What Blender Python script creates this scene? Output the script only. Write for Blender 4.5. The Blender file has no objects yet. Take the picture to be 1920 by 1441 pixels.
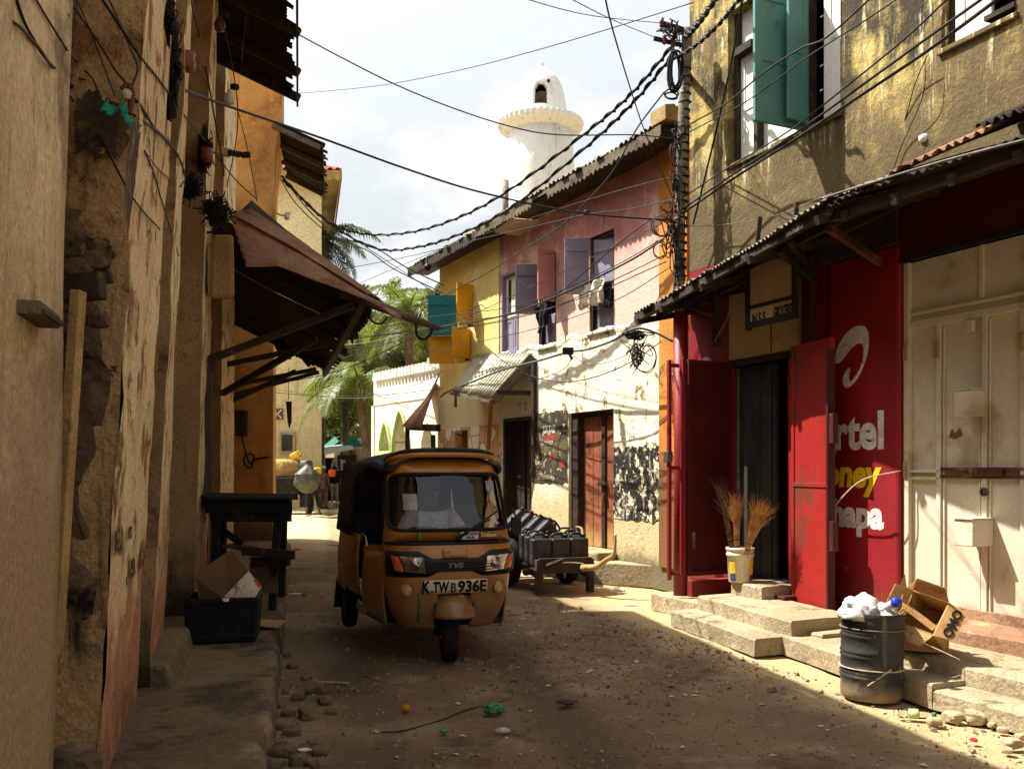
import bpy, bmesh, math, random
from mathutils import Vector, Matrix, noise as mnoise, Euler
random.seed(7)
R = math.radians
SC = bpy.context.scene
COL = SC.collection
F, CX, HY, CH = 1750.0, 960.0, 880.0, 1.6      # focal length in photo pixels, horizon row, eye height

def P(px, py, y):                               # a pixel at depth y -> world point
    return Vector(((px - CX) / F * y, y, CH + (HY - py) / F * y))
def G(px, py, z=0.0):                           # a pixel on the level z -> world point
    y = (CH - z) * F / (py - HY)
    return Vector(((px - CX) / F * y, y, z))
def lin(c):
    return tuple((v / 12.92 if v <= 0.04045 else ((v + 0.055) / 1.055) ** 2.4) for v in c)
def C(r, g, b):                                 # sRGB 0..255 -> linear
    return lin((r / 255, g / 255, b / 255))

# ------------------------------------------------------------------ things, parts
MATS = {}
MW = {}
def tag(o, label=None, cat=None, group=None, kind=None):
    if label: o['label'] = label
    if cat: o['category'] = cat
    if group: o['group'] = group
    if kind: o['kind'] = kind
    return o
def thing(name, label, cat, loc=(0, 0, 0), rotz=0.0, group=None, rot=None):
    o = bpy.data.objects.new(name, None)
    o.empty_display_size = 0.1
    COL.objects.link(o)
    o.location = loc
    o.rotation_euler = rot if rot else (0, 0, rotz)
    MW[o.name] = Matrix.Translation(Vector(loc)) @ Euler(o.rotation_euler).to_matrix().to_4x4()
    return tag(o, label, cat, group)
def children(o):
    return [c for c in bpy.data.objects if c.parent == o]
def copy_tree(o, parent=None):
    c = o.copy(); COL.objects.link(c)
    if parent is not None: c.parent = parent
    for ch in children(o):
        copy_tree(ch, c)
    return c

class MB:
    def __init__(s):
        s.v = []; s.f = []
    def add(s, vs, fs):
        n = len(s.v)
        s.v.extend(Vector(v) for v in vs)
        s.f.extend(tuple(i + n for i in f) for f in fs)
        return s
    def quad(s, a, b, c, d):
        return s.add([a, b, c, d], [(0, 1, 2, 3)])
    def box(s, c, size, rot=None):
        hx, hy, hz = size[0] / 2, size[1] / 2, size[2] / 2
        vs = [Vector((x, y, z)) for z in (-hz, hz) for y in (-hy, hy) for x in (-hx, hx)]
        if rot is not None:
            m = rot if isinstance(rot, Matrix) else Euler(rot).to_matrix()
            vs = [m @ v for v in vs]
        c = Vector(c)
        return s.add([v + c for v in vs], [(0, 2, 3, 1), (4, 5, 7, 6), (0, 1, 5, 4), (2, 6, 7, 3), (0, 4, 6, 2), (1, 3, 7, 5)])
    def hexa(s, bot, top):                      # 4 bottom points (ccw from above) + 4 top points
        return s.add(list(bot) + list(top), [(3, 2, 1, 0), (4, 5, 6, 7), (0, 1, 5, 4), (1, 2, 6, 5), (2, 3, 7, 6), (3, 0, 4, 7)])
    def bar(s, a, b, w, h, up=(0, 0, 1)):       # rectangular bar from a to b
        a, b = Vector(a), Vector(b); d = (b - a).normalized()
        up = Vector(up)
        if abs(d.dot(up)) > 0.95: up = Vector((0, 1, 0))
        x = d.cross(up).normalized() * (w / 2); y = x.cross(d).normalized() * (h / 2)
        return s.add([a - x - y, a + x - y, a + x + y, a - x + y, b - x - y, b + x - y, b + x + y, b - x + y],
                     [(0, 1, 2, 3), (7, 6, 5, 4), (0, 4, 5, 1), (1, 5, 6, 2), (2, 6, 7, 3), (3, 7, 4, 0)])
    def tube(s, pts, r, n=8, cap=True):
        pts = [Vector(p) for p in pts]; m = len(pts); n0 = len(s.v)
        rr = r if isinstance(r, (list, tuple)) else [r] * m
        ref = None
        for i, p in enumerate(pts):
            d = (pts[min(i + 1, m - 1)] - pts[max(i - 1, 0)])
            if d.length < 1e-9: d = Vector((0, 0, 1))
            d.normalize()
            if ref is None:
                ref = Vector((0, 0, 1)) if abs(d.z) < 0.9 else Vector((1, 0, 0))
            x = d.cross(ref)
            if x.length < 1e-4: x = d.cross(Vector((0.3, 1, 0.2)))
            x.normalize(); y = x.cross(d).normalized(); ref = y
            for k in range(n):
                a = 2 * math.pi * k / n
                s.v.append(p + (x * math.cos(a) + y * math.sin(a)) * rr[i])
        for i in range(m - 1):
            for k in range(n):
                k2 = (k + 1) % n
                s.f.append((n0 + i * n + k, n0 + i * n + k2, n0 + (i + 1) * n + k2, n0 + (i + 1) * n + k))
        if cap:
            s.f.append(tuple(n0 + k for k in range(n))[::-1])
            s.f.append(tuple(n0 + (m - 1) * n + k for k in range(n)))
        return s
    def lathe(s, prof, n=24, c=(0, 0, 0), m=None, closed=False):   # prof: list of (r, z), axis z
        n0 = len(s.v); c = Vector(c)
        for r, z in prof:
            for k in range(n):
                a = 2 * math.pi * k / n
                v = Vector((r * math.cos(a), r * math.sin(a), z))
                if m is not None: v = m @ v
                s.v.append(v + c)
        np_ = len(prof)
        for i in range(np_ - 1 + (1 if closed else 0)):
            j = (i + 1) % np_
            for k in range(n):
                k2 = (k + 1) % n
                s.f.append((n0 + i * n + k, n0 + i * n + k2, n0 + j * n + k2, n0 + j * n + k))
        if not closed:
            s.f.append(tuple(n0 + k for k in range(n))[::-1])
            s.f.append(tuple(n0 + (np_ - 1) * n + k for k in range(n)))
        return s
    def prism(s, poly, off):                    # polygon extruded by a vector
        off = Vector(off); n = len(poly)
        vs = [Vector(p) for p in poly]; vs += [v + off for v in vs]
        fs = [tuple(range(n))[::-1], tuple(range(n, 2 * n))]
        fs += [(i, (i + 1) % n, n + (i + 1) % n, n + i) for i in range(n)]
        return s.add(vs, fs)
    def grid(s, fn, nu, nv, closed_u=False):
        n0 = len(s.v); cu = nu if closed_u else nu + 1
        for j in range(nv + 1):
            for i in range(cu):
                s.v.append(Vector(fn(i / nu, j / nv)))
        for j in range(nv):
            for i in range(nu):
                i2 = (i + 1) % cu if closed_u else i + 1
                s.f.append((n0 + j * cu + i, n0 + j * cu + i2, n0 + (j + 1) * cu + i2, n0 + (j + 1) * cu + i))
        return s
    def build(s, name, m, parent=None, smooth=False, bevel=0.0, solid=0.0, world=True, seg=2, fix=True, merge=False):
        me = bpy.data.meshes.new(name)
        vs = s.v
        if parent is not None and world:
            inv = MW[parent.name].inverted()
            vs = [inv @ v for v in vs]
        me.from_pydata([tuple(v) for v in vs], [], s.f)
        if fix or merge:
            bm = bmesh.new(); bm.from_mesh(me)
            if merge: bmesh.ops.remove_doubles(bm, verts=bm.verts, dist=1e-4)
            if fix: bmesh.ops.recalc_face_normals(bm, faces=bm.faces)
            bm.to_mesh(me); bm.free()
        me.update()
        if smooth:
            me.polygons.foreach_set('use_smooth', [True] * len(me.polygons))
        if m: me.materials.append(MATS[m] if isinstance(m, str) else m)
        o = bpy.data.objects.new(name, me); COL.objects.link(o)
        if parent is not None:
            o.parent = parent
            MW[o.name] = MW[parent.name].copy()
        else:
            MW[o.name] = Matrix.Identity(4)
        if bevel:
            b = o.modifiers.new('bevel', 'BEVEL'); b.width = bevel; b.segments = seg; b.limit_method = 'ANGLE'; b.angle_limit = R(40)
            b.harden_normals = False
        if solid:
            d = o.modifiers.new('solid', 'SOLIDIFY'); d.thickness = solid; d.offset = 0
        if smooth and not bevel:
            pass
        return o

def catmull(pts, sub=6):
    pts = [Vector(p) for p in pts]
    if len(pts) < 3: 
        return [pts[0].lerp(pts[1], i / sub) for i in range(sub + 1)]
    q = [pts[0] * 2 - pts[1]] + pts + [pts[-1] * 2 - pts[-2]]
    out = []
    for i in range(1, len(q) - 2):
        a, b, c, d = q[i - 1], q[i], q[i + 1], q[i + 2]
        for k in range(sub):
            t = k / sub
            out.append(0.5 * ((2 * b) + (c - a) * t + (2 * a - 5 * b + 4 * c - d) * t * t + (3 * b - a - 3 * c + d) * t ** 3))
    out.append(pts[-1])
    return out

class Frame:                                    # a facade: s along the wall, z up, o out of the wall
    def __init__(s, O, d):
        s.O = Vector((O[0], O[1], 0)); s.d = Vector((d[0], d[1], 0)).normalized()
        s.n = (-s.d).cross(Vector((0, 0, 1)))
        s.m = Matrix((( -s.d.x, 0, s.n.x), (-s.d.y, 0, s.n.y), (0, 1, 0)))   # text matrix (x right, y up, z out)
    def p(s, a, z, o=0.0):
        v = s.O + s.d * a + s.n * o
        return Vector((v.x, v.y, z))
    def hit(s, px, py, o=0.0):
        u = Vector(((px - CX) / F, 1, 0))
        t = (s.n.dot(s.O) + o) / s.n.dot(u)
        w = u * t - s.O
        return w.dot(s.d), CH + (HY - py) / F * t
    def S(s, px, o=0.0): return s.hit(px, HY, o)[0]
    def box(s, mb, s0, s1, z0, z1, o0, o1):
        b = [s.p(s0, z0, o0), s.p(s1, z0, o0), s.p(s1, z0, o1), s.p(s0, z0, o1)]
        t = [s.p(s0, z1, o0), s.p(s1, z1, o0), s.p(s1, z1, o1), s.p(s0, z1, o1)]
        return mb.hexa(b, t)

def facade(fr, s0, s1, z0, z1, opens, o=0.0, reveal=0.25, depth=4.0, step=0.35, amp=0.006, closed=True):
    mb = MB()
    def ticks(a, b, cuts):
        t = sorted(set([a, b] + [c for c in cuts if a < c < b])); out = [t[0]]
        for x, y in zip(t, t[1:]):
            n = max(1, int(math.ceil((y - x) / step)))
            out += [x + (y - x) * k / n for k in range(1, n + 1)]
        return out
    xs = ticks(s0, s1, [e for q in opens for e in q[:2]])
    zs = ticks(z0, z1, [e for q in opens for e in q[2:4]])
    idx = {}
    def vid(i, j):
        if (i, j) not in idx:
            w = fr.p(xs[i], zs[j], o)
            k = mnoise.noise(w * 1.7) * amp
            idx[(i, j)] = len(mb.v); mb.v.append(w + fr.n * k)
        return idx[(i, j)]
    for i in range(len(xs) - 1):
        for j in range(len(zs) - 1):
            cx, cz = (xs[i] + xs[i + 1]) / 2, (zs[j] + zs[j + 1]) / 2
            if any(q[0] < cx < q[1] and q[2] < cz < q[3] for q in opens): continue
            mb.f.append((vid(i, j), vid(i, j + 1), vid(i + 1, j + 1), vid(i + 1, j)))
    for q in opens:
        a, b, c, d = q[:4]; rv = q[4] if len(q) > 4 else reveal
        e = 0.008
        for (p1, p2) in (((a, c), (a, d)), ((a, d), (b, d)), ((b, d), (b, c)), ((b, c), (a, c))):
            if p1[1] == p2[1] == z0: continue
            mb.quad(fr.p(p1[0], p1[1], o + e), fr.p(p2[0], p2[1], o + e), fr.p(p2[0], p2[1], o - rv), fr.p(p1[0], p1[1], o - rv))
    if closed:
        A = [fr.p(s0, z0, o), fr.p(s1, z0, o), fr.p(s1, z0, o - depth), fr.p(s0, z0, o - depth)]
        B = [fr.p(s0, z1, o), fr.p(s1, z1, o), fr.p(s1, z1, o - depth), fr.p(s0, z1, o - depth)]
        mb.quad(A[0], B[0], B[3], A[3]); mb.quad(A[1], A[2], B[2], B[1]); mb.quad(A[3], B[3], B[2], A[2]); mb.quad(*B)
        mb.quad(*A[::-1])
    return mb

def corrugated(mb, wn, wf, on, of, pitch=0.076, amp=0.012, rows=6, rag=0.0, sag=0.0, seed=1, bend=None):
    """sheet with ridges running from the wall edge (wn..wf) to the outer edge (on..of)"""
    rnd = random.Random(seed)
    wn, wf, on, of = map(Vector, (wn, wf, on, of))
    L = max((wf - wn).length, (of - on).length); n = max(8, int(L / pitch * 5))
    nrm = (of - on).cross(wn - on).normalized()
    if nrm.z < 0: nrm = -nrm
    rg = [rnd.uniform(-rag, rag) for _ in range(n // 9 + 3)]
    sheets = [rnd.uniform(-0.5, 0.5) for _ in range(n // 50 + 2)]
    def fn(u, v):
        a = wn.lerp(wf, u); b = on.lerp(of, u)
        k = u * n / 9; i = int(k)
        vv = v
        if v > 0.99 and rag: vv = 1 + rg[i]
        p = a.lerp(b, vv)
        p = p + nrm * (amp * math.sin(u * L / pitch * 2 * math.pi) - sag * math.sin(v * math.pi) + 0.02 * sheets[int(u * n / 50)] * v)
        p = p + nrm * (mnoise.noise(p * 1.3) * 0.02 * (1 if rag else 0.4))
        if bend: p = p + bend(u, v)
        return p
    mb.grid(fn, n, rows)
    return mb

def mesh_from_skin(name, verts, edges, radii, sub=2, root=0):
    me = bpy.data.meshes.new(name + '_src')
    me.from_pydata([tuple(v) for v in verts], edges, [])
    o = bpy.data.objects.new(name + '_src', me); COL.objects.link(o)
    sk = o.modifiers.new('skin', 'SKIN'); sk.use_smooth_shade = True
    lay = me.skin_vertices[0].data
    for i, r in enumerate(radii):
        lay[i].radius = r if isinstance(r, tuple) else (r, r)
        lay[i].use_root = (i == root)
    ss = o.modifiers.new('sub', 'SUBSURF'); ss.levels = sub; ss.render_levels = sub
    dg = bpy.context.evaluated_depsgraph_get(); dg.update()
    m2 = bpy.data.meshes.new_from_object(o.evaluated_get(dg))
    m2.name = name
    bpy.data.objects.remove(o); bpy.data.meshes.remove(me)
    m2.polygons.foreach_set('use_smooth', [True] * len(m2.polygons))
    return m2
def link_mesh(name, me, m, parent=None):
    me.materials.clear(); me.materials.append(MATS[m])
    o = bpy.data.objects.new(name, me); COL.objects.link(o)
    if parent is not None:
        o.parent = parent; MW[o.name] = MW[parent.name].copy()
    return o

def text(body, size, loc, m3, m, parent, name='lettering', bold=0.0, ext=0.0015, align='LEFT', sx=1.0, shear=0.0, space=1.0):
    cu = bpy.data.curves.new(name, 'FONT')
    cu.body = body; cu.size = size; cu.extrude = ext; cu.offset = bold; cu.align_x = align; cu.shear = shear
    cu.space_character = space; cu.resolution_u = 3
    o = bpy.data.objects.new(name + '_src', cu); COL.objects.link(o)
    dg = bpy.context.evaluated_depsgraph_get(); dg.update()
    me = bpy.data.meshes.new_from_object(o.evaluated_get(dg)); me.name = name
    bpy.data.objects.remove(o); bpy.data.curves.remove(cu)
    M = Matrix.Translation(Vector(loc)) @ m3.to_4x4() @ Matrix.Diagonal((sx, 1, 1, 1))
    if parent is not None: M = MW[parent.name].inverted() @ M
    me.transform(M)
    return link_mesh(name, me, m, parent)
# ------------------------------------------------------------------ materials
class NT:
    def __init__(s, name):
        s.m = bpy.data.materials.new(name); s.m.use_nodes = True; MATS[name] = s.m
        s.t = s.m.node_tree; s.b = s.t.nodes['Principled BSDF']; s.out = s.t.nodes['Material Output']
    def n(s, typ, **kw):
        nd = s.t.nodes.new(typ)
        for k, v in kw.items():
            if hasattr(nd, k): setattr(nd, k, v)
        return nd
    def set(s, sock, v):
        if hasattr(v, 'is_output') or isinstance(v, bpy.types.NodeSocket): s.t.links.new(v, sock)
        else: sock.default_value = v
    def vec(s, coord, scale=(1, 1, 1), loc=(0, 0, 0)):
        if coord == 'world': src = s.n('ShaderNodeNewGeometry').outputs['Position']
        else: src = s.n('ShaderNodeTexCoord').outputs['Object']
        mp = s.n('ShaderNodeMapping'); s.set(mp.inputs['Vector'], src)
        mp.inputs['Scale'].default_value = scale; mp.inputs['Location'].default_value = loc
        return mp.outputs[0]
    def noise(s, vec, scale, detail=5, rough=0.6, dist=0.0):
        nd = s.n('ShaderNodeTexNoise'); s.set(nd.inputs['Vector'], vec)
        nd.inputs['Scale'].default_value = scale; nd.inputs['Detail'].default_value = detail
        nd.inputs['Roughness'].default_value = rough; nd.inputs['Distortion'].default_value = dist
        return nd.outputs['Fac']
    def ramp(s, v, lo, hi, a=0.0, b=1.0):
        nd = s.n('ShaderNodeMapRange'); nd.interpolation_type = 'SMOOTHSTEP'
        s.set(nd.inputs['Value'], v); nd.inputs['From Min'].default_value = lo; nd.inputs['From Max'].default_value = hi
        nd.inputs['To Min'].default_value = a; nd.inputs['To Max'].default_value = b
        return nd.outputs[0]
    def math(s, op, a, b=0.0):
        nd = s.n('ShaderNodeMath'); nd.operation = op; s.set(nd.inputs[0], a); s.set(nd.inputs[1], b)
        return nd.outputs[0]
    def mix(s, fac, a, b, typ='MIX'):
        nd = s.n('ShaderNodeMix'); nd.data_type = 'RGBA'; nd.blend_type = typ
        s.set(nd.inputs['Factor'], fac)
        def q(c): return (*c, 1) if isinstance(c, tuple) and len(c) == 3 else c
        s.set(nd.inputs['A'], q(a)); s.set(nd.inputs['B'], q(b))
        return nd.outputs['Result']

def weather(name, c, c2=None, scale=1.5, rough=0.88, patches=(), streaks=(), bands=(), bump=0.35, bscale=28, coord='world',
            metallic=0.0, spec=0.25, fine=0.25, cracks=0.0, coat=0.0, relief=0.0):
    """patches: (colour, scale, lo, hi) noise blotches; streaks: (colour, lo, hi, density) vertical runs; bands: (colour, z0, z1, raggedness)"""
    t = NT(name)
    v = t.vec(coord)
    col = t.mix(t.ramp(t.noise(v, scale, 6, 0.62), 0.35, 0.65), c, c2 if c2 else tuple(x * 0.78 for x in c))
    hgt = t.noise(v, bscale, 6, 0.65)
    for k, (pc, ps, lo, hi) in enumerate(patches):
        vv = t.vec(coord, loc=(3.1 * k + 1, 7.7 * k, 2.3 * k))
        f = t.ramp(t.noise(vv, ps, 9, 0.68, 0.15), lo, hi)
        col = t.mix(f, col, pc)
        if relief:
            hgt = t.math('ADD', hgt, t.math('MULTIPLY', f, -relief))
    for k, (pc, lo, hi, dens) in enumerate(streaks):
        vv = t.vec(coord, scale=(dens, dens, dens * 0.09), loc=(5.3 * k, 1.9 * k, 0))
        f = t.ramp(t.noise(vv, 1.0, 8, 0.68, 0.2), lo, hi)
        f2 = t.ramp(t.noise(t.vec(coord, loc=(9 + k, 4, 1)), 0.9, 4, 0.6), 0.38, 0.62)
        col = t.mix(t.math('MULTIPLY', f, f2), col, pc)
    if bands:
        for (pc, z0, z1, rg) in bands:
            sp = t.n('ShaderNodeSeparateXYZ'); t.set(sp.inputs[0], t.vec(coord))
            zz = t.math('ADD', sp.outputs['Z'], t.math('MULTIPLY', t.math('SUBTRACT', t.noise(v, 3.0, 8, 0.7), 0.5), rg))
            col = t.mix(t.ramp(zz, z0, z1, 1.0, 0.0), col, pc)
    fn = t.ramp(t.noise(v, bscale * 1.7, 4, 0.7), 0.3, 0.7, 1 - fine, 1 + fine * 0.6)
    nd = t.n('ShaderNodeMix'); nd.data_type = 'RGBA'; nd.blend_type = 'MULTIPLY'; nd.inputs['Factor'].default_value = 1
    t.set(nd.inputs['A'], col)
    cb = t.n('ShaderNodeCombineColor'); [t.set(cb.inputs[i], fn) for i in range(3)]
    t.set(nd.inputs['B'], cb.outputs[0]); col = nd.outputs['Result']
    if cracks:
        vo = t.n('ShaderNodeTexVoronoi'); vo.feature = 'DISTANCE_TO_EDGE'; vo.inputs['Scale'].default_value = 1.3
        wv = t.n('ShaderNodeMix'); wv.data_type = 'VECTOR'
        nz = t.n('ShaderNodeTexNoise'); t.set(nz.inputs['Vector'], v); nz.inputs['Scale'].default_value = 2.5
        wv.inputs['Factor'].default_value = 0.25; t.set(wv.inputs['A'], v); t.set(wv.inputs['B'], nz.outputs['Color'])
        t.set(vo.inputs['Vector'], wv.outputs['Result'])
        f = t.ramp(vo.outputs['Distance'], 0.0, 0.012, cracks, 0.0)
        col = t.mix(f, col, (0.03, 0.022, 0.015))
    t.set(t.b.inputs['Base Color'], col)
    t.b.inputs['Roughness'].default_value = rough; t.b.inputs['Metallic'].default_value = metallic
    t.b.inputs['Specular IOR Level'].default_value = spec
    t.b.inputs['Coat Weight'].default_value = coat
    if bump:
        b = t.n('ShaderNodeBump'); b.inputs['Strength'].default_value = bump; b.inputs['Distance'].default_value = 0.03
        t.set(b.inputs['Height'], hgt); t.set(t.b.inputs['Normal'], b.outputs[0])
    return t.m

weather('mould', C(78, 61, 41), C(54, 42, 30), 4, patches=[(C(128, 100, 64), 5, .5, .6), (C(160, 128, 82), 13, .57, .62)], streaks=[(C(150, 118, 74), .5, .6, 14)], bump=.8, relief=.6)
# walls of the left row
weather('plaster_near', C(220, 198, 156), C(196, 172, 130), 1.1, patches=[(C(112, 88, 56), 11, .655, .67), (C(222, 204, 164), 16, .66, .68), (C(120, 96, 60), 1.6, .5, .68), (C(206, 184, 140), 1.2, .55, .7)],
        streaks=[(C(88, 70, 44), .5, .72, 5), (C(210, 190, 148), .55, .7, 8)], bands=[(C(160, 136, 98), 1.4, 2.4, 1.4)], bump=.5, relief=.4)
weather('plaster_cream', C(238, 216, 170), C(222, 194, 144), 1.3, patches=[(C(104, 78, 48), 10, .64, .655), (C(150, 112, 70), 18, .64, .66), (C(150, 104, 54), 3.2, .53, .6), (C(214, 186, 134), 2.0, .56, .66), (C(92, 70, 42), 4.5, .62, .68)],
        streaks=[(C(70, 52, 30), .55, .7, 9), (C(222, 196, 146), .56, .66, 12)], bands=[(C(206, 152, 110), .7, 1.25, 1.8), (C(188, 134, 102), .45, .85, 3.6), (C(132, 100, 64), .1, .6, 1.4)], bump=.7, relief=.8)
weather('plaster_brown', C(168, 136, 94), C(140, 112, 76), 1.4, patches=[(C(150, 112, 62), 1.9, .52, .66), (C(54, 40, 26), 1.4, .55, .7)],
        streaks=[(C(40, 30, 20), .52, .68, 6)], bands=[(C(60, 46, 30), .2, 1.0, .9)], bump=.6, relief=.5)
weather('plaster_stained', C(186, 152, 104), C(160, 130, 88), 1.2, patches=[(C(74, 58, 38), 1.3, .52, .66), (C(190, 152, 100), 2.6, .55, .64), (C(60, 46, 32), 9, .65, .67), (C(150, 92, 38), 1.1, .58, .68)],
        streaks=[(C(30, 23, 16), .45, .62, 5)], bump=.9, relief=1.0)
weather('rubble_stone', C(108, 88, 64), C(82, 66, 48), 3.0, patches=[(C(150, 94, 40), 1.3, .54, .64), (C(28, 22, 16), 2.6, .52, .62)], bump=1.0, bscale=14, cracks=.9, relief=.5)
weather('plaster_orange', C(206, 152, 82), C(186, 126, 62), .9, patches=[(C(124, 84, 44), .7, .48, .7), (C(238, 168, 66), 1.8, .58, .7), (C(90, 62, 34), 5, .66, .7)],
        streaks=[(C(120, 76, 30), .54, .7, 3)], bands=[(C(96, 74, 50), .3, .9, .8)], bump=.35, cracks=.0)
# pink and yellow houses
weather('plaster_pink', C(192, 126, 116), C(174, 108, 102), 1.0, patches=[(C(222, 176, 150), 1.1, .47, .62), (C(206, 164, 130), 3.2, .6, .66)],
        streaks=[(C(226, 190, 150), .58, .68, 10), (C(120, 70, 58), .6, .72, 6)], bands=[(C(218, 180, 160), 4.2, 5.2, 1.6)], bump=.35, relief=.3)  # pale lower band puts the sunlit tone below the eave into the colour
weather('plaster_pale', C(240, 232, 208), C(232, 220, 188), 1.2, patches=[(C(146, 122, 82), 3.4, .57, .62), (C(120, 100, 70), 9, .64, .67), (C(242, 232, 200), 2, .56, .66)],
        streaks=[(C(130, 110, 74), .58, .68, 9)], bands=[(C(200, 178, 132), .9, 1.6, .9), (C(110, 102, 74), .25, .6, .7)], bump=.55, relief=.7)
weather('plaster_yellow', C(228, 206, 124), C(218, 192, 106), 1.1, patches=[(C(240, 224, 160), 1.2, .48, .64)], streaks=[(C(170, 130, 50), .6, .72, 8)],  # paler blotches carry the sunlit tone in the colour
        bands=[(C(236, 222, 170), 3.0, 3.3, .3)], bump=.25)
weather('paint_ochre', C(202, 136, 60), C(184, 114, 48), 1.4, patches=[(C(130, 84, 36), 2.2, .58, .66)], streaks=[(C(120, 76, 34), .58, .7, 8)], bands=[(C(120, 84, 46), 1.6, 1.9, .3)], bump=.3)
weather('peeling_black', C(40, 34, 28), C(30, 26, 22), 3, patches=[(C(230, 216, 180), 7.0, .53, .555), (C(190, 170, 128), 11, .6, .62)], streaks=[(C(232, 218, 184), .55, .6, 16)], bump=.8, relief=1.0)
weather('faded_signboard', C(70, 62, 48), C(56, 48, 38), 3, patches=[(C(186, 166, 120), 7.0, .57, .6), (C(100, 86, 60), 2, .5, .62)], streaks=[(C(210, 190, 144), .6, .66, 14)], bump=.5, relief=.5)
# big stained house
weather('plaster_mouldy', C(206, 182, 110), C(184, 156, 84), .9, patches=[(C(116, 96, 56), 1.3, .42, .56), (C(58, 48, 28), .9, .47, .6)],
        streaks=[(C(66, 54, 30), .40, .6, 4.5), (C(40, 33, 20), .5, .66, 9), (C(238, 226, 176), .56, .66, 10), (C(240, 228, 180), .55, .64, 22)], bands=[(C(96, 80, 50), 4.3, 5.5, 2.2)], bump=.5, relief=.4)
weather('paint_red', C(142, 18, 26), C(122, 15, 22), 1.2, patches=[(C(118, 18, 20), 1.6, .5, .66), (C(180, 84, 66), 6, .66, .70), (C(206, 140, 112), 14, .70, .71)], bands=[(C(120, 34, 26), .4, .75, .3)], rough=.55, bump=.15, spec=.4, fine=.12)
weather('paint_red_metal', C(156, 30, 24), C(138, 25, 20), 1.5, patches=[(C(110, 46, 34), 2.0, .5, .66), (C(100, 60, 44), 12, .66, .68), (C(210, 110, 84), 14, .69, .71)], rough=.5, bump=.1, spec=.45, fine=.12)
weather('paint_red_shaded', C(84, 20, 17), C(70, 17, 15), 1.5, patches=[(C(80, 26, 20), 3, .58, .66)], rough=.6, bump=.1, spec=.25)  # red door paint with the far leaf's shade put into it
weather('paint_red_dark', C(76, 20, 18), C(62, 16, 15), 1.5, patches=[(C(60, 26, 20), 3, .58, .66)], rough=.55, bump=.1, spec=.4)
weather('gate_cream', C(204, 193, 168), C(190, 178, 150), 1.0, patches=[(C(164, 146, 114), 1.3, .52, .68), (C(110, 82, 56), 24, .69, .70), (C(120, 70, 36), 16, .68, .71)], streaks=[(C(140, 108, 64), .62, .72, 10)], rough=.6, bump=.08, spec=.35, fine=.1)
weather('board_beige', C(190, 164, 122), C(170, 144, 104), 1.2, patches=[(C(110, 86, 54), 1.8, .56, .7)], bump=.15, fine=.15)
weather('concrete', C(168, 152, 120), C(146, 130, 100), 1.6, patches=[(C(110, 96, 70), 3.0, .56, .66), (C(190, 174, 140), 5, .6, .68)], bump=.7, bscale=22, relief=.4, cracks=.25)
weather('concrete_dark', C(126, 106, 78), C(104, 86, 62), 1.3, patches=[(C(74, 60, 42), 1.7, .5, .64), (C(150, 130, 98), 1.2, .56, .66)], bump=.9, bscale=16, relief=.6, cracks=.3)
weather('concrete_red', C(160, 128, 96), C(140, 104, 78), 1.6, patches=[(C(150, 60, 44), 2.6, .5, .6), (C(176, 156, 124), 3.4, .58, .66)], bump=.5, relief=.3)
weather('whitewash', C(236, 234, 226), C(224, 222, 212), .8, patches=[(C(196, 190, 174), 1.4, .6, .72)], streaks=[(C(184, 178, 160), .52, .68, 3), (C(150, 144, 128), .6, .7, 7)], bump=.4, bscale=10, fine=.08)
weather('whitewash_cream', C(240, 234, 212), C(230, 222, 196), .8, patches=[(C(206, 190, 140), 1.2, .58, .7)], bump=.2, fine=.08)
weather('pale_green_paint', C(190, 210, 140), C(176, 196, 124), 1.0, bump=.15, fine=.1)
weather('far_wall', C(228, 216, 172), C(212, 198, 154), .35, patches=[(C(168, 152, 110), .5, .52, .7), (C(150, 140, 112), .22, .55, .7)], streaks=[(C(130, 116, 84), .56, .72, 1.4)], bands=[(C(176, 160, 116), 1, 8, 3)], bump=.2, bscale=8)
weather('clay_tile', C(160, 74, 46), C(120, 52, 36), 2.0, patches=[(C(190, 110, 74), 3, .58, .68), (C(70, 40, 30), 4, .6, .7)], bump=.4)
# metal sheets, wood
weather('rust_sheet', C(104, 64, 42), C(74, 44, 30), 1.2, patches=[(C(150, 100, 74), 1.3, .5, .66), (C(44, 28, 20), 2.4, .55, .68)], streaks=[], rough=.75, bump=.2, metallic=.25)
weather('rust_dark', C(52, 38, 30), C(38, 28, 24), 1.5, patches=[(C(84, 56, 38), 1.9, .56, .68)], rough=.8, bump=.3)
weather('rust_pink', C(150, 112, 84), C(118, 82, 58), 1.1, patches=[(C(110, 64, 42), 2.2, .54, .66), (C(190, 140, 110), 1.6, .58, .7)], rough=.8, bump=.2)
weather('zinc_sheet', C(150, 142, 120), C(126, 118, 98), 1.2, patches=[(C(96, 76, 54), 2.0, .58, .68), (C(186, 178, 156), 1.4, .56, .68)], rough=.5, bump=.1, metallic=.45)
weather('zinc_dark', C(96, 86, 70), C(70, 62, 52), 1.4, patches=[(C(104, 64, 40), 1.6, .56, .66)], rough=.6, bump=.15, metallic=.35)
weather('wood_dark', C(66, 54, 40), C(50, 40, 30), 4, patches=[(C(90, 74, 54), 7, .58, .66)], bump=.5, bscale=40)
weather('wood_black', C(40, 38, 32), C(30, 28, 24), 4, patches=[(C(58, 56, 46), 5, .58, .66)], bump=.4, bscale=40)
weather('wood_grey', C(112, 98, 78), C(88, 76, 60), 3, patches=[(C(66, 54, 42), 4, .54, .66)], bump=.5, bscale=36)
weather('wood_pale', C(176, 146, 96), C(150, 120, 76), 4, patches=[(C(110, 84, 52), 6, .56, .66)], bump=.4, bscale=36)
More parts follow.
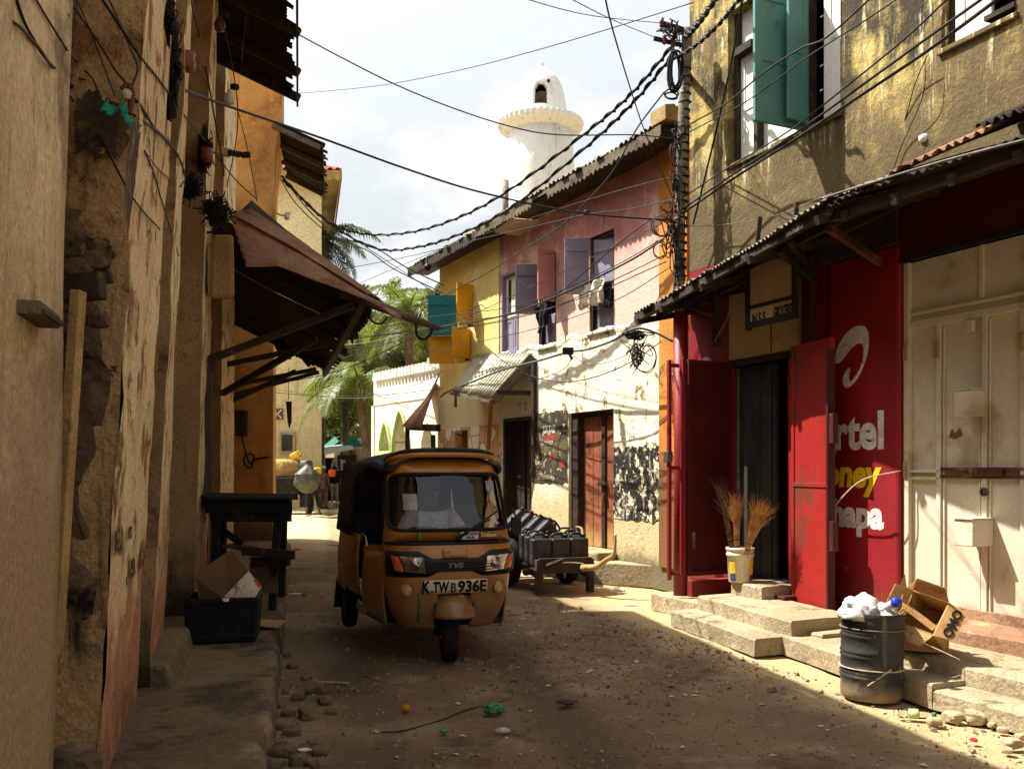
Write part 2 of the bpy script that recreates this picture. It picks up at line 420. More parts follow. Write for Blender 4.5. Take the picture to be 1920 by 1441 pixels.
weather('door_brown', C(150, 88, 56), C(128, 70, 46), 1.6, patches=[(C(84, 44, 30), 3, .54, .68)], streaks=[(C(60, 34, 24), .54, .68, 14)], bands=[(C(170, 130, 80), .5, .85, .9)], bump=.35, bscale=30, rough=.7)
weather('door_dark', C(54, 38, 28), C(42, 30, 24), 2, patches=[(C(80, 54, 38), 3, .56, .68)], bump=.35, rough=.75)
weather('paint_teal', C(92, 138, 128), C(80, 124, 116), 1.6, patches=[(C(52, 96, 90), 2.6, .58, .7)], streaks=[(C(90, 140, 128), .6, .7, 9)], bump=.12, rough=.6, fine=.1)
weather('paint_blue_teal', C(36, 128, 140), C(30, 116, 130), 1.6, bump=.1, rough=.55, fine=.08)
weather('paint_lilac', C(146, 136, 150), C(130, 120, 136), 1.5, patches=[(C(176, 162, 178), 3, .58, .7)], streaks=[(C(110, 96, 110), .6, .72, 10)], bump=.15, rough=.65, fine=.1)
weather('paint_white', C(226, 220, 206), C(212, 204, 186), 1.5, patches=[(C(180, 168, 144), 4, .6, .7)], streaks=[(C(160, 146, 120), .62, .74, 12)], bump=.15, rough=.65, fine=.1)
weather('paint_mustard', C(220, 160, 30), C(204, 142, 24), 1.5, patches=[(C(170, 120, 40), 4, .6, .7)], bump=.12, rough=.6, fine=.1)
weather('paint_rose', C(186, 130, 122), C(170, 112, 106), 1.5, bump=.12, rough=.65, fine=.1)
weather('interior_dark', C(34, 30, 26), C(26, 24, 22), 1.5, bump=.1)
weather('shelf_grey', C(60, 58, 50), C(46, 44, 38), 2.0, patches=[(C(100, 96, 84), 3, .62, .66)], bump=.1)
# road
weather('dirt_near', C(104, 80, 54), C(84, 63, 43), .55, patches=[(C(66, 50, 35), .8, .5, .68), (C(138, 112, 80), 1.9, .55, .68), (C(150, 126, 94), 11, .60, .67), (C(52, 40, 28), 6, .58, .68), (C(188, 172, 142), 55, .68, .72)], bump=1.0, bscale=16, fine=.4, coord='world')
weather('dirt_pale', C(206, 180, 136), C(186, 160, 116), .6, patches=[(C(150, 124, 86), 2.4, .54, .66)], bump=.6, bscale=14, fine=.3)
weather('earth', C(150, 126, 88), C(128, 104, 72), .3, bump=.4)
weather('pebble', C(160, 140, 112), C(108, 90, 70), 3.0, fine=.4, bump=.4, bscale=40)
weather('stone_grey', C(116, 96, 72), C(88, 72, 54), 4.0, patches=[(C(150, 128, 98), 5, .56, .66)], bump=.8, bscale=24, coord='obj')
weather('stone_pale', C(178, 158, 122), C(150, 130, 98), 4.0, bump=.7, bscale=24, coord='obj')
weather('litter_paper', C(200, 190, 170), C(160, 148, 126), 3, bump=.2)
# tuk tuk
weather('tuk_orange', C(178, 117, 34), C(152, 96, 30), 1.6, rough=.42, spec=.5, bump=.05, bscale=60, patches=[(C(170, 104, 42), 2.2, .5, .7), (C(110, 82, 50), 5, .56, .68), (C(84, 66, 46), 22, .66, .68)], bands=[(C(120, 88, 54), .32, .95, .9)], coord='obj', fine=.1, coat=.25)
weather('canvas_black', C(46, 44, 42), C(34, 32, 31), 2.4, rough=.7, bump=.5, bscale=7, coord='obj', patches=[(C(74, 68, 60), 3, .58, .72)])
weather('black_plastic', C(26, 25, 24), C(18, 18, 17), 3, rough=.5, bump=.05, coord='obj', patches=[(C(58, 50, 40), 4, .62, .74)])
weather('rubber', C(34, 31, 29), C(24, 22, 21), 5, rough=.85, bump=.3, bscale=60, coord='obj', patches=[(C(84, 70, 54), 6, .56, .7)])
weather('steel', C(140, 136, 128), C(100, 94, 86), 5, rough=.4, metallic=.8, bump=.1, coord='obj')
weather('chrome', C(200, 200, 200), C(170, 170, 170), 5, rough=.12, metallic=1.0, bump=0, coord='obj')
weather('plate_white', C(214, 204, 176), C(196, 186, 156), 6, rough=.6, bump=.05, coord='obj', patches=[(C(150, 136, 104), 9, .6, .68)])
weather('ink_black', C(22, 20, 20), C(16, 15, 15), 6, rough=.6, bump=0)
weather('ink_grey', C(120, 118, 114), C(100, 98, 94), 6, rough=.5, bump=0, metallic=.5)
weather('amber', C(196, 84, 40), C(170, 64, 30), 6, rough=.15, bump=0, spec=.6)
weather('reflector', C(190, 160, 110), C(160, 130, 90), 20, rough=.3, bump=.1)
weather('sticker_lilac', C(206, 190, 206), C(190, 172, 190), 6, rough=.5, bump=0)
weather('paper', C(226, 222, 208), C(206, 200, 186), 6, rough=.8, bump=.05)
weather('seat_vinyl', C(44, 34, 30), C(32, 26, 24), 4, rough=.5, bump=.1)
# misc
weather('cable_black', C(24, 21, 20), C(34, 29, 26), 8, rough=.6, bump=0)
weather('cable_grey', C(120, 110, 98), C(86, 78, 70), 6, rough=.6, bump=0)
weather('cable_brown', C(84, 58, 42), C(60, 42, 32), 6, rough=.7, bump=0)
weather('cable_green', C(92, 108, 88), C(70, 86, 70), 6, rough=.6, bump=0)
weather('rope', C(200, 184, 150), C(166, 148, 114), 20, rough=.9, bump=.2)
weather('pole_grey', C(150, 138, 118), C(112, 100, 84), 3, patches=[(C(70, 58, 48), 3.5, .5, .62), (C(206, 196, 176), 6, .6, .66)], bump=.4)
weather('barrel_black', C(58, 55, 50), C(42, 40, 37), 3, rough=.6, bump=.25, coord='obj', patches=[(C(104, 95, 80), 3.4, .5, .7), (C(150, 138, 116), 14, .64, .7)], streaks=[(C(112, 102, 86), .56, .68, 16)], bands=[(C(128, 110, 82), .02, .16, .2)], fine=.2)
weather('bucket_white', C(214, 200, 168), C(196, 180, 144), 3, rough=.5, bump=.05, coord='obj', patches=[(C(160, 136, 96), 5, .6, .7)])
weather('bucket_yellow', C(232, 186, 40), C(216, 168, 30), 3, rough=.5, bump=0)
weather('bucket_blue', C(70, 84, 120), C(60, 70, 104), 3, rough=.5, bump=0)
weather('broom_straw', C(196, 152, 92), C(160, 118, 66), 12, rough=.9, bump=0)
weather('broom_dark', C(96, 66, 38), C(74, 50, 30), 12, rough=.9, bump=0)
weather('cardboard', C(180, 138, 88), C(160, 120, 74), 3, rough=.9, bump=.25, bscale=14, coord='obj', patches=[(C(132, 96, 60), 5, .52, .66), (C(104, 78, 52), 11, .62, .7), (C(206, 172, 124), 7, .62, .68)], fine=.1)
weather('cardboard_dark', C(104, 78, 52), C(88, 66, 44), 2, rough=.9, bump=.1, coord='obj')
weather('carton_white', C(216, 200, 176), C(200, 184, 160), 3, rough=.8, bump=.05, coord='obj')
weather('crate_black', C(16, 15, 15), C(22, 21, 20), 4, rough=.5, bump=.1, coord='obj')
weather('bag_white', C(214, 210, 202), C(186, 182, 172), 5, rough=.3, bump=.9, bscale=9, spec=.6, coord='obj', patches=[(C(150, 140, 124), 6, .58, .7)])
weather('bag_grey', C(80, 78, 70), C(58, 56, 50), 3, rough=.5, bump=.6, bscale=9, coord='obj', patches=[(C(104, 98, 84), 3, .55, .7), (C(72, 56, 42), 2, .58, .7)])
weather('sack_tan', C(164, 134, 90), C(132, 104, 70), 2, rough=.8, bump=.6, bscale=6, coord='obj', patches=[(C(214, 196, 90), 1.5, .55, .7)])
weather('plastic_blue', C(40, 66, 170), C(32, 54, 150), 5, rough=.3, bump=0)
weather('plastic_green', C(22, 122, 66), C(18, 100, 54), 5, rough=.25, bump=.4, bscale=20, spec=.6)
weather('plastic_red', C(196, 30, 34), C(170, 24, 28), 5, rough=.4, bump=.1)
weather('plastic_yellow', C(238, 190, 30), C(224, 170, 24), 3, rough=.4, bump=.05, coord='obj')
weather('fruit_orange', C(196, 130, 34), C(160, 96, 24), 8, rough=.6, bump=.2)
weather('jerry_black', C(40, 39, 38), C(30, 29, 29), 4, rough=.42, bump=.1, coord='obj', patches=[(C(92, 86, 76), 3.5, .55, .72)], spec=.5)
weather('teal_rag', C(48, 150, 122), C(36, 126, 102), 8, rough=.9, bump=.6, bscale=30)
weather('fibre_dark', C(44, 34, 26), C(30, 24, 18), 10, rough=.95, bump=.4)
weather('porcelain', C(206, 196, 176), C(180, 168, 146), 6, rough=.3, bump=0)
weather('porcelain_red', C(120, 66, 52), C(96, 50, 40), 6, rough=.35, bump=0)
weather('skin_dark', C(92, 58, 40), C(80, 50, 34), 6, rough=.55, bump=.05)
weather('hair_black', C(18, 16, 15), C(12, 11, 11), 8, rough=.8, bump=.2)
weather('cloth_black', C(28, 27, 28), C(20, 19, 20), 6, rough=.95, bump=.3, bscale=14)
weather('cloth_grey', C(150, 138, 120), C(128, 116, 100), 5, rough=.95, bump=.3, bscale=14)
weather('cloth_brown', C(84, 66, 52), C(66, 52, 42), 5, rough=.95, bump=.3, bscale=14)
weather('cloth_white', C(214, 212, 214), C(192, 190, 196), 5, rough=.9, bump=.3, bscale=12)
weather('cloth_cream', C(220, 210, 190), C(196, 184, 160), 5, rough=.95, bump=.5, bscale=14)
weather('cloth_navy', C(34, 34, 46), C(24, 24, 34), 5, rough=.95, bump=.5, bscale=14)
weather('cloth_cap', C(150, 140, 124), C(120, 112, 98), 5, rough=.95, bump=.2)
weather('cloth_orange', C(220, 90, 40), C(196, 74, 30), 5, rough=.95, bump=.2)
weather('text_white', C(224, 216, 206), C(200, 188, 178), 6, rough=.7, bump=.1, patches=[(C(180, 150, 140), 7, .55, .66), (C(140, 40, 42), 20, .655, .67)])
weather('text_yellow', C(236, 190, 20), C(222, 174, 14), 6, rough=.6, bump=0)
weather('text_red', C(150, 62, 46), C(128, 52, 40), 6, rough=.8, bump=0, patches=[(C(120, 90, 70), 14, .56, .6)])
weather('text_faded', C(196, 184, 156), C(150, 136, 108), 12, rough=.9, bump=0, patches=[(C(90, 78, 58), 22, .54, .58)])
weather('text_flaked', C(44, 36, 30), C(60, 48, 36), 12, rough=.9, bump=0, patches=[(C(176, 140, 88), 26, .52, .56)])
weather('paint_moss', C(64, 92, 54), C(50, 74, 44), 14, rough=.9, bump=0, patches=[(C(110, 100, 74), 20, .55, .6)])
weather('roof_green', C(60, 140, 112), C(50, 124, 98), 3, rough=.6, bump=.1)
weather('mosaic_tan', C(196, 130, 74), C(180, 116, 62), 1.6, bump=.3)

def simple_leaf(name, c, c2, trans=0.35):
    t = NT(name)
    v = t.vec('world')
    col = t.mix(t.ramp(t.noise(v, 1.2, 4), .35, .65), c, c2)
    oi = t.noise(v, 9, 2)
    col = t.mix(t.ramp(oi, .3, .7), col, tuple(x * 1.35 for x in c2))
    t.set(t.b.inputs['Base Color'], col); t.b.inputs['Roughness'].default_value = .5
    t.b.inputs['Specular IOR Level'].default_value = .35
    tr = t.n('ShaderNodeBsdfTranslucent'); t.set(tr.inputs['Color'], t.mix(.5, col, (0.25, 0.32, 0.03)))
    ms = t.n('ShaderNodeMixShader'); ms.inputs[0].default_value = trans
    t.t.links.new(t.b.outputs[0], ms.inputs[1]); t.t.links.new(tr.outputs[0], ms.inputs[2])
    t.t.links.new(ms.outputs[0], t.out.inputs['Surface'])
simple_leaf('palm_leaf', (.075, .10, .022), (.11, .13, .03))
simple_leaf('palm_leaf_dark', (.03, .045, .016), (.05, .065, .022), .2)
simple_leaf('tree_leaf', (.055, .075, .02), (.09, .11, .028))
simple_leaf('tree_leaf_pale', (.10, .13, .03), (.15, .17, .045))
weather('bark', C(104, 88, 70), C(78, 64, 50), 4, bump=.6)

def glass(name, tint, refl=0.9, base=0.75, rough=0.02):
    t = NT(name)
    tr = t.n('ShaderNodeBsdfTransparent'); tr.inputs['Color'].default_value = (*tint, 1)
    gl = t.n('ShaderNodeBsdfGlossy'); gl.inputs['Roughness'].default_value = rough; gl.inputs['Color'].default_value = (refl, refl, refl, 1)
    fr = t.n('ShaderNodeFresnel'); fr.inputs['IOR'].default_value = 1.5
    ms = t.n('ShaderNodeMixShader')
    t.set(ms.inputs[0], t.math('ADD', fr.outputs[0], 1 - base))
    t.t.links.new(tr.outputs[0], ms.inputs[1]); t.t.links.new(gl.outputs[0], ms.inputs[2])
    t.t.links.new(ms.outputs[0], t.out.inputs['Surface'])
glass('windscreen_glass', (.86, .9, .92), .8, .97)
glass('lamp_glass', (.9, .9, .9), .9, .85)
glass('bottle_clear', (.9, .94, .9), .9, .9, .08)
glass('window_dark_glass', (.12, .12, .12), .9, .93)
def crazy_paving():
    t = NT('crazy_paving')
    v = t.vec('world', scale=(1, 1, 1))
    vo = t.n('ShaderNodeTexVoronoi'); vo.feature = 'DISTANCE_TO_EDGE'; vo.inputs['Scale'].default_value = 3.2; t.set(vo.inputs['Vector'], v)
    vc = t.n('ShaderNodeTexVoronoi'); vc.inputs['Scale'].default_value = 3.2; t.set(vc.inputs['Vector'], v)
    sp = t.n('ShaderNodeSeparateColor'); t.set(sp.inputs[0], vc.outputs['Color'])
    c = t.mix(t.ramp(sp.outputs[0], .55, .58), C(214, 164, 112), C(240, 230, 200))
    c = t.mix(t.ramp(vo.outputs['Distance'], 0.012, 0.03, 1, 0), c, C(96, 78, 56))
    t.set(t.b.inputs['Base Color'], c); t.b.inputs['Roughness'].default_value = .85
crazy_paving()
# ------------------------------------------------------------------ left row: old plastered house with pilasters
def lean_at(y):
    return lerp1([(3.0, .024), (3.6, .062), (5.7, .060), (7.2, .045), (9, .030), (12, .012), (18, .0)], y)
def lerp1(tab, t):
    if t <= tab[0][0]: return tab[0][1]
    for (a, b), (c, d) in zip(tab, tab[1:]):
        if t <= c: return b + (d - b) * (t - a) / (c - a)
    return tab[-1][1]
def lv(x, y, z): return Vector((x + lean_at(y) * (z - 1.6), y, z))
def rough_wall(pts, z0, z1, amp=0.02, step=0.11, lean=True, freq=2.2, batter=0.0):
    mb = MB()
    nz = max(1, int((z1 - z0) / (step * 1.6)))
    cols = []
    for (a, b) in zip(pts, pts[1:]):
        L = math.hypot(b[0] - a[0], b[1] - a[1]); n = max(1, int(L / step))
        cols += [(a[0] + (b[0] - a[0]) * k / n, a[1] + (b[1] - a[1]) * k / n) for k in range(n)]
    cols.append(pts[-1])
    for j in range(nz + 1):
        z = z0 + (z1 - z0) * j / nz
        for (x, y) in cols:
            w = Vector((x, y, z))
            nv = mnoise.noise_vector(w * freq) * amp + mnoise.noise_vector(w * freq * 3.7) * amp * 0.4
            v = lv(x, y, z) if lean else w
            v = v + Vector((nv.x, nv.y, 0))
            if batter: v.x += batter * max(0, 1 - z / 1.2) ** 2
            mb.v.append(v)
    m = len(cols)
    for j in range(nz):
        for i in range(m - 1):
            mb.f.append((j * m + i, j * m + i + 1, (j + 1) * m + i + 1, (j + 1) * m + i))
    return mb
ZT = 7.02
lb = thing('old_house', 'crumbling ochre plastered house with deep pilasters lining the left side of the street', 'house', (-2.4, 5, 0))
p1 = lambda y: -1.402 - 0.287 * (y - 2.9)
A1 = (p1(-2.5), -2.5); B1 = (p1(2.9), 2.9); B1i = (B1[0] - .43, 2.9 - .13)
P2i = (-2.08, 3.77); P2a = (-1.654, 3.9); P2b = (-2.176, 5.6)
rough_wall([A1, B1, B1i], 0.0, ZT, .012, .12, freq=1.3).build('wall', 'plaster_near', lb, smooth=True)
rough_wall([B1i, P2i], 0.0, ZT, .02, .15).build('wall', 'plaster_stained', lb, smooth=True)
rough_wall([P2i, P2a], 0.0, ZT, .02, .05).build('wall', 'plaster_stained', lb, smooth=True)
rough_wall([P2a, P2b], 0.0, ZT, .016, .09, freq=3).build('wall', 'plaster_cream', lb, smooth=True)
P3i = (-2.42, 5.62); P3s = (-2.45, 5.98); P3a = (-2.26, 6.02); P3b = (-2.633, 7.2); P3c = (-2.95, 7.22); P4i = (-3.36, 8.95); P4a = (-3.03, 9.0)
P4b = (-3.42, 10.5); P4c = (-3.62, 10.52); P5i = (-4.02, 11.97); P5a = (-3.75, 12.0); P5b = (-4.35, 14.6); P5c = (-5.6, 18.4)
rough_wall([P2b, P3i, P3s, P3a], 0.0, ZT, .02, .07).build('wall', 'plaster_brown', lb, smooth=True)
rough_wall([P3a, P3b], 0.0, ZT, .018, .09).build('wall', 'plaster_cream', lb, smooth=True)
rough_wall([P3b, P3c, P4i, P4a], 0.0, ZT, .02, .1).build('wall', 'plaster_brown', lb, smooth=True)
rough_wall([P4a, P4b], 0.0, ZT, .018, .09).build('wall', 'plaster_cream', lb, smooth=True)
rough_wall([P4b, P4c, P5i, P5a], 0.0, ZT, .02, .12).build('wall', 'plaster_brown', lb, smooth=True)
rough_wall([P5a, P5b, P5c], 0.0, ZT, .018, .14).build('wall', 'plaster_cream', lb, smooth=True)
mb = MB()   # body behind the walls, so that no light leaks through
body = [(A1[0] - .2, A1[1]), (-1.05 - .85, 2.6), (-2.75, 5.6), (-3.2, 7), (-4.0, 9), (-4.6, 12), (-6.2, 18.4), (-12, 18.4), (-8, -2.5)]
mb.prism([lv(x, y, 0) for x, y in body], (0, 0, ZT - .02)); mb.build('core', 'plaster_brown', lb)
# rubble showing through the broken plaster of the second pilaster's side
def rubble(u, v):
    x = P2i[0] + .05 + (P2a[0] - P2i[0] - .10) * u; y = P2i[1] + (P2a[1] - P2i[1]) * u
    z = 0.95 + 1.72 * v
    w = Vector((x, y, z))
    edge = min(1, 7 * min(v, 1 - v), (1 - u) * 5 + .2)
    d, _ = mnoise.voronoi(w * Vector((5.5, 5.5, 4.2)).x)
    k = (.055 - .075 * min(d[0], .8)) * edge + .02 * mnoise.noise(w * 9)
    hx = .07 * mnoise.noise(Vector((3, 0, z * 2.3))) * u
    p = lv(x + hx - .02, y - .012 - max(k, -.01), z)
    return p
MB().grid(rubble, 26, 90).build('exposed_rubble', 'rubble_stone', lb, smooth=True)
rs = random.Random(3)
def rock_mb(mb, c, r, seed, sq=(1, 1, .7), det=2):
    bm = bmesh.new(); bmesh.ops.create_icosphere(bm, subdivisions=det, radius=1)
    o = Vector((seed * 3.17, seed * 1.3, seed * .7))
    vs = []
    for v in bm.verts:
        k = 1 + .32 * mnoise.noise(v.co * 1.3 + o) + .12 * mnoise.noise(v.co * 3.1 + o)
        q = v.co * k
        q = Vector((max(-.82, min(.82, q.x)), max(-.8, min(.8, q.y)), max(-.7, min(.78, q.z))))
        vs.append(Vector((q.x * sq[0], q.y * sq[1], q.z * sq[2])) * r + Vector(c))
    bm.verts.index_update()
    fs = [tuple(x.index for x in f.verts) for f in bm.faces]; bm.free()
    return mb.add(vs, fs)
# mould and drip stains with ragged outlines
def stain(pts, dep, m, seed, off=.012, side=True):
    rnd = random.Random(seed); c = [Vector((a, b, 0)) for a, b in pts]; q = catmull(c + [c[0]], 9)[:-1]
    cx = sum(v.x for v in q) / len(q); cy = sum(v.y for v in q) / len(q); mb = MB(); n = len(q); K = 7
    for j in range(K + 1):
        for i, v in enumerate(q):
            r = j / K * (1 + (.30 * mnoise.noise(Vector((i * .35, seed, 0))) + .16 * mnoise.noise(Vector((i * 1.1, seed, 4)))) * (j == K))
            px, py = cx + (v.x - cx) * r, cy + (v.y - cy) * r
            u = (px - CX) / F
            if side: a, b = P2i, P2a
            else: a, b = P2a, P2b
            nx_, ny_ = -(b[1] - a[1]), (b[0] - a[0])
            if not side: nx_, ny_ = (b[1] - a[1]), -(b[0] - a[0])
            l_ = math.hypot(nx_, ny_); nx_, ny_ = nx_ / l_, ny_ / l_
            if ny_ > 0 and side: nx_, ny_ = -nx_, -ny_
            z = CH + (HY - py) / F * 3.9
            for _ in range(3):
                sh_ = .061 * (z - 1.6); t = ((a[0] + sh_) * nx_ + a[1] * ny_ + off + .022) / (u * nx_ + ny_); z = CH + (HY - py) / F * t
            mb.v.append(Vector((u * t, t, z)))
    for j in range(K):
        for i in range(n): mb.f.append((j * n + i, j * n + (i + 1) % n, (j + 1) * n + (i + 1) % n, (j + 1) * n + i))
    return mb.build('mould_stain', m, lb, fix=False)
stain([(142, 190), (165, 172), (205, 185), (236, 215), (240, 262), (222, 300), (205, 288), (180, 300), (160, 270), (145, 285)], 3.8, 'mould', 3)
stain([(140, 440), (165, 452), (200, 445), (212, 480), (190, 520), (160, 500), (142, 520)], 3.8, 'mould', 5)
stain([(248, 225), (262, 232), (258, 300), (250, 360), (240, 430), (234, 380), (238, 300)], 4, 'mould', 8, side=False)
# lumps round the broken hole at the top of the rubble
for i, (px, py, r) in enumerate([(150, 505, .07), (182, 490, .06), (165, 545, .055), (140, 470, .05), (195, 520, .04), (185, 600, .05), (170, 660, .045)]):
    q = P(px, py, 3.74); m_ = MB(); rock_mb(m_, (q.x, q.y, q.z), r * 1.1, i + 11, (1, .6, .8)); m_.build('loose_stone', 'rubble_stone', lb, smooth=False)
# thin wooden door post left standing in the first recess
a = P(147, 545, 3.3); b = P(98, 1300, 3.3)
MB().bar(a, b, .035, .06, (0, 1, 0)).build('door_post', 'wood_pale', lb, bevel=.004)
q = P(158, 545, 3.55); MB().bar(q + Vector((-.16, 0, -.0)), q + Vector((.07, 0, .02)), .07, .10).build('broken_lintel', 'wood_dark', lb, bevel=.006)
# blocks at the foot of the first recess
for i, (px, py, s) in enumerate([(125, 1420, .085), (162, 1425, .075)]):
    q = P(px, py, 3.5); m_ = MB(); rock_mb(m_, (q.x, q.y, q.z - .03), s, 31 + i, (.9, .9, 1.1)); m_.build('foundation_stone', 'stone_grey', lb)
# wooden peg in the nearest wall
q = P(62, 590, 2.43)
wl = thing('wooden_peg', 'weathered wooden block sticking out of the nearest plaster wall', 'wooden block', q)
dn = Vector((-.276, .961, 0))
MB().bar(q - dn * .13 + Vector((.0, 0, 0)), q + dn * .12, .09, .036).build('block', 'wood_grey', wl, bevel=.006)
MB().bar(q - dn * .12 + Vector((.02, 0, -.008)), q + dn * .10 + Vector((.03, 0, -.008)), .06, .014).build('ledge', 'wood_dark', wl, bevel=.003)
# door/window linings of the farther bays
for i, (x0, y0, x1, y1, z0, z1) in enumerate([(-3.05, 8.2, -3.15, 8.2, .3, 2.6), (-3.52, 10.7, -3.52, 10.7, .9, 3.0), (-3.72, 11.4, -3.72, 11.4, .4, 2.8)]):
    MB().bar(lv(x0, y0, z0), lv(x1, y1, z1), .06, .07, (0, 1, 0)).build('door_post', 'wood_grey' if i else 'wood_dark', lb, bevel=.004)
# dark slots between the farther pilasters filled by a dark upright box
MB().box(lv(-3.30, 9.9, 2.0), (.10, .3, 1.5)).build('shutter', 'wood_dark', lb)
# plinth steps at the foot
mb = MB()
mb.hexa([Vector((-2.55, 6.05, .1)), Vector((-2.15, 6.0, .1)), Vector((-2.5, 7.4, .1)), Vector((-2.9, 7.4, .1))],
        [Vector((-2.55, 6.05, .36)), Vector((-2.22, 6.0, .34)), Vector((-2.56, 7.4, .36)), Vector((-2.9, 7.4, .37))])
mb.build('plinth', 'concrete_dark', lb, bevel=.03)
# painted writing, nearly gone
dl = Vector((P2b[0] - P2a[0], P2b[1] - P2a[1], 0)).normalized()
nl = Vector((0, 0, 1)).cross(dl) * -1
if nl.x < 0: nl = -nl
def leftwall_text(body, px, py, size, m, sx=1.0, shear=0.0, bold=.004):
    u = (px - CX) / F
    t = (P2a[0] * nl.x + P2a[1] * nl.y + .024) / (u * nl.x + nl.y)
    z = CH + (HY - py) / F * t; t = ((P2a[0] + .061 * (z - 1.6)) * nl.x + P2a[1] * nl.y + .02) / (u * nl.x + nl.y)
    loc = Vector((u * t, t, z)); loc.x += 0
    m3 = Matrix((( dl.x, 0, nl.x), (dl.y, 0, nl.y), (0, 1, 0)))
    return text(body, size, loc, m3, m, lb, 'painted_writing', bold=bold, sx=sx, shear=shear)
leftwall_text('RED', 216, 1048, .135, 'text_flaked', 1.3)
leftwall_text('AT', 241, 1017, .07, 'text_flaked', 1.9)
leftwall_text('SEA', 246, 1100, .12, 'text_flaked', 1.1)
leftwall_text('M', 237, 1115, .05, 'text_flaked', 1.5)
leftwall_text('ALE', 262, 1082, .13, 'text_flaked', 1.6)
# roof overhang of the old house: rusty sheets on rafters
ev = lambda y: -0.035 - 0.2286 * y
wl_ = lambda y: -.62 - .287 * y
ro = 0
for k, (y0, y1, dz) in enumerate([(-2.5, 1.6, 0), (1.6, 5.2, .03), (5.2, 8.6, -.02), (8.6, 11.85, .02)]):
    mb = MB(); corrugated(mb, (wl_(y0) - .1, y0, 7.05 + dz), (wl_(y1) - .1, y1, 7.05 + dz), (ev(y0) - .06, y0, 6.34 + dz), (ev(y1) - .06, y1, 6.34 + dz), rag=.05, seed=k)
    mb.build('roof_sheet', 'rust_dark', lb, smooth=True, solid=.004)
for y in [0.5, 2, 3.5, 5, 6.4, 7.6, 8.8, 10, 11.0, 11.75]:
    MB().bar((wl_(y) - .1, y, 6.96), (ev(y) + .04, y, 6.27), .07, .10).build('rafter', 'wood_dark', lb)
MB().bar((ev(-2.5) + .02, -2.5, 6.26), (ev(11.8) + .02, 11.8, 6.26), .025, .16).build('fascia', 'wood_dark', lb)
for f in (.3, .6):
    MB().bar((wl_(-2.5) + f, -2.5, 6.95 - .5 * f), (wl_(11.1) + f * 1.1, 11.1, 6.95 - .5 * f), .05, .05).build('batten', 'rust_dark', lb)

# ------------------------------------------------------------------ orange house end wall
oh = thing('orange_house', 'tall orange plastered house behind the rusty awning with small tin eave', 'house', (-5.2, 19, 0))
ox = -4.72
def ohw(u, v):
    pass
prof = [(0, 0), (4.2, .0), (6.6, .02), (7.2, .0), (7.9, .02), (8.15, .06), (8.45, .11), (8.75, .14), (9.1, .15), (10.3, .15)]
mb = MB()
rows = []
for (z, d) in prof: rows.append(ox + d + .004 * z)
n0 = 0
ys = [18.4, 20.0, 21.8]
for (z, d), x in zip(prof, rows):
    mb.v += [Vector((-9, 18.4, z)), Vector((-6.2, 18.4, z)), Vector((-5.4, 18.4, z)), Vector((x, 18.4, z)), Vector((x - .35, 20, z)), Vector((x - .8, 21.8, z)), Vector((-9, 21.8, z))]
for j in range(len(prof) - 1):
    for i in range(7):
        i2 = (i + 1) % 7
        mb.f.append((j * 7 + i, j * 7 + i2, (j + 1) * 7 + i2, (j + 1) * 7 + i))
mb.f.append(tuple(range((len(prof) - 1) * 7, len(prof) * 7)))
mb.build('wall', 'plaster_orange', oh)
# its eave with mossy tin
mb = MB(); corrugated(mb, (-4.65, 18.3, 8.42), (-5.2, 21.6, 8.42), (-3.66, 18.3, 7.98), (-4.3, 21.6, 7.98), rag=.06, seed=9)
mb.build('eave_sheet', 'rust_dark', oh, smooth=True, solid=.004)
for y in (18.35, 19.4, 20.5, 21.5):
    MB().bar((-4.7 - .16 * (y - 18.3), y, 8.36), (-3.75 - .19 * (y - 18.3), y, 7.92), .06, .09).build('rafter', 'wood_grey', oh)
# fringe board under the eave
mb = MB(); pts = []
for k in range(40):
    t = k / 39
    pts.append(Vector((-3.72 - .19 * 3.3 * t, 18.3 + 3.3 * t, 7.86 - .10 * abs(math.sin(k * 1.3)))))
poly = pts + [Vector((-3.72 - .19 * 3.3, 21.6, 8.0)), Vector((-3.72, 18.3, 8.0))]
mb.prism(poly, (.02, 0, 0)); mb.build('fringe_board', 'wood_dark', oh)
# meter box and conduit on the orange wall
q = P(450, 793, 18.3); MB().box(q + Vector((0, 0, 0)), (.26, .16, .5)).build('meter_box', 'wood_dark', oh, bevel=.015)
pts = [P(452, 800, 18.3), P(456, 830, 18.25), P(468, 868, 18.25), P(476, 858, 18.25), P(470, 850, 18.25), P(458, 856, 18.25), P(460, 872, 18.25), P(472, 876, 18.25), P(476, 862, 18.25), P(505, 856, 18.25)]
MB().tube(catmull(pts, 5), .018, 6).build('conduit', 'cable_black', oh, smooth=True)

# ------------------------------------------------------------------ big rusty awning across the pavement
aw = thing('awning', 'sagging rusty corrugated awning on wooden struts over the left pavement', 'awning', (-2.6, 10, 0))
out = lambda y: Vector((-1.54 - .25 * (y - 10), y, 3.46 + .01 * (y - 10)))
inn = lambda y: Vector((-3.42 - .28 * (y - 10), y, 4.45 + .02 * (y - 10)))
for k, (y0, y1, dz) in enumerate([(9.9, 12.3, 0.0), (12.2, 14.9, -.05), (14.8, 17.9, .02)]):
    mb = MB(); o = Vector((0, 0, dz)); corrugated(mb, inn(y0) + o, inn(y1) + o, out(y0) + o, out(y1) + o, rag=.07, sag=.04, seed=20 + k)
    mb.build('roof_sheet', 'rust_dark', aw, smooth=True, solid=.004)
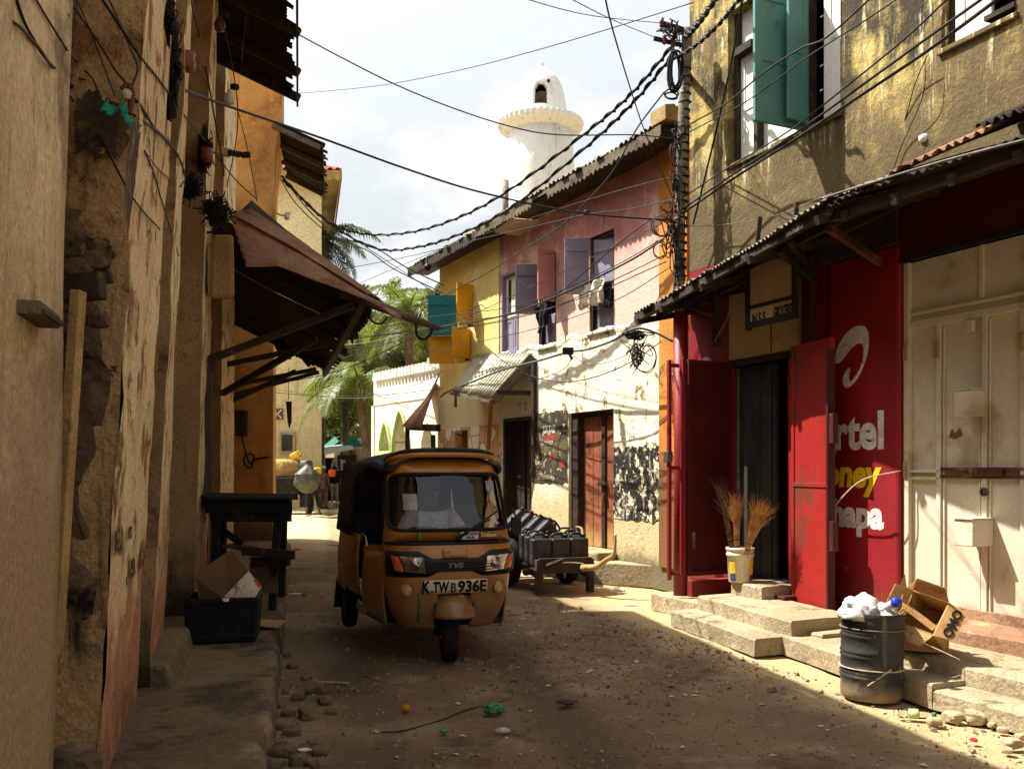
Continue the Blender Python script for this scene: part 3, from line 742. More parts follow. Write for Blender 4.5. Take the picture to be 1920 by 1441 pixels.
# the loose front sheet, twisted so that its rusty face turns to the street
mb = MB()
corrugated(mb, P(430, 398, 9.6), P(470, 392, 10.1), P(686, 548, 9.7), P(706, 556, 10.4), rag=.0, sag=-.02, amp=.008, seed=31)
mb.build('loose_sheet', 'rust_pink', aw, smooth=True, solid=.004)
mb = MB()
def loose(u, v):
    # u along the slope (ridge direction), v across from upper to lower edge
    top = [P(430, 400, 9.7), P(560, 470, 9.7), P(690, 556, 9.75), P(752, 590, 9.8)]
    low = [P(462, 500, 9.25), P(520, 497, 9.25), P(690, 560, 9.6), P(752, 596, 9.78)]
    def cr(L, t):
        k = min(int(t * 3), 2); return L[k].lerp(L[k + 1], t * 3 - k)
    p = cr(top, u).lerp(cr(low, u), v)
    return p + Vector((0, .5, 1)).normalized() * .018 * math.sin(v * 7 * 2 * math.pi) + Vector((0, 0, .012)) * mnoise.noise(p * 3)
mb.grid(loose, 30, 56); mb.build('loose_sheet', 'rust_pink', aw, smooth=True, solid=.004)
mb = MB(); corrugated(mb, P(470, 378, 11.6), P(455, 392, 10.6), P(690, 556, 10.5), P(668, 556, 9.9), rag=.03, amp=.016, seed=35)
mb.build('loose_sheet', 'rust_dark', aw, smooth=True, solid=.004)
# struts from the wall up to the outer beam
for k, y in enumerate((9.95, 11.2, 13.2, 14.3, 16.5, 17.6)):
    w = Vector((inn(y).x + .12, y + (0, .5, -.3, .2, 0, -.4)[k], (2.75, 2.55, 3.0, 2.6, 3.05, 2.9)[k])); o_ = out(y) - Vector(((.14, .5, .2, .7, .3, .2)[k], 0, (.10, .3, .1, .4, .15, .1)[k]))
    MB().bar(w, o_, (.08, .06, .07, .05, .07, .06)[k], .07).build('strut', 'wood_dark', aw)
    MB().bar(inn(y) - Vector((0, 0, .07)), out(y) - Vector((0, 0, .07)), .06, .08).build('rafter', 'wood_dark', aw)
MB().bar(out(9.8) - Vector((.08, 0, .1)), out(18) - Vector((.08, 0, .1)), .08, .09).build('beam', 'wood_dark', aw)
MB().tube([P(640, 548, 9.9), P(740, 585, 9.95), P(824, 616, 10.0)], [.055, .05, .03], 8).build('beam', 'wood_grey', aw, smooth=True)
# fallen end sheets hanging at the far end, and hanging rags of tin
mb = MB(); corrugated(mb, P(470, 560, 17), P(520, 560, 17.8), P(520, 660, 16.6), P(614, 694, 17.4), rag=.08, seed=40)
mb.build('hanging_sheet', 'rust_dark', aw, smooth=True, solid=.004)
mb = MB(); rr = random.Random(5)
pts = [out(10.0 + k * .09) + Vector((.02, 0, -.10 - .09 * abs(math.sin(k * .9)) - rr.uniform(0, .06))) for k in range(30)]
mb.prism(pts + [out(12.7), out(10)], (.015, 0, .01)); mb.build('torn_edge', 'rust_dark', aw)
MB().tube(catmull([P(690, 590, 10), P(700, 604, 10), P(716, 606, 10), P(726, 594, 10)]), .012, 6).build('hook', 'cable_black', aw)
MB().tube(catmull([P(780, 598, 10), P(782, 628, 10), P(795, 636, 10), P(806, 628, 10), P(812, 616, 10)]), .014, 6).build('hook', 'cable_black', aw)
# rust sheet roof stub hanging from a wire at the far corner
hp = thing('hanging_scrap', 'narrow rusty metal scrap hanging from a wire beyond the awning', 'scrap metal', P(541, 770, 17.5))
a = P(541, 690, 17.5); b = P(541, 750, 17.5)
MB().tube([a, b], .006, 5).build('wire', 'cable_black', hp)
MB().prism([P(536, 752, 17.5), P(546, 752, 17.5), P(546, 790, 17.5), P(542, 803, 17.5), P(539, 790, 17.5)], (0, .05, 0)).build('plate', 'rust_sheet', hp)

# ------------------------------------------------------------------ far yellow block with the tiled roof
fb = thing('tall_house', 'tall pale yellow house with red tiled roof and scalloped fascia far behind the awning', 'house', (-11, 38, 0))
Dp = 38.0
q = P(603, 330, Dp); xr = -357 / F * Dp; zt = 13.9
fp = [(-16, Dp), (xr, Dp), (xr - 2.45, Dp + 10), (-18, Dp + 10)]; mb = MB(); mb.hexa([Vector((x, y, 0)) for x, y in fp], [Vector((x, y, zt)) for x, y in fp]); mb.build('wall', 'far_wall', fb)
mb = MB()
ez = CH + (HY - 318) / F * (Dp - .8)
corrugated(mb, (-16, Dp + 5, ez + 2.6), (xr - 4.2, Dp + 5, ez + 2.6), (-16, Dp - .9, ez), (xr + .95, Dp - .9, ez), pitch=.3, amp=.05, rows=18)
corrugated(mb, (xr - 4.2, Dp + 5, ez + 2.6), (xr - 5.4, Dp + 5.4, ez + 2.6), (xr + .95, Dp - .9, ez), (xr - 1.6, Dp + 10.5, ez), pitch=.3, amp=.05, rows=18)
mb.build('roof', 'clay_tile', fb, solid=.04)
for (a, b) in (((-16, Dp - .92), (xr + .97, Dp - .92)), ((xr + .97, Dp - .92), (xr - 1.58, Dp + 10.5))):
    n = 60; A = Vector((*a, ez - .06)); B = Vector((*b, ez - .06))
    pts = []
    for k in range(n * 4 + 1):
        t = k / (n * 4); pts.append(A.lerp(B, t) + Vector((0, 0, -.30 - .10 * abs(math.sin(t * n * math.pi * .5)))))
    MB().prism(pts + [B, A], (0.02, .03, 0)).build('fascia_board', 'wood_pale', fb)
sf = [(-16, Dp - .85), (xr + .9, Dp - .85), (xr - 1.65, Dp + 10.4), (-16, Dp + 10.4)]; MB().hexa([Vector((x, y, ez - .12)) for x, y in sf], [Vector((x, y, ez - .06)) for x, y in sf]).build('soffit', 'board_beige', fb)
q = P(521, 776, Dp - .03); v_ = MB().box(q, (.42, .1, .45)).build('vent', 'wood_grey', fb)
for s in (-1, 1): MB().bar(q + Vector((-.16 * s, -.06, -.17)), q + Vector((.16 * s, -.06, .17)), .03, .03, (0, 1, 0)).build('cross_bar', 'whitewash', v_)
q = P(539, 831, Dp - .03); w_ = MB().box(q, (.62, .14, .92)).build('window', 'concrete', fb)
MB().box(q + Vector((0, -.075, .02)), (.44, .02, .66)).build('pane', 'shelf_grey', w_)
# ------------------------------------------------------------------ white cables' lamp on the far wall
# ------------------------------------------------------------------ pink house and yellow house (one terrace)
PF = Frame((2.07, 12.3), (-.44, .898))
s_or, s_bd, s_yl = PF.S(1240), PF.S(937), PF.S(826)
ZP = 5.95; ZL = 3.63
def win(fr, x0, x1, y0, y1, o=0.0):
    """opening from pixels: left x0, right x1, top y0 and bottom y1 read at its middle"""
    a = fr.S(x1, o); b = fr.S(x0, o); xm = (x0 + x1) / 2
    return (a, b, fr.hit(xm, y1, o)[1], fr.hit(xm, y0, o)[1])
W1 = win(PF, 941, 972, 509, 664); W2 = win(PF, 1011, 1043, 480, 648); W3 = win(PF, 1106, 1152, 437, 618)
D1 = win(PF, 945, 998, 782, 962); D2 = win(PF, 1068, 1152, 770, 1021)
D1 = (D1[0], D1[1], .42, D1[3]); D2 = (D2[0], D2[1], .42, D2[3])
W4 = win(PF, 862, 890, 548, 615); W5 = win(PF, 858, 886, 625, 678); D3 = win(PF, 858, 881, 806, 900)
D3 = (D3[0], D3[1], .3, D3[3])
ph = thing('pink_house', 'two storey pink house with peeling cream ground floor and lilac shutters', 'house', PF.p(1.5, 0, 0))
facade(PF, -.6, s_bd, ZL, ZP, [W1, W2, W3], depth=4).build('wall', 'plaster_pink', ph)
facade(PF, -.6, s_bd, 0, ZL - .002, [D1, D2], o=.012, depth=4).build('wall', 'plaster_pale', ph)
mb = MB(); PF.box(mb, s_or - .62, s_or, .3, ZP, -.2, .045); mb.build('corner_pilaster', 'paint_ochre', ph, bevel=.01)
# band of broken render at the storey line
mb = MB(); rb = random.Random(4)
a = PF.p(0.05, ZL, .01)
def band(u, v):
    s = s_or + (s_bd - s_or) * u; w = PF.p(s, 0, 0)
    return PF.p(s, ZL + .06 - .10 * v + .07 * mnoise.noise(w * 2.3) + .03 * mnoise.noise(w * 9), .014 + .018 * math.sin(v * math.pi) * (0.6 + .6 * mnoise.noise(w * 4 + Vector((0, 0, v)))))
mb.grid(band, 70, 5); mb.build('ledge', 'plaster_pale', ph, smooth=True)
# painted sign patch and the black peeling panel
def patch(x0, x1, y0, y1, o, m, name, fr=PF, par=None, wob=.05, seed=0):
    a, b = fr.S(x1), fr.S(x0); xm = (x0 + x1) / 2; z0 = fr.hit(xm, y1)[1]; z1 = fr.hit(xm, y0)[1]
    def fn(u, v):
        q = Vector((u * 9 + seed, v * 9, seed))
        e = min(u, 1 - u, v, 1 - v) < .001
        k = mnoise.noise(q) * wob if e else 0
        return fr.p(a + (b - a) * u + k * .5, z0 + (z1 - z0) * v + k, o)
    return MB().grid(fn, 24, 24).build(name, m, par)
patch(999, 1066, 772, 905, .022, 'faded_signboard', 'painted_sign', par=ph)
patch(1153, 1240, 836, 975, .022, 'peeling_black', 'painted_panel', par=ph)
def ptext(body, px, py, size, m, sx=1.0, bold=.004, o=.026, shear=0, fr=PF, par=None, name='painted_writing', space=1.0):
    s, z = fr.hit(px, py, o)
    return text(body, size, fr.p(s, z, o), fr.m, m, par or ph, name, bold=bold, sx=sx, shear=shear, space=space)
ptext('JUA KALI', 1018, 812, .17, 'text_white', .62, .006)
ptext('Electric Motor', 1015, 834, .125, 'text_faded', .55, .003)
ptext('Rewinding', 1003, 871, .12, 'text_faded', .7, .003)
ptext('For Repairs & Fridges', 1007, 898, .12, 'text_faded', .58, .003)
for (x0, x1, y0, y1) in ((1022, 1047, 815, 826), (1032, 1040, 852, 862), (1051, 1062, 864, 877)):
    patch(x0, x1, y0, y1, .0265, 'text_red', 'painted_mark', par=ph, wob=.02, seed=x0)
rp = random.Random(12)
mb = MB()
for k in range(26):
    px, py = rp.uniform(1022, 1054), rp.uniform(778, 796); s, z = PF.hit(px, py, .026); a = rp.uniform(0, 6.28); L = rp.uniform(.04, .12)
    w = .012
    mb.quad(PF.p(s, z, .026), PF.p(s + w, z + w, .026), PF.p(s + L * math.cos(a) + w, z + L * math.sin(a), .0265), PF.p(s + L * math.cos(a), z + L * math.sin(a), .0265))
mb.build('painted_leaves', 'paint_moss', ph, fix=False)
# doors
def plank_door(fr, D, o, m, n_planks, par, gapw=.004, split=None):
    a, b, z0, z1 = D; leafs = [(a, b)] if split is None else [(a, split - .05), (split + .05, b)]
    for (p, q) in leafs:
        mb = MB(); n = max(1, int(round(n_planks * (q - p) / (b - a))))
        for k in range(n):
            x0 = p + (q - p) * k / n + gapw; x1 = p + (q - p) * (k + 1) / n - gapw
            fr.box(mb, x0, x1, z0 + .01, z1 - .02, o - .03, o + .004 * (k % 2))
        mb.build('door', m, par, bevel=.004)
plank_door(PF, (D2[0] + .03, D2[1] - .22, D2[2], D2[3] - .05), -.13, 'door_brown', 4, ph, split=D2[0] + .36 * (D2[1] - D2[0]))
mb = MB(); PF.box(mb, D2[1] - .20, D2[1], D2[2], D2[3], -.16, -.03); mb.build('door_frame', 'door_dark', ph, bevel=.005)
mb = MB(); sp = D2[0] + .36 * (D2[1] - D2[0]); PF.box(mb, sp - .05, sp + .05, D2[2] + .01, D2[3] - .05, -.14, -.10); mb.build('door_frame', 'door_dark', ph, bevel=.004)
mb = MB(); PF.box(mb, D2[0] + .03, D2[1] - .2, D2[3] - .05, D2[3], -.16, -.06); mb.build('door_frame', 'door_dark', ph)
s, z = PF.hit(1133, 906, -.08); mb = MB(); PF.box(mb, s - .02, s + .16, z - .02, z + .02, -.12, -.06); mb.build('door_bolt', 'steel', ph)
s, z = PF.hit(1131, 930, -.08); mb = MB(); PF.box(mb, s - .03, s + .03, z - .05, z + .04, -.11, -.06); mb.build('padlock', 'rust_sheet', ph, bevel=.008)
plank_door(PF, (D1[0] + .05, D1[1] - .06, D1[2], D1[3] - .05), -.16, 'door_dark', 6, ph, split=(D1[0] + D1[1]) / 2)
mb = MB()
PF.box(mb, D1[0], D1[0] + .06, D1[2], D1[3], -.2, .02); PF.box(mb, D1[1] - .07, D1[1], D1[2], D1[3], -.2, .02); PF.box(mb, D1[0] + .06, D1[1] - .07, D1[3] - .06, D1[3], -.2, .015)
mb.build('door_frame', 'door_dark', ph, bevel=.005)
# windows of the pink house
def panel_leaf(mb_frame, mb_panel, T, w, h, n=2, st=.07, th=.035):
    """a panelled shutter leaf in local x (0..w), z (0..h), thickness y; T maps to world"""
    def bx(m, x0, x1, z0, z1, y0, y1):
        m.hexa([T @ Vector(q) for q in ((x0, y0, z0), (x1, y0, z0), (x1, y1, z0), (x0, y1, z0))], [T @ Vector(q) for q in ((x0, y0, z1), (x1, y0, z1), (x1, y1, z1), (x0, y1, z1))])
    bx(mb_frame, 0, st, 0, h, 0, th); bx(mb_frame, w - st, w, 0, h, 0, th)
    zs = [0] + [h * k / n for k in range(1, n)] + [h]
    for k, z in enumerate(zs):
        a = 0 if k == 0 else (h - st if k == n else z - st / 2); bx(mb_frame, st, w - st, a, a + st, .001, th - .001)
    bx(mb_panel, st, w - st, st * .5, h - st * .5, th * .3, th * .7)
def leafmat(fr, s, z, o, ang):
    """hinge at s,z,o; ang = angle of the leaf from the wall plane (0: along +s, 90: straight out)"""
    x = fr.d * math.cos(R(ang)) + fr.n * math.sin(R(ang)); y = Vector((0, 0, 1)).cross(x)
    p = fr.p(s, z, o)
    return Matrix(((x.x, y.x, 0, p.x), (x.y, y.y, 0, p.y), (0, 0, 1, p.z), (0, 0, 0, 1)))
def shutter(fr, s, z, o, ang, w, h, m, par, n=2, st=.07, name='shutter', m2=None):
    f, p = MB(), MB(); panel_leaf(f, p, leafmat(fr, s, z, o, ang), w, h, n, st)
    a = f.build(name, m, par, bevel=.004); p.build('panel', m2 or m, a)
    return a
def board_leaf(fr, s, z, o, ang, w, h, m, par, name='shutter', th=.03):
    T = leafmat(fr, s, z, o, ang); mb = MB()
    mb.hexa([T @ Vector(q) for q in ((0, 0, 0), (w, 0, 0), (w, th, 0), (0, th, 0))], [T @ Vector(q) for q in ((0, 0, h), (w, 0, h), (w, th, h), (0, th, h))])
    a = mb.build(name, m, par, bevel=.004)
    mb = MB()
    for z0 in (.12, h - .2):
        mb = MB(); mb.hexa([T @ Vector(q) for q in ((.03, th + .001, z0), (w - .03, th + .001, z0), (w - .03, th + .02, z0), (.03, th + .02, z0))],
                [T @ Vector(q) for q in ((.03, th + .001, z0 + .07), (w - .03, th + .001, z0 + .07), (w - .03, th + .02, z0 + .07), (.03, th + .02, z0 + .07))])
        mb.build('batten', m, a)
    return a
# W1: tall lilac-white double shutter, closed, four panels
a, b, z0, z1 = W1; mid = (a + b) / 2; zm = z0 + (z1 - z0) * .46
for (p, q) in ((a + .05, mid - .005), (mid + .005, b - .05)):
    shutter(PF, p, z0 + .05, -.10, 0, q - p, zm - z0 - .06, 'paint_lilac', ph, 1, .08, 'shutter')
    shutter(PF, p, zm, -.10, 0, q - p, z1 - zm - .05, 'paint_white', ph, 1, .07, 'shutter', 'shelf_grey')
mb = MB(); PF.box(mb, a, a + .05, z0, z1, -.14, .015); PF.box(mb, b - .05, b, z0, z1, -.14, .015); PF.box(mb, a + .05, b - .05, z1 - .05, z1, -.14, .01); PF.box(mb, a + .05, b - .05, z0, z0 + .05, -.14, .03)
mb.build('window_frame', 'paint_lilac', ph, bevel=.005)
# W2 and W3: casements with low boarding, shutters thrown open
for W, pan in ((W2, .36), (W3, .30)):
    a, b, z0, z1 = W
    mb = MB(); PF.box(mb, a, a + .05, z0, z1, -.2, -.02); PF.box(mb, b - .05, b, z0, z1, -.2, -.02); PF.box(mb, a + .05, b - .05, z1 - .06, z1, -.2, -.03)
    mb.build('window_frame', 'door_dark', ph, bevel=.004)
    mb = MB(); n = 4
    for k in range(n):
        PF.box(mb, a + .06 + (b - a - .12) * k / n, a + .06 + (b - a - .12) * (k + 1) / n - .006, z0 + .02, z0 + (z1 - z0) * pan, -.11, -.08)
    mb.build('lower_panel', 'paint_lilac', ph)
    mb = MB(); PF.box(mb, a - .03, b + .03, z0 - .05, z0, -.1, .06); mb.build('sill', 'plaster_pale', ph, bevel=.012)
a, b, z0, z1 = W2
hz = z0 + (z1 - z0) * .42; hh = z1 - hz - .04
board_leaf(PF, b - .02, hz - .06, .03, 62, .38, hh + .02, 'paint_lilac', ph)
shutter(PF, a + .03, hz + .06, .03, 100, .34, hh, 'paint_rose', ph, 1, .06)
a, b, z0, z1 = W3
hz = z0 + (z1 - z0) * .40; hh = z1 - hz - .05
board_leaf(PF, b - .02, hz - .0, .03, 66, .37, hh + .04, 'paint_lilac', ph)
board_leaf(PF, a + .06, hz + .02, -.16, 12, .56, hh - .02, 'paint_lilac', ph)
# roof of the terrace
def terrace_roof(par, s0, s1, seed, zoff=0.0):
    mb = MB(); corrugated(mb, PF.p(s0, 7.3 + zoff, -3.6), PF.p(s1, 7.3 + zoff, -3.6), PF.p(s0, ZP - .03 + zoff, .50), PF.p(s1, ZP - .03 + zoff, .50), rag=.012, seed=seed, pitch=.11, amp=.02)
    mb.build('roof', 'zinc_dark', par, smooth=True, solid=.005)
    mb = MB(); PF.box(mb, s0, s1, ZP - .14, ZP - .09, 0, .44); mb.build('soffit', 'wood_dark', par)
def fringe(fr, s0, s1, z, h, o, m, par, seed, teeth=.12, name='fascia_board', gaps=()):
    rnd = random.Random(seed); top = []; n = int((s1 - s0) / (teeth / 2))
    pts = []
    for k in range(n + 1):
        s = s0 + (s1 - s0) * k / n
        if any(g0 < s < g1 for g0, g1 in gaps): pts.append((s, z - .05)); continue
        pts.append((s, z - h - (teeth * .38 if k % 2 else 0) - rnd.uniform(0, .03)))
    poly = [fr.p(s, zz, o) for s, zz in pts] + [fr.p(s1, z, o), fr.p(s0, z, o)]
    return MB().prism(poly, fr.n * .02).build(name, m, par)
terrace_roof(ph, -.55, s_bd - .02, 3)
fringe(PF, -.5, s_bd, ZP - .05, .10, .47, 'wood_grey', ph, 5, gaps=((2.45, 3.0),))
mb = MB(); PF.box(mb, -.62, -.30, ZP - .02, ZP + .16, -.6, .5); mb.build('barge_board', 'wood_pale', ph)
mb = MB()
for k in range(7):
    rock_mb(mb, PF.p(-.45 + .06 * k, ZP + .2 + .02 * math.sin(k * 2), .3 - .12 * k), .10, 60 + k, (1, 1, .6), 1)
mb.build('ridge_tile', 'zinc_dark', ph)
# loose pale sheet on the roof edge over the border
mb = MB(); s, z = PF.hit(972, 420, .5); mb.hexa([PF.p(s - .35, z - .02, .3), PF.p(s + .35, z - .09, .3), PF.p(s + .35, z - .09, .75), PF.p(s - .35, z - .02, .72)], [PF.p(s - .35, z, .3), PF.p(s + .35, z - .06, .3), PF.p(s + .3, z - .06, .78), PF.p(s - .3, z + .0, .75)])
mb.build('loose_board', 'board_beige', ph)
# pipe on the roof
s, z = PF.hit(948, 420, -.4)
pp = thing('vent_pipe', 'short upright grey pipe standing on the terrace roof before the minaret', 'pipe', PF.p(s, z, -.4))
MB().tube([PF.p(s, z - .15, -.4), PF.p(s, PF.hit(948, 338, -.4)[1], -.4)], .062, 12).build('tube', 'pole_grey', pp, smooth=True)
MB().tube(catmull([PF.p(s + .05, z + .25, -.4), PF.p(s + .3, z + .1, -.3), PF.p(s + .55, z - .1, -.2), PF.p(s + .35, z + .2, -.3), PF.p(s + .7, z - .22, -.1)]), .012, 5).build('wire', 'cable_black', pp)

yh = thing('yellow_house', 'narrow yellow house with teal and mustard shutters beside the pink house', 'house', PF.p(5.5, 0, 0))
facade(PF, s_bd + .002, s_yl, ZL - .35, ZP, [W4, W5], depth=4, o=.02).build('wall', 'plaster_yellow', yh)
zc = PF.hit(880, 800)[1]
facade(PF, s_bd + .002, s_yl + .04, zc, ZL - .352, [], depth=4, o=.035).build('wall', 'plaster_yellow', yh)
facade(PF, s_bd + .002, s_yl + .05, 0, zc - .002, [D3], depth=4, o=.045).build('wall', 'crazy_paving', yh)
plank_door(PF, D3, -.1, 'door_brown', 3, yh)
terrace_roof(yh, s_bd, s_yl + .75, 8, -.02)
fringe(PF, s_bd, s_yl + .7, ZP - .07, .12, .46, 'wood_dark', yh, 15)
# shutters of the yellow house
a, b, z0, z1 = W4
board_leaf(PF, b - .02, z0 - .10, .05, 60, .60, z1 - z0 + .10, 'paint_blue_teal', yh)
shutter(PF, a + .02, z0 + .02, .05, 108, .40, z1 - z0 + .06, 'paint_mustard', yh, 1, .06)
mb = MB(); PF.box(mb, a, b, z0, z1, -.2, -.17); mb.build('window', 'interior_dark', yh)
a, b, z0, z1 = W5
shutter(PF, b + .05, z0, .05, 62, .50, z1 - z0 + .0, 'paint_mustard', yh, 1, .05)
shutter(PF, a + .04, z0 + .02, .05, 112, .48, z1 - z0 + .02, 'paint_mustard', yh, 1, .05)
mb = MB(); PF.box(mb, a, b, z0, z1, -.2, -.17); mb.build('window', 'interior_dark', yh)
s, z = PF.hit(872, 735, .1); MB().tube([PF.p(s, z, .04), PF.p(s, z + .02, .3), PF.p(s, z - .3, .3)], .03, 6).build('bracket', 'wood_grey', yh)
q = PF.p(PF.S(806, .5), ZP - .25, .55)
bl = thing('hanging_lamp', 'small dark lamp hanging under the yellow house eave', 'lamp', q)
MB().tube([q + Vector((0, 0, .16)), q], .012, 6).build('cord', 'cable_black', bl)
MB().lathe([(.02, .06), (.06, .02), (.075, -.03), (.05, -.09), (.01, -.11)], 12, q - Vector((0, 0, .02))).build('shade', 'black_plastic', bl, smooth=True)

# ------------------------------------------------------------------ small tin awning over the first door
ga = thing('tin_awning', 'small grey corrugated tin awning over the dark door between yellow and pink houses', 'awning', PF.p(4.6, 3, .3))
sA, zA = PF.hit(1000, 662, .02); sB, zB = PF.hit(895, 664, .02)
q0 = P(926, 748, 15.9); q1 = P(846, 732, 17.4)
mb = MB(); corrugated(mb, PF.p(sA, zA, .03), PF.p(sB, zB, .05), q0, q1, rag=.03, amp=.022, pitch=.13, seed=50); mb.build('roof_sheet', 'zinc_sheet', ga, smooth=True, solid=.004)
MB().bar(PF.p(sA - .02, zA - .06, .03), q0 + Vector((0, 0, -.03)), .06, .14).build('rafter', 'wood_grey', ga)
MB().bar(PF.p(sB, zB - .05, .05), q1 + Vector((.06, 0, -.03)), .05, .06).build('rafter', 'wood_grey', ga)
MB().bar(q0 + Vector((0, 0, -.05)), q1 + Vector((0, 0, -.05)), .05, .05).build('beam', 'wood_grey', ga)
s, z = PF.hit(922, 780, .2)
MB().bar(q0 + Vector((-.04, 0.02, 0)), q0 + Vector((-.10, .25, -.85)), .07, .07, (0, 1, 0)).build('post', 'door_brown', ga)
MB().bar(PF.p(sA + .1, 2.9, .03), P(930, 735, 15.7), .07, .07).build('strut', 'wood_dark', ga)
MB().bar(PF.p(sA - .08, zA - .1, .05), PF.p(sA - .08, 2.0, .05), .08, .06, PF.n).build('post', 'wood_dark', ga)

# laundry in the two windows
def cloth(name, label, cat, pts4, m, seed, nu=14, nv=16, fold=.06, par=None):
    t = thing(name, label, cat, pts4[0])
    A, B, Cc, D = map(Vector, pts4)
    nn = (B - A).cross(D - A).normalized()
    def fn(u, v):
        p = A.lerp(B, u).lerp(D.lerp(Cc, u), v)
        q = Vector((u * 6 + seed, v * 2.2, seed))
        return p + nn * (fold * mnoise.noise(q) + fold * .6 * math.sin(u * 14 + seed + v * 2)) + Vector((0, 0, .06 * mnoise.noise(q * 1.4) * v))
    MB().grid(fn, nu, nv).build('cloth', m, t, smooth=True, solid=.006)
    return t
a, b, z0, z1 = W3; zz = z0 + (z1 - z0) * .40
cloth('laundry', 'cream clothes drying in the window under lilac shutters', 'laundry', [PF.p(b + .06, zz + .1, .08), PF.p(a + .12, zz + .20, .05), PF.p(a + .2, zz - .20, .06), PF.p(b + .05, zz - .22, .12)], 'cloth_cream', 3, fold=.09)
cloth('laundry', 'dark cloth hanging in the corner of the window beside cream clothes', 'laundry', [PF.p(a + .30, zz + .12, .0), PF.p(a + .05, zz + .1, .0), PF.p(a + .04, zz - .28, .03), PF.p(a + .22, zz - .24, .03)], 'cloth_navy', 8, fold=.05)
a, b, z0, z1 = W2; zz = z0 + (z1 - z0) * .42
cloth('laundry', 'dark blue garment hanging over the low boarding of the narrow window', 'laundry', [PF.p(b - .02, zz + .04, .06), PF.p(a + .10, zz + .12, .06), PF.p(a + .25, zz - .30, .07), PF.p(b - .12, zz - .42, .08)], 'cloth_navy', 5, fold=.06)
# ------------------------------------------------------------------ right side: big mouldy house with shops below
y0_ = 7.10 / (960 / F + .44)
RB = Frame((960 / F * y0_, y0_), (-.44, 1.0))
S = RB.S
sE = S(1293)                       # far corner of the house
ZG = 3.98
rb_ = thing('shop_house', 'tall mould stained yellow house with red shop front and cream metal gate', 'house', RB.p(1, 0, 0))
WA = (S(1577), S(1366), RB.hit(1470, 262)[1], 6.75)
WA = (WA[0], WA[1], 5.03, 6.75)
WB = (S(1905), S(1766), 5.14, 6.8)
facade(RB, -6, sE, ZG, 9.5, [WA, WB], depth=6, reveal=.30).build('wall', 'plaster_mouldy', rb_)
DO = (S(1478), S(1372), .42, 2.80)
DT = (S(1478), S(1372), 2.80, 3.55)
GT = (-1.9, S(1693), .36, 3.55)
facade(RB, -6, sE, 0, ZG - .003, [(DO[0], DO[1], .42, 3.55, .05), (GT[0], GT[1], .36, 3.42, .10)], depth=6).build('wall', 'paint_red', rb_)
# thicker red base and pier with the telephone company painting
mb = MB(); RB.box(mb, S(1692), S(1560), .36, 3.60, -.05, .045); mb.build('pier', 'paint_red', rb_, bevel=.03)
# header board above gate, the red wall's shade put into its darker red
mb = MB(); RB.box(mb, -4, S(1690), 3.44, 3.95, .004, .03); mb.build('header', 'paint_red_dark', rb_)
mb = MB(); RB.box(mb, S(1690), S(1385), 3.60, 3.96, .004, .06); mb.build('header', 'wood_dark', rb_, bevel=.01)
# upper window A
def casement(W, par):
    a, b, z0, z1 = W
    mb = MB()
    RB.box(mb, a, a + .05, z0, z1, -.2, -.08); RB.box(mb, b - .06, b, z0, z1, -.2, -.08)
    RB.box(mb, a + .05, b - .06, z0, z0 + .05, -.2, -.06)
    mb.build('window_frame', 'wood_dark', par, bevel=.005)
casement(WA, rb_)
a, b, z0, z1 = WA
sA1 = S(1408); zt = RB.hit(1390, 95)[1]
shutter(RB, sA1 + .03, z0 + .05, -.16, 0, b - sA1 - .09, zt - z0 - .05, 'paint_white', rb_, 2, .07)
mb = MB(); RB.box(mb, sA1 - .03, sA1 + .03, z0, z1, -.2, -.06); mb.build('mullion', 'wood_dark', rb_)
mb = MB(); RB.box(mb, sA1 + .03, b - .06, zt + .0, zt + .08, -.22, -.02); mb.build('transom', 'wood_dark', rb_)
for k in range(4):
    x0 = sA1 + .05 + (b - sA1 - .11) * k / 4
    mb = MB(); RB.box(mb, x0, x0 + .07, zt + .1, z1, -.18, -.14); mb.build('louvre', 'paint_white', rb_)
mb = MB(); RB.box(mb, S(1495), sA1 - .03, z0 + .05, z1, -.19, -.15); mb.build('window_board', 'paint_white', rb_)
shutter(RB, a + .05, z0 + .03, -.10, 4, S(1537) - a - .05, 1.62, 'paint_white', rb_, 2, .09)
hg = S(1505)
shutter(RB, hg, 5.02, .02, 92, .62, 1.30, 'paint_teal', rb_, 2, .09)
shutter(RB, hg - .07, 5.06, .02, 101, .30, 1.42, 'paint_teal', rb_, 2, .08)
mb = MB(); RB.box(mb, hg - .07, hg + .05, z0, z1, -.12, .02); mb.build('mullion', 'wood_dark', rb_)
for k in range(5):
    mb = MB(); RB.box(mb, a + .1, hg, z0 + .18 + k * .25, z0 + .195 + k * .25, -.24, -.225); mb.build('window_bar', 'steel', rb_)
# upper window B
casement(WB, rb_)
a, b, z0, z1 = WB
shutter(RB, S(1848), z0 + .05, -.10, 0, b - S(1848) - .08, 1.5, 'paint_white', rb_, 2, .09)
mb = MB(); RB.box(mb, a, S(1848), z0 + .05, z0 + .09, -.2, .02); mb.build('sill', 'wood_dark', rb_)
for W in (WA, WB):
    mb = MB(); RB.box(mb, W[0] - .03, W[1] + .03, W[2] - .045, W[2] + .0, -.2, .035); mb.build('sill', 'plaster_mouldy', rb_, bevel=.01)
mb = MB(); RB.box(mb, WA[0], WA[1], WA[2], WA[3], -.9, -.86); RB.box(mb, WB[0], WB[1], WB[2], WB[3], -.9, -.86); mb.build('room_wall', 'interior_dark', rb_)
# rough cement skirt left on the wall
s_, z_ = RB.hit(1732, 260); mb = MB(); rock_mb(mb, RB.p(s_, z_, .0), .045, 77, (1, 1, 1), 2); mb.build('plaster_lump', 'whitewash', rb_, smooth=True)
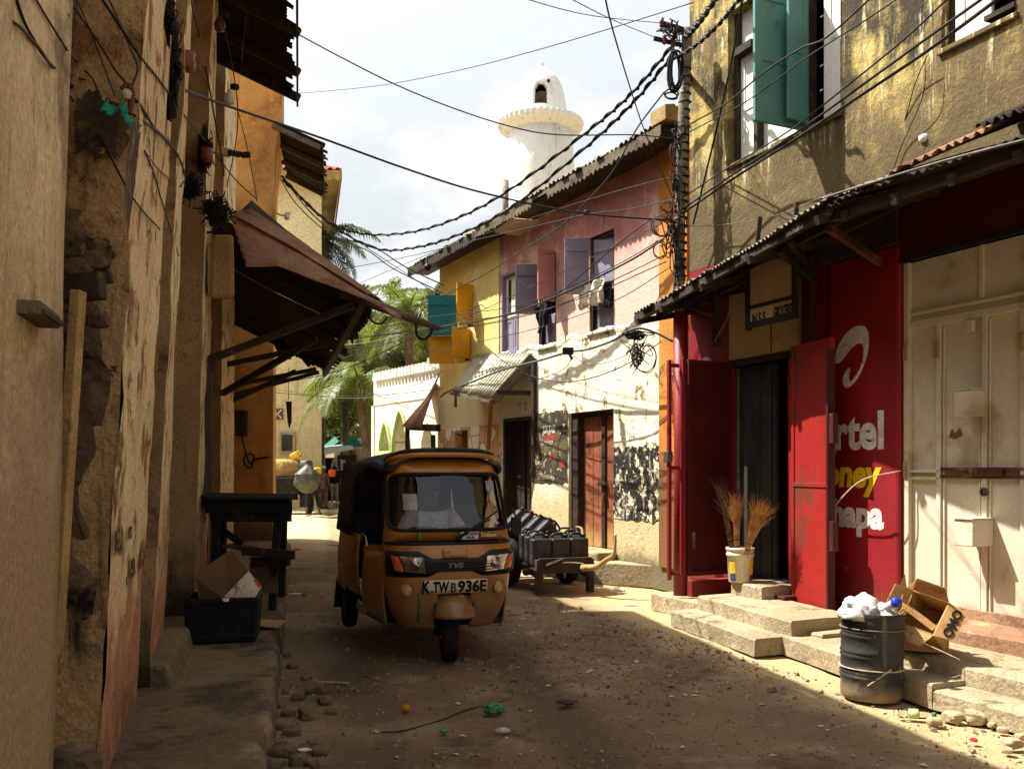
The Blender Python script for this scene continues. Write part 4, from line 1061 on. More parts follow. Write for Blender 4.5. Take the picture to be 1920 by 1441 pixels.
# shop doorway: interior
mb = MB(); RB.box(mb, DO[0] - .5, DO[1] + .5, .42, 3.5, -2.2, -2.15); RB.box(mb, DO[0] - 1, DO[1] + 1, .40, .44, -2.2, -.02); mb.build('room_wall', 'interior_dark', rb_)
mb = MB(); RB.box(mb, S(1440), DO[1] + .1, .44, 2.74, -.14, -.10); mb.build('inner_screen', 'shelf_grey', rb_)
for px in (1385, 1425, 1447):
    mb = MB(); s_ = S(px, -.1); RB.box(mb, s_ - .018, s_ + .018, .44, 2.74, -.098, -.07); mb.build('screen_post', 'zinc_sheet' if px == 1385 else 'shelf_grey', rb_)
for k in range(3):
    mb = MB(); RB.box(mb, S(1480, -1), S(1425, -1), 1.0 + k * .55, 1.03 + k * .55, -1.6, -1.2); mb.build('shelf', 'shelf_grey', rb_)
# transom panel
mb = MB(); RB.box(mb, DO[0] - .40, DO[1] + .0, 2.82, 3.55, .006, .04); mb.build('transom_panel', 'board_beige', rb_, bevel=.006)
mb = MB(); RB.box(mb, DO[0] - .40, DO[1], 2.76, 2.82, -.05, .05); mb.build('lintel', 'door_dark', rb_)
mb = MB(); s_ = S(1452); RB.box(mb, s_ - .006, s_ + .006, 2.84, 3.54, .04, .046); mb.build('seam', 'wood_dark', rb_)
mb = MB(); s_ = S(1528); RB.box(mb, s_ - .06, s_ + .06, 2.55, 3.7, .03, .12); mb.build('awning_post', 'paint_red_dark', rb_)
# door leaves (red sheet metal on angle frames)
def metal_leaf(s, z, o, ang, w, h, name='door', face='paint_red_metal', rails=(.5,)):
    T = leafmat(RB, s, z, o, ang); th = .05
    def bx(m, x0, x1, z0, z1, y0, y1):
        m.hexa([T @ Vector(q) for q in ((x0, y0, z0), (x1, y0, z0), (x1, y1, z0), (x0, y1, z0))], [T @ Vector(q) for q in ((x0, y0, z1), (x1, y0, z1), (x1, y1, z1), (x0, y1, z1))])
    fr = MB(); st = .05
    bx(fr, 0, st, 0, h, 0, th); bx(fr, w - st, w, 0, h, 0, th); bx(fr, st, w - st, 0, st, .001, th - .001); bx(fr, st, w - st, h - st, h, .001, th - .001)
    for r in rails: bx(fr, st, w - st, h * r - .02, h * r + .02, .001, th - .001)
    o_ = fr.build(name, face, rb_, bevel=.003)
    pn = MB(); bx(pn, st * .5, w - st * .5, st * .5, h - st * .5, .012, .018); pn.build('panel', face, o_)
    return o_, T
# far leaf, straight out from the far jamb; a second narrow fold at its edge
lf, T1 = metal_leaf(DO[1] - .02, .44, .05, 93, .60, 2.36, face='paint_red_shaded')
T = leafmat(RB, DO[1] - .02, .44, .05, 93) @ Matrix.Translation((-.07, 0, 0))
pq = T @ Vector((.66, 0, 0))
mb = MB()
def TB(T, m, x0, x1, z0, z1, y0, y1):
    m.hexa([T @ Vector(q) for q in ((x0, y0, z0), (x1, y0, z0), (x1, y1, z0), (x0, y1, z0))], [T @ Vector(q) for q in ((x0, y0, z1), (x1, y0, z1), (x1, y1, z1), (x0, y1, z1))])
TB(T, mb, .665, .71, 0, 2.38, -.06, .0); TB(T, mb, .80, .84, -.05, 2.36, -.12, -.08); TB(T, mb, .71, .80, 2.28, 2.32, -.1, -.06); TB(T, mb, .71, .80, 1.16, 1.2, -.1, -.06); TB(T, mb, .71, .80, 0.0, .04, -.1, -.06)
f_ = mb.build('door_frame', 'paint_red', rb_, bevel=.004)
mb = MB(); TB(T, mb, .80, .87, 1.24, 1.36, -.14, -.06); mb.build('latch', 'steel', f_, bevel=.006)
mb = MB(); TB(T, mb, .60, .64, .30, .48, .052, .075); mb.build('bolt', 'steel', lf)
# near leaf, swung right back; dark strip at its free edge
hs = S(1480, .16)
lf2, T2 = metal_leaf(hs, .22, .14, 170, .70, 2.62, rails=(.47,))
mb = MB(); TB(T2, mb, .34, .66, 1.18, 1.21, .05, .065); TB(T2, mb, .56, .64, 1.10, 1.16, .05, .07); TB(T2, mb, .63, .67, 1.52, 1.56, .05, .08); mb.build('bolt', 'paint_red_metal', lf2)
mb = MB(); mb.tube(catmull([T2 @ Vector((.52, .06, 1.17)), T2 @ Vector((.53, .07, 1.02)), T2 @ Vector((.56, .08, .98)), T2 @ Vector((.50, .09, .96)), T2 @ Vector((.58, .08, .90)), T2 @ Vector((.66, .07, .74))]), .010, 6); mb.build('hasp', 'cable_black', lf2)
mb = MB(); TB(T2, mb, .701, .73, -.02, 2.5, -.05, .03); mb.build('door_frame', 'paint_red_dark', rb_)  # dark strip put in for the leaf's shadow beside the lock boxes
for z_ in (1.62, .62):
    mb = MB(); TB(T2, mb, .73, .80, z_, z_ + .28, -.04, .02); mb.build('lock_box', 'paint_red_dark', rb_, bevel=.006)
# red plinth below the doors
mb = MB(); RB.box(mb, S(1374), S(1286, .55), 0, .38, .0, .55); mb.build('plinth', 'paint_red', rb_, bevel=.012)
mb = MB(); RB.box(mb, S(1500) - .12, S(1490), 0, .34, .02, .30); mb.build('plinth', 'paint_red_dark', rb_, bevel=.012)
# drain pipe at the far corner
q = P(1276, 880, 10.45); q.z = 0
MB().tube([Vector((q.x, q.y, .1)), Vector((q.x + .01, q.y, 1.6)), Vector((q.x, q.y, 3.36))], .082, 16).build('drain_pipe', 'paint_red', rb_, smooth=True)
# painted advertisement
ad = RB.S(1690)
def rtext(body, px, py, size, m, sx=1.0, bold=.004, o=.05, shear=0.0, space=1.0):
    s, z = RB.hit(px, py, o)
    return text(body, size, RB.p(s, z, o), RB.m, m, rb_, 'painted_lettering', bold=bold, sx=sx, shear=shear, space=space)
def fit_text(body, px0, px1, py, size, m, bold, o=.0475, shear=0.0):
    s0 = RB.hit(px0, py, o)[0]; s1 = RB.hit(px1, py, o)[0]
    ob = rtext(body, px0, py, size, m, 1.0, bold, o, shear)
    inv = MW[rb_.name]; xs = [(inv @ v.co - RB.p(s0, 0, o)).dot(-RB.d) for v in ob.data.vertices]
    k = (s0 - s1) / (max(xs) - min(xs))
    base = RB.p(s0, 0, o) + (-RB.d) * min(xs)
    for v in ob.data.vertices:
        w = inv @ v.co; x = (w - RB.p(s0, 0, o)).dot(-RB.d)
        v.co = inv.inverted() @ (w + (-RB.d) * ((x - min(xs)) * k - x))
    return ob
fit_text('airtel', 1524, 1657, 842, .47, 'text_white', .016)
fit_text('money', 1510, 1653, 909, .36, 'text_yellow', .014, shear=.12)
fit_text('chapa', 1537, 1657, 981, .35, 'text_white', .016)
logo = [(10, 490), (20, 450), (45, 408), (75, 384), (100, 378), (118, 390), (125, 425), (120, 470), (105, 520), (82, 562), (55, 588), (40, 582), (36, 560), (44, 537), (56, 522), (62, 526), (58, 545), (60, 566), (70, 560), (90, 532), (104, 495), (107, 458), (99, 440), (86, 440), (66, 455), (46, 480), (26, 503), (13, 506)]
pts = []
for (x, y) in logo:
    s_, z_ = RB.hit(1560 + x / 1.8, 400 + y / 1.8, .047); pts.append(RB.p(s_, z_, .047))
pts = catmull(pts + [pts[0]], 3)[:-1]
mb = MB(); mb.prism(pts, RB.n * .0015); mb.build('painted_emblem', 'text_white', rb_)
# white patch of the half hidden board behind the far leaf
mb = MB(); s_, z_ = RB.hit(1322, 686, .02); mb.lathe([(.0, 0), (.14, .0), (.14, .004), (.0, .004)], 20, RB.p(s_ , z_ - .03, .01), RB.m.to_3x3()); mb.build('painted_emblem', 'text_white', rb_)

# ------------------------------------------------------------------ cream metal gate
gt = thing('metal_gate', 'cream painted folding metal gate with two lock boxes and rusty middle bar', 'gate', RB.p(S(1800), .36, 0))
gz0, gz1 = .37, 3.42
zt = RB.hit(1760, 600)[1]
mb = MB(); RB.box(mb, GT[0], GT[1], gz0, gz1, -.075, -.045); mb.build('sheet', 'gate_cream', gt)
mb = MB()
for px in (1697, 1757, 1843, 1915):
    s_ = S(px); RB.box(mb, s_ - .022, s_ + .022, gz0, zt, -.044, -.012)
for px in (1765, 1832, 1836, 1851):
    s_ = S(px); RB.box(mb, s_ - .008, s_ + .008, gz0, zt - .06, -.044, -.026)
RB.box(mb, GT[0], GT[1], zt - .03, zt + .03, -.044, -.008)
RB.box(mb, GT[0], GT[1], zt + .08, zt + .11, -.044, -.014)
s_ = S(1836); RB.box(mb, s_ - .02, s_ + .02, zt + .12, gz1, -.044, -.02)
s_ = S(1700); RB.box(mb, s_ - .02, s_ + .035, gz0, gz1, -.044, .0)
zb = RB.hit(1800, 886)[1]
RB.box(mb, S(1760), S(1697), zb + .0, zb + .025, -.044, -.012); RB.box(mb, S(1760), S(1697), zb - .06, zb - .035, -.044, -.012)
mb.build('frame', 'gate_cream', gt, bevel=.003)
mb = MB(); RB.box(mb, GT[0], S(1762), zb + .02, zb + .045, -.044, -.004); RB.box(mb, GT[0], S(1762), zb - .045, zb - .015, -.044, -.002); RB.box(mb, S(1880), S(1818), zb - .03, zb + .04, -.03, .012)
mb.build('bar', 'rust_sheet', gt)
mb = MB(); RB.box(mb, GT[0], GT[1], gz1, gz1 + .03, -.06, .05); mb.build('lintel', 'wood_black', gt)
mb = MB(); RB.box(mb, GT[0], GT[1], .36, .46, -.04, .012); mb.build('kick_strip', 'concrete_red', gt)
for (x0, x1, y0, y1, dp) in ((1788, 1822, 733, 781, .13), (1789, 1824, 972, 1022, .19)):
    a_ = S(x1, dp); b_ = S(x0, dp); z_0 = RB.hit(x0, y1, dp)[1]; z_1 = RB.hit(x0, y0, dp)[1]
    mb = MB(); RB.box(mb, a_, b_, z_0, z_1, -.044, dp); bx_ = mb.build('lock_box', 'gate_cream', gt, bevel=.008)
    mb = MB(); RB.box(mb, a_ - .012, b_ + .012, z_1 + .001, z_1 + .012, -.04, dp + .012); mb.build('lid', 'gate_cream', bx_)
for (px, py) in ((1698, 660), (1756, 655), (1698, 880), (1915, 640)):
    s_, z_ = RB.hit(px, py); mb = MB(); RB.box(mb, s_ - .018, s_ + .018, z_ - .07, z_ + .07, -.012, .014); mb.build('hinge', 'wood_pale', gt)
s_, z_ = RB.hit(1845, 922); 
mb = MB(); mb.lathe([(.022, -.012), (.034, -.012), (.034, .012), (.022, .012)], 16, RB.p(s_, z_, .0), RB.m.to_3x3(), closed=True); mb.build('ring', 'steel', gt)
s_, z_ = RB.hit(1820, 612); mb = MB(); RB.box(mb, s_ - .03, s_ + .03, z_ - .04, z_ + .05, -.02, .02); mb.build('latch', 'gate_cream', gt, bevel=.006)
s_, z_ = RB.hit(1790, 812, -.04); mb = MB()
mb.prism([RB.p(s_ + .06, z_ - .03, -.044), RB.p(s_ + .03, z_ + .04, -.044), RB.p(s_ - .0, z_ + .0, -.044), RB.p(s_ - .05, z_ + .05, -.044), RB.p(s_ - .08, z_ - .02, -.044), RB.p(s_, z_ - .05, -.044)], RB.n * .002); mb.build('paint_scrape', 'rust_sheet', gt)

# ------------------------------------------------------------------ shop sign
sg = thing('shop_sign', 'framed board reading N.S.S. GROCERS hanging above the shop doorway', 'sign', RB.p(S(1445), 3, .4))
o_ = .55
sa, sb = RB.S(1492, o_), RB.S(1398, o_)
zb0 = RB.hit(1445, 606, o_)[1]; zb1 = RB.hit(1445, 488, o_)[1]; zm = RB.hit(1445, 574, o_)[1]
mb = MB(); RB.box(mb, sa + .04, sb - .04, zb0 + .04, zb1, o_ - .03, o_ - .01); mb.build('board', 'board_beige', sg)
mb = MB(); RB.box(mb, sa, sa + .05, zb0, zb1, o_ - .04, o_ + .01); RB.box(mb, sb - .06, sb, zb0 - .02, zb1, o_ - .04, o_ + .01); RB.box(mb, sa + .05, sb - .06, zb0, zb0 + .06, o_ - .04, o_ + .008); RB.box(mb, sa + .05, sb - .06, zm + .02, zm + .055, o_ - .04, o_ + .008)
mb.build('frame', 'wood_black', sg, bevel=.005)
s_, z_ = RB.hit(1409, 608, o_)
text('N.S.S.', .145, RB.p(s_, z_ - .0, o_ - .008), RB.m, 'ink_black', sg, bold=.006, sx=.66)
s_, z_ = RB.hit(1449, 596, o_)
text('GROCERS', .145, RB.p(s_, z_ - .0, o_ - .008), RB.m, 'ink_black', sg, bold=.006, sx=.40)
for s__ in (sa + .1, sb - .1):
    MB().bar(RB.p(s__, zb1 - .02, o_ - .03), RB.p(s__, zb1 + .5, o_ - .1), .04, .04).build('hanger', 'wood_dark', sg)

# ------------------------------------------------------------------ tin awnings on the right
ao = 1.3
def aedge(px, py, o=None):
    o = ao if o is None else o
    s_, z_ = RB.hit(px, py, o); return RB.p(s_, z_, o)
def s_of(p): return (Vector((p.x, p.y, 0)) - RB.O).dot(RB.d)
sh = thing('awning', 'long corrugated tin awning over the shop door sloping down toward the utility pole', 'awning', RB.p(3, 3, .6))
ao = 1.0
e0 = aedge(1542, 378, 1.35); e1 = aedge(1330, 508, .92); e2 = aedge(1186, 588, .78)
w0 = RB.p(s_of(e0), 4.08, .01); w1 = RB.p(s_of(e1), 3.84, .01); w2 = RB.p(s_of(e2), 3.60, .01)
mb = MB(); corrugated(mb, RB.p(.45, 4.02, .01), RB.p(s_of(e0) + .1, 4.02, .01), RB.p(.45, 3.66, 1.25), RB.p(s_of(e0) + .1, e0.z - .02, 1.30), rag=.02, seed=68); mb.build('roof_sheet', 'rust_dark', sh, smooth=True, solid=.004)  # added filler sheet that keeps the awning's shadow unbroken
mb = MB(); corrugated(mb, w0, w1, e0, e1, rag=.03, seed=61, amp=.014); mb.build('roof_sheet', 'zinc_dark', sh, smooth=True, solid=.004)
mb = MB(); corrugated(mb, w1, w2, e1, e2, rag=.03, seed=62, amp=.014); mb.build('roof_sheet', 'zinc_dark', sh, smooth=True, solid=.004)
def under(a, b, dz): return Vector(a) + Vector((0, 0, dz)), Vector(b) + Vector((0, 0, dz))
for f in (.06, .45, .9):
    A = w0.lerp(e0, 1 - f) + Vector((0, 0, -.07)); B = w2.lerp(e2, 1 - f) + Vector((0, 0, -.07)); M_ = w1.lerp(e1, 1 - f) + Vector((0, 0, -.07))
    MB().bar(A, M_, .05, .08).build('purlin', 'wood_dark', sh); MB().bar(M_, B, .05, .08).build('purlin', 'wood_dark', sh)
for t in (.02, .3, .55, .8, .97):
    A = (w0.lerp(w1, t * 2) if t < .5 else w1.lerp(w2, t * 2 - 1)); B = (e0.lerp(e1, t * 2) if t < .5 else e1.lerp(e2, t * 2 - 1))
    MB().bar(A + Vector((0, 0, -.12)), B + Vector((0, 0, -.12)), .05, .07).build('rafter', 'wood_dark', sh)
def bstrut(px, py, o0, px2, py2, o1, w=.06):
    a_, b_ = RB.hit(px, py, o0); c_, d_ = RB.hit(px2, py2, o1)
    return RB.p(a_, b_, o0), RB.p(c_, d_, o1)
A, B = bstrut(1345, 590, .20, 1263, 566, .68); MB().bar(A, B, .05, .05).build('strut', 'rust_dark', sh)
A, B = bstrut(1532, 530, .1, 1462, 470, .8); MB().bar(A, B, .05, .05).build('strut', 'rust_dark', sh)
A, B = bstrut(1525, 510, .1, 1480, 450, .8); MB().bar(A, B, .05, .05).build('strut', 'rust_dark', sh)
A, B = bstrut(1345, 650, .20, 1338, 512, .22); MB().bar(A, B, .07, .07, RB.n).build('post', 'wood_dark', sh)
A, B = bstrut(1650, 492, .1, 1555, 428, 1.1); MB().bar(A, B, .05, .06).build('strut', 'rust_sheet', sh)
ao = 1.3
sh2 = thing('awning', 'rusty corrugated awning above the cream metal gate at the street corner', 'awning', RB.p(-.5, 3.7, .6))
f0 = aedge(1932, 258); f1 = aedge(1690, 326); f2 = aedge(1538, 380)
s1_, s2_, s3_, s4_ = s_of(f1), s_of(f2), s_of(aedge(1855, 268)), s_of(aedge(1820, 278))
s9 = -6
g0 = RB.p(s9, 3.72, ao)
mb = MB(); corrugated(mb, RB.p(s1_, 4.14, .01), RB.p(s2_ + .05, 4.13, .01), f1 + Vector((0, 0, .01)), f2 + RB.d * .05 + Vector((0, 0, .02)), rag=.03, seed=63, amp=.014); mb.build('roof_sheet', 'zinc_dark', sh2, smooth=True, solid=.004)
mb = MB(); corrugated(mb, RB.p(s3_, 4.34, .01), RB.p(s1_ + .1, 4.30, .01), aedge(1855, 268) + Vector((0, 0, .09)), f1 + RB.d * .1 + Vector((0, 0, .04)), rag=.03, seed=64, amp=.016); mb.build('roof_sheet', 'rust_pink', sh2, smooth=True, solid=.004)
mb = MB(); corrugated(mb, RB.p(-4, 4.4, .01), RB.p(s4_, 4.40, .01), RB.p(-4, 3.80, ao), aedge(1820, 278) + Vector((0, 0, .12)), rag=.06, seed=65, amp=.018); mb.build('roof_sheet', 'rust_dark', sh2, smooth=True, solid=.004)
mb = MB(); corrugated(mb, RB.p(-4, 4.08, .01), RB.p(s2_, 4.08, .01), RB.p(-4, 3.62, ao), f2 - Vector((0, 0, .02)), rag=.0, seed=66, amp=.012); mb.build('roof_sheet', 'rust_dark', sh2, smooth=True, solid=.004)  # added underlying sheet that straightens the shadow edge on the gate
for f in (.10, .5):
    MB().bar(RB.p(-4, 3.99 - .42 * (1 - f), ao * (1 - f) + .01), RB.p(s2_, 3.99 - .42 * (1 - f), ao * (1 - f) + .01), .06, .09).build('purlin', 'wood_dark', sh2)
for s_ in (.6, .1, -.4, -.9):
    MB().bar(RB.p(s_, 4.0, .02), RB.p(s_, 3.56, ao - .06), .05, .08).build('rafter', 'wood_dark', sh2)
MB().tube(catmull([aedge(1560, 372) + RB.n * .07, aedge(1690, 332) + RB.n * .07, aedge(1800, 300) + RB.n * .07, aedge(1950, 262) + RB.n * .07]), .009, 8).build('conduit', 'cable_grey', sh2, smooth=True)

# ------------------------------------------------------------------ steps and raised kerbs on the right
def G2(px, py, z): return G(px, py, z)
st = thing('door_steps', 'three worn concrete steps leading up to the red shop doors', 'steps', RB.p(S(1420), 0, .8))
def slab(frm_s0, s1, o0, o1, z0, z1, name, m, par, seed, skew=0.0):
    def fn(u, v):
        pass
    mb = MB(); n = 10
    rows = [(o0, z0), (o0, z1), ((o0 + o1) / 2, z1), (o1 - .015, z1), (o1, z1 - .015), (o1, (z0 + z1) / 2), (o1, z0)]
    for j, (o, z) in enumerate(rows):
        for i in range(n + 1):
            s_ = frm_s0 + (s1 - frm_s0) * i / n
            w = RB.p(s_, z, o + skew * i / n)
            k = mnoise.noise(w * 4 + Vector((seed, 0, 0)))
            mb.v.append(w + Vector((0, 0, .012 * k if z > z0 + .01 else 0)) + RB.n * (.014 * k if j >= 3 else 0))
    m_ = n + 1
    for j in range(len(rows) - 1):
        for i in range(n): mb.f.append((j * m_ + i, j * m_ + i + 1, (j + 1) * m_ + i + 1, (j + 1) * m_ + i))
    mb.f.append(tuple(j * m_ for j in range(len(rows)))); mb.f.append(tuple(j * m_ + n for j in range(len(rows)))[::-1])
    return mb.build(name, m, par)
def so(px, py, z):
    w = G(px, py, z) - RB.O; return w.dot(RB.d), w.dot(RB.n)
a0 = so(1415, 1231, 0); a1 = so(1259, 1172, 0)
slab(a0[0], a1[0], .75, a0[1], 0, .155, 'step', 'concrete', st, 1, a1[1] - a0[1])
b0 = so(1462, 1160, .30); b1 = so(1305, 1116, .30)
slab(b0[0] - .12, b1[0], .35, b0[1] - .02, 0, .30, 'step', 'concrete', st, 2, b1[1] - b0[1])
slab(S(1490) - .05, S(1365, .5), .0, .46, 0, .43, 'step', 'concrete', st, 3)
# kerb block on the far side of the steps
kb = tag(slab(a1[0] - .05, so(1213, 1143, 0)[0], .10, so(1213, 1143, 0)[1] - .05, 0, .20, 'pavement_kerb', 'concrete', None, 5), kind='structure')
# raised pavement under the gate, three levels
e_ = so(1464, 1225, 0)
sk_ = so(1745, 1330, 0)
tag(slab(-7, sk_[0], .0, 1.42, 0, .135, 'pavement_kerb', 'concrete', None, 6), kind='structure')
tag(slab(sk_[0] + .003, e_[0] + .05, .0, 1.42, 0, .165, 'pavement_kerb', 'concrete', None, 16, -.34), kind='structure')
tag(slab(-7, S(1660, 1.1), .0, 1.12, .10, .26, 'pavement', 'concrete', None, 7), kind='structure')
tag(slab(-7, S(1690), .0, .48, .2, .375, 'pavement', 'concrete_red', None, 8), kind='structure')
tag(slab(S(1690), b0[0] - .15, .0, .9, .05, .20, 'pavement', 'concrete', None, 9), kind='structure')
# pavement before the pink house
def pslab(pts, z, name, m, seed):
    mb = MB(); mb.prism([Vector((x, y, 0)) for x, y in pts], (0, 0, z)); return tag(mb.build(name, m, None, bevel=.03), kind='structure')
k0 = G(1250, 1104, 0); k1 = G(1108, 1094, 0)
pslab([(k0.x + .05, k0.y), (k0.x + 1.2, k0.y - .2), (2.6, 12.4), (PF.p(4.2, 0, 0).x, PF.p(4.2, 0, 0).y), (PF.p(4.2, 0, .75).x, PF.p(4.2, 0, .75).y), (k1.x, k1.y)], .30, 'pavement', 'concrete', 1)
pslab([tuple(PF.p(D2[0] - .1, 0, .01)[:2]), tuple(PF.p(D2[1] + .1, 0, .01)[:2]), tuple(PF.p(D2[1] + .1, 0, .35)[:2]), tuple(PF.p(D2[0] - .1, 0, .35)[:2])], .42, 'doorstep', 'plaster_pale', 2)
# ------------------------------------------------------------------ the three wheeled taxi
tk = thing('auto_rickshaw', 'dusty orange three wheeled taxi with black canvas hood and headlights facing the viewer', 'auto rickshaw', (G(842, 1240).x, G(842, 1240).y, 0), R(17))
def lerp_tab(tab, z):
    for (z0, a), (z1, b) in zip(tab, tab[1:]):
        if z <= z1: return a + (b - a) * max(0, (z - z0) / (z1 - z0))
    return tab[-1][1]
TW = [(.28, .40), (.40, .46), (.6, .515), (.85, .535), (1.0, .525), (1.3, .50), (1.55, .475), (1.72, .44)]
TY = [(.28, -.08), (.45, -.16), (.7, -.215), (.9, -.225), (1.0, -.20), (1.3, -.10), (1.55, -.0), (1.72, .075)]
def tks(u, z, off=0.0):
    ph_ = u * math.pi / 2; e = .60
    w = lerp_tab(TW, z) + off; y = lerp_tab(TY, z) - off; c = .36
    sx = math.copysign(abs(math.sin(ph_)) ** e, u) if u else 0
    return Vector((w * sx, y + c * (1 - max(0, math.cos(ph_)) ** e), z))
def tk_u(x, z):        # inverse of the x coordinate
    w = lerp_tab(TW, z); r = min(1, abs(x) / w)
    return math.copysign(math.asin(r ** (1 / .60)) / (math.pi / 2), x)
def local(mb, *a, **k): return mb.build(*a, world=False, **k)
# lower nose
mb = MB(); NU, NZ = 56, 30
n0 = 0
for j in range(NZ + 1):
    for i in range(NU + 1):
        mb.v.append(tks(-1 + 2 * i / NU, .30 + (1.0 - .30) * j / NZ))
for j in range(NZ):
    for i in range(NU):
        a = j * (NU + 1) + i; cc = (mb.v[a] + mb.v[a + NU + 2]) / 2
        if abs(cc.x) < .15 and cc.z < .56: continue
        if cc.x ** 2 + (cc.z - .56) ** 2 < .15 ** 2 and cc.z >= .56: continue
        mb.f.append((a, a + 1, a + NU + 2, a + NU + 1))
body = local(mb, 'body', 'tuk_orange', tk, smooth=True, solid=.012)
# upper front with the windscreen opening
zc, hz_, hu = 1.335, .228, .845
def sq(t, n=5.0):
    c, s_ = math.cos(t), math.sin(t)
    return math.copysign(abs(c) ** (2 / n), c), math.copysign(abs(s_) ** (2 / n), s_)
def in_pt(t, k=1.0, off=0.0):
    a, b = sq(t); 
    u = tk_u(a * .465 * k, 1.3) if False else a * hu * k
    return tks(u, zc + b * hz_ * k + (.02 * a * a * 0), off)
def out_pt(t):
    a, b = sq(t, 40)
    return (a, 1.0 + (.5 * (b + 1)) * .70)
mb = MB(); NA = 96; NK = 6
for j in range(NK + 1):
    k = j / NK
    for i in range(NA):
        t = 2 * math.pi * (i + .5) / NA
        a, b = sq(t); ua, za = a * hu, zc + b * hz_
        ub, zb = out_pt(t)
        mb.v.append(tks(ua + (ub - ua) * k, za + (zb - za) * k))
for j in range(NK):
    for i in range(NA):
        i2 = (i + 1) % NA; mb.f.append((j * NA + i, j * NA + i2, (j + 1) * NA + i2, (j + 1) * NA + i))
local(mb, 'front_panel', 'tuk_orange', body, smooth=True, solid=.012)
mb = MB(); ring = [in_pt(2 * math.pi * (i + .5) / NA, 1.0, .004) for i in range(NA)]
mb.tube(ring + ring[:2], .016, 8, cap=False); local(mb, 'windscreen_seal', 'rubber', tk, smooth=True)
mb = MB(); GN = 14
def gfn(u, v):
    # concentric rounded screen
    t = 2 * math.pi * u; a, b = sq(t); r = v
    return tks(a * hu * r, zc + b * hz_ * r, -.004)
mb.grid(gfn, NA, GN, closed_u=True)
ws = local(mb, 'windscreen', 'windscreen_glass', tk, smooth=True, merge=True)
# trim line, bezel with lamps
mb = MB(); mb.tube([tks(-1 + 2 * i / 40, 1.0, .004) for i in range(41)], .012, 6); local(mb, 'trim_strip', 'black_plastic', tk, smooth=True)
bt = lambda x: .945 if abs(x) > .30 else (.885 if abs(x) < .19 else .885 + (.945 - .885) * (abs(x) - .19) / .11)
bb = lambda x: .735 if abs(x) > .22 else (.775 if abs(x) < .14 else .775 - .04 * (abs(x) - .14) / .08)
def bez(u, v):
    uu = -.90 + 1.8 * u
    x = tks(uu, .85).x
    z = bb(x) + (bt(x) - bb(x)) * v
    ez = min(1, 6 * min(v, 1 - v, u * 3, (1 - u) * 3))
    return tks(uu, z, .006 + .022 * ez)
mb = MB(); mb.grid(bez, 80, 16); local(mb, 'grille', 'black_plastic', tk, smooth=True)
for k in range(4):
    mb = MB(); mb.tube([tks(-.26 + .52 * i / 10, .79 + k * .022, .030) for i in range(11)], .005, 5); local(mb, 'grille_bar', 'black_plastic', tk)
def lamp(sg_):
    r_ = thing_part = None
    mb = MB()
    def lf_(u, v):
        xa, xb = .235 + .015 * v, .385 + .04 * v
        x = (xa + (xb - xa) * u); z = .765 + (.145) * v + .02 * u * 0
        z = .772 + .125 * v + (.012 * u)
        return tks(sg_ * tk_u(x, z), z, .030)
    mb.grid(lf_, 10, 8); h = local(mb, 'headlight', 'chrome', tk, smooth=True)
    c_ = tks(sg_ * tk_u(.32, .84), .84, .034)
    n_ = (tks(sg_ * tk_u(.32, .84), .84, .1) - tks(sg_ * tk_u(.32, .84), .84, 0)).normalized()
    q = n_.to_track_quat('Z', 'Y').to_matrix()
    mb = MB(); mb.lathe([(.05, .0), (.045, -.012), (.02, -.028), (.004, -.03)], 20, c_ + n_ * .004, q); local(mb, 'reflector', 'chrome', h, smooth=True)
    mb = MB(); mb.lathe([(.014, -.02), (.016, .0), (.012, .008), (.002, .01)], 12, c_, q); local(mb, 'bulb_cap', 'black_plastic', h, smooth=True)
    mb = MB(); mb.grid(lambda u, v: lf_(u, v) + n_ * (.012 + .010 * math.sin(u * math.pi) * math.sin(v * math.pi)), 10, 8); local(mb, 'lens', 'lamp_glass', h, smooth=True)
    mb = MB()
    def am(u, v):
        xa, xb = .392 + .04 * v, .455 + .03 * v
        x = xa + (xb - xa) * u; z = .785 + .12 * v + .01 * u
        return tks(sg_ * tk_u(x, z), z, .036 + .006 * math.sin(u * math.pi))
    mb.grid(am, 6, 6); local(mb, 'turn_lamp', 'amber', h, smooth=True)
lamp(-1); lamp(1)
# badge panel, number plate, stickers, reflectors
def tk_panel(x0, x1, z0, z1, off, m, name, par=None, nx=8, nz=3):
    def fn(u, v):
        x = x0 + (x1 - x0) * u; z = z0 + (z1 - z0) * v
        return tks(tk_u(x, z), z, off)
    return local(MB().grid(fn, nx, nz), name, m, par or tk, smooth=True, solid=.006)
tk_panel(-.105, .10, .885, .965, .012, 'tuk_orange', 'badge_panel')
npz = .655
pl = tk_panel(-.27, .265, npz - .055, npz + .055, .014, 'plate_white', 'number_plate')
def curved_text(body, size, x0, x1, z, m, par, bold, off, sx=None, shear=0.0, name='lettering'):
    cu = text(body, size, (0, 0, 0), Matrix.Identity(3), m, None, name, bold=bold, ext=.001, shear=shear)
    xs = [v.co.x for v in cu.data.vertices]; a, b = min(xs), max(xs)
    for v in cu.data.vertices:
        x = x0 + (v.co.x - a) / (b - a) * (x1 - x0); zz = z + v.co.y
        p = tks(tk_u(x, zz), zz, off + v.co.z); v.co = p
    cu.parent = par; MW[cu.name] = MW[tk.name]
    return cu
curved_text('K', .135, -.262, -.196, npz - .046, 'ink_black', pl, .006, .020)
curved_text('.TW', .125, -.190, -.05, npz - .046, 'ink_black', pl, .005, .020)
curved_text('B', .115, -.035, .008, npz - .048, 'ink_black', pl, .001, .020)
curved_text('936E', .128, .02, .255, npz - .046, 'ink_black', pl, .005, .020)
curved_text('TVS', .055, -.065, .06, .81, 'ink_grey', tk, .003, .034, shear=.2, name='emblem')
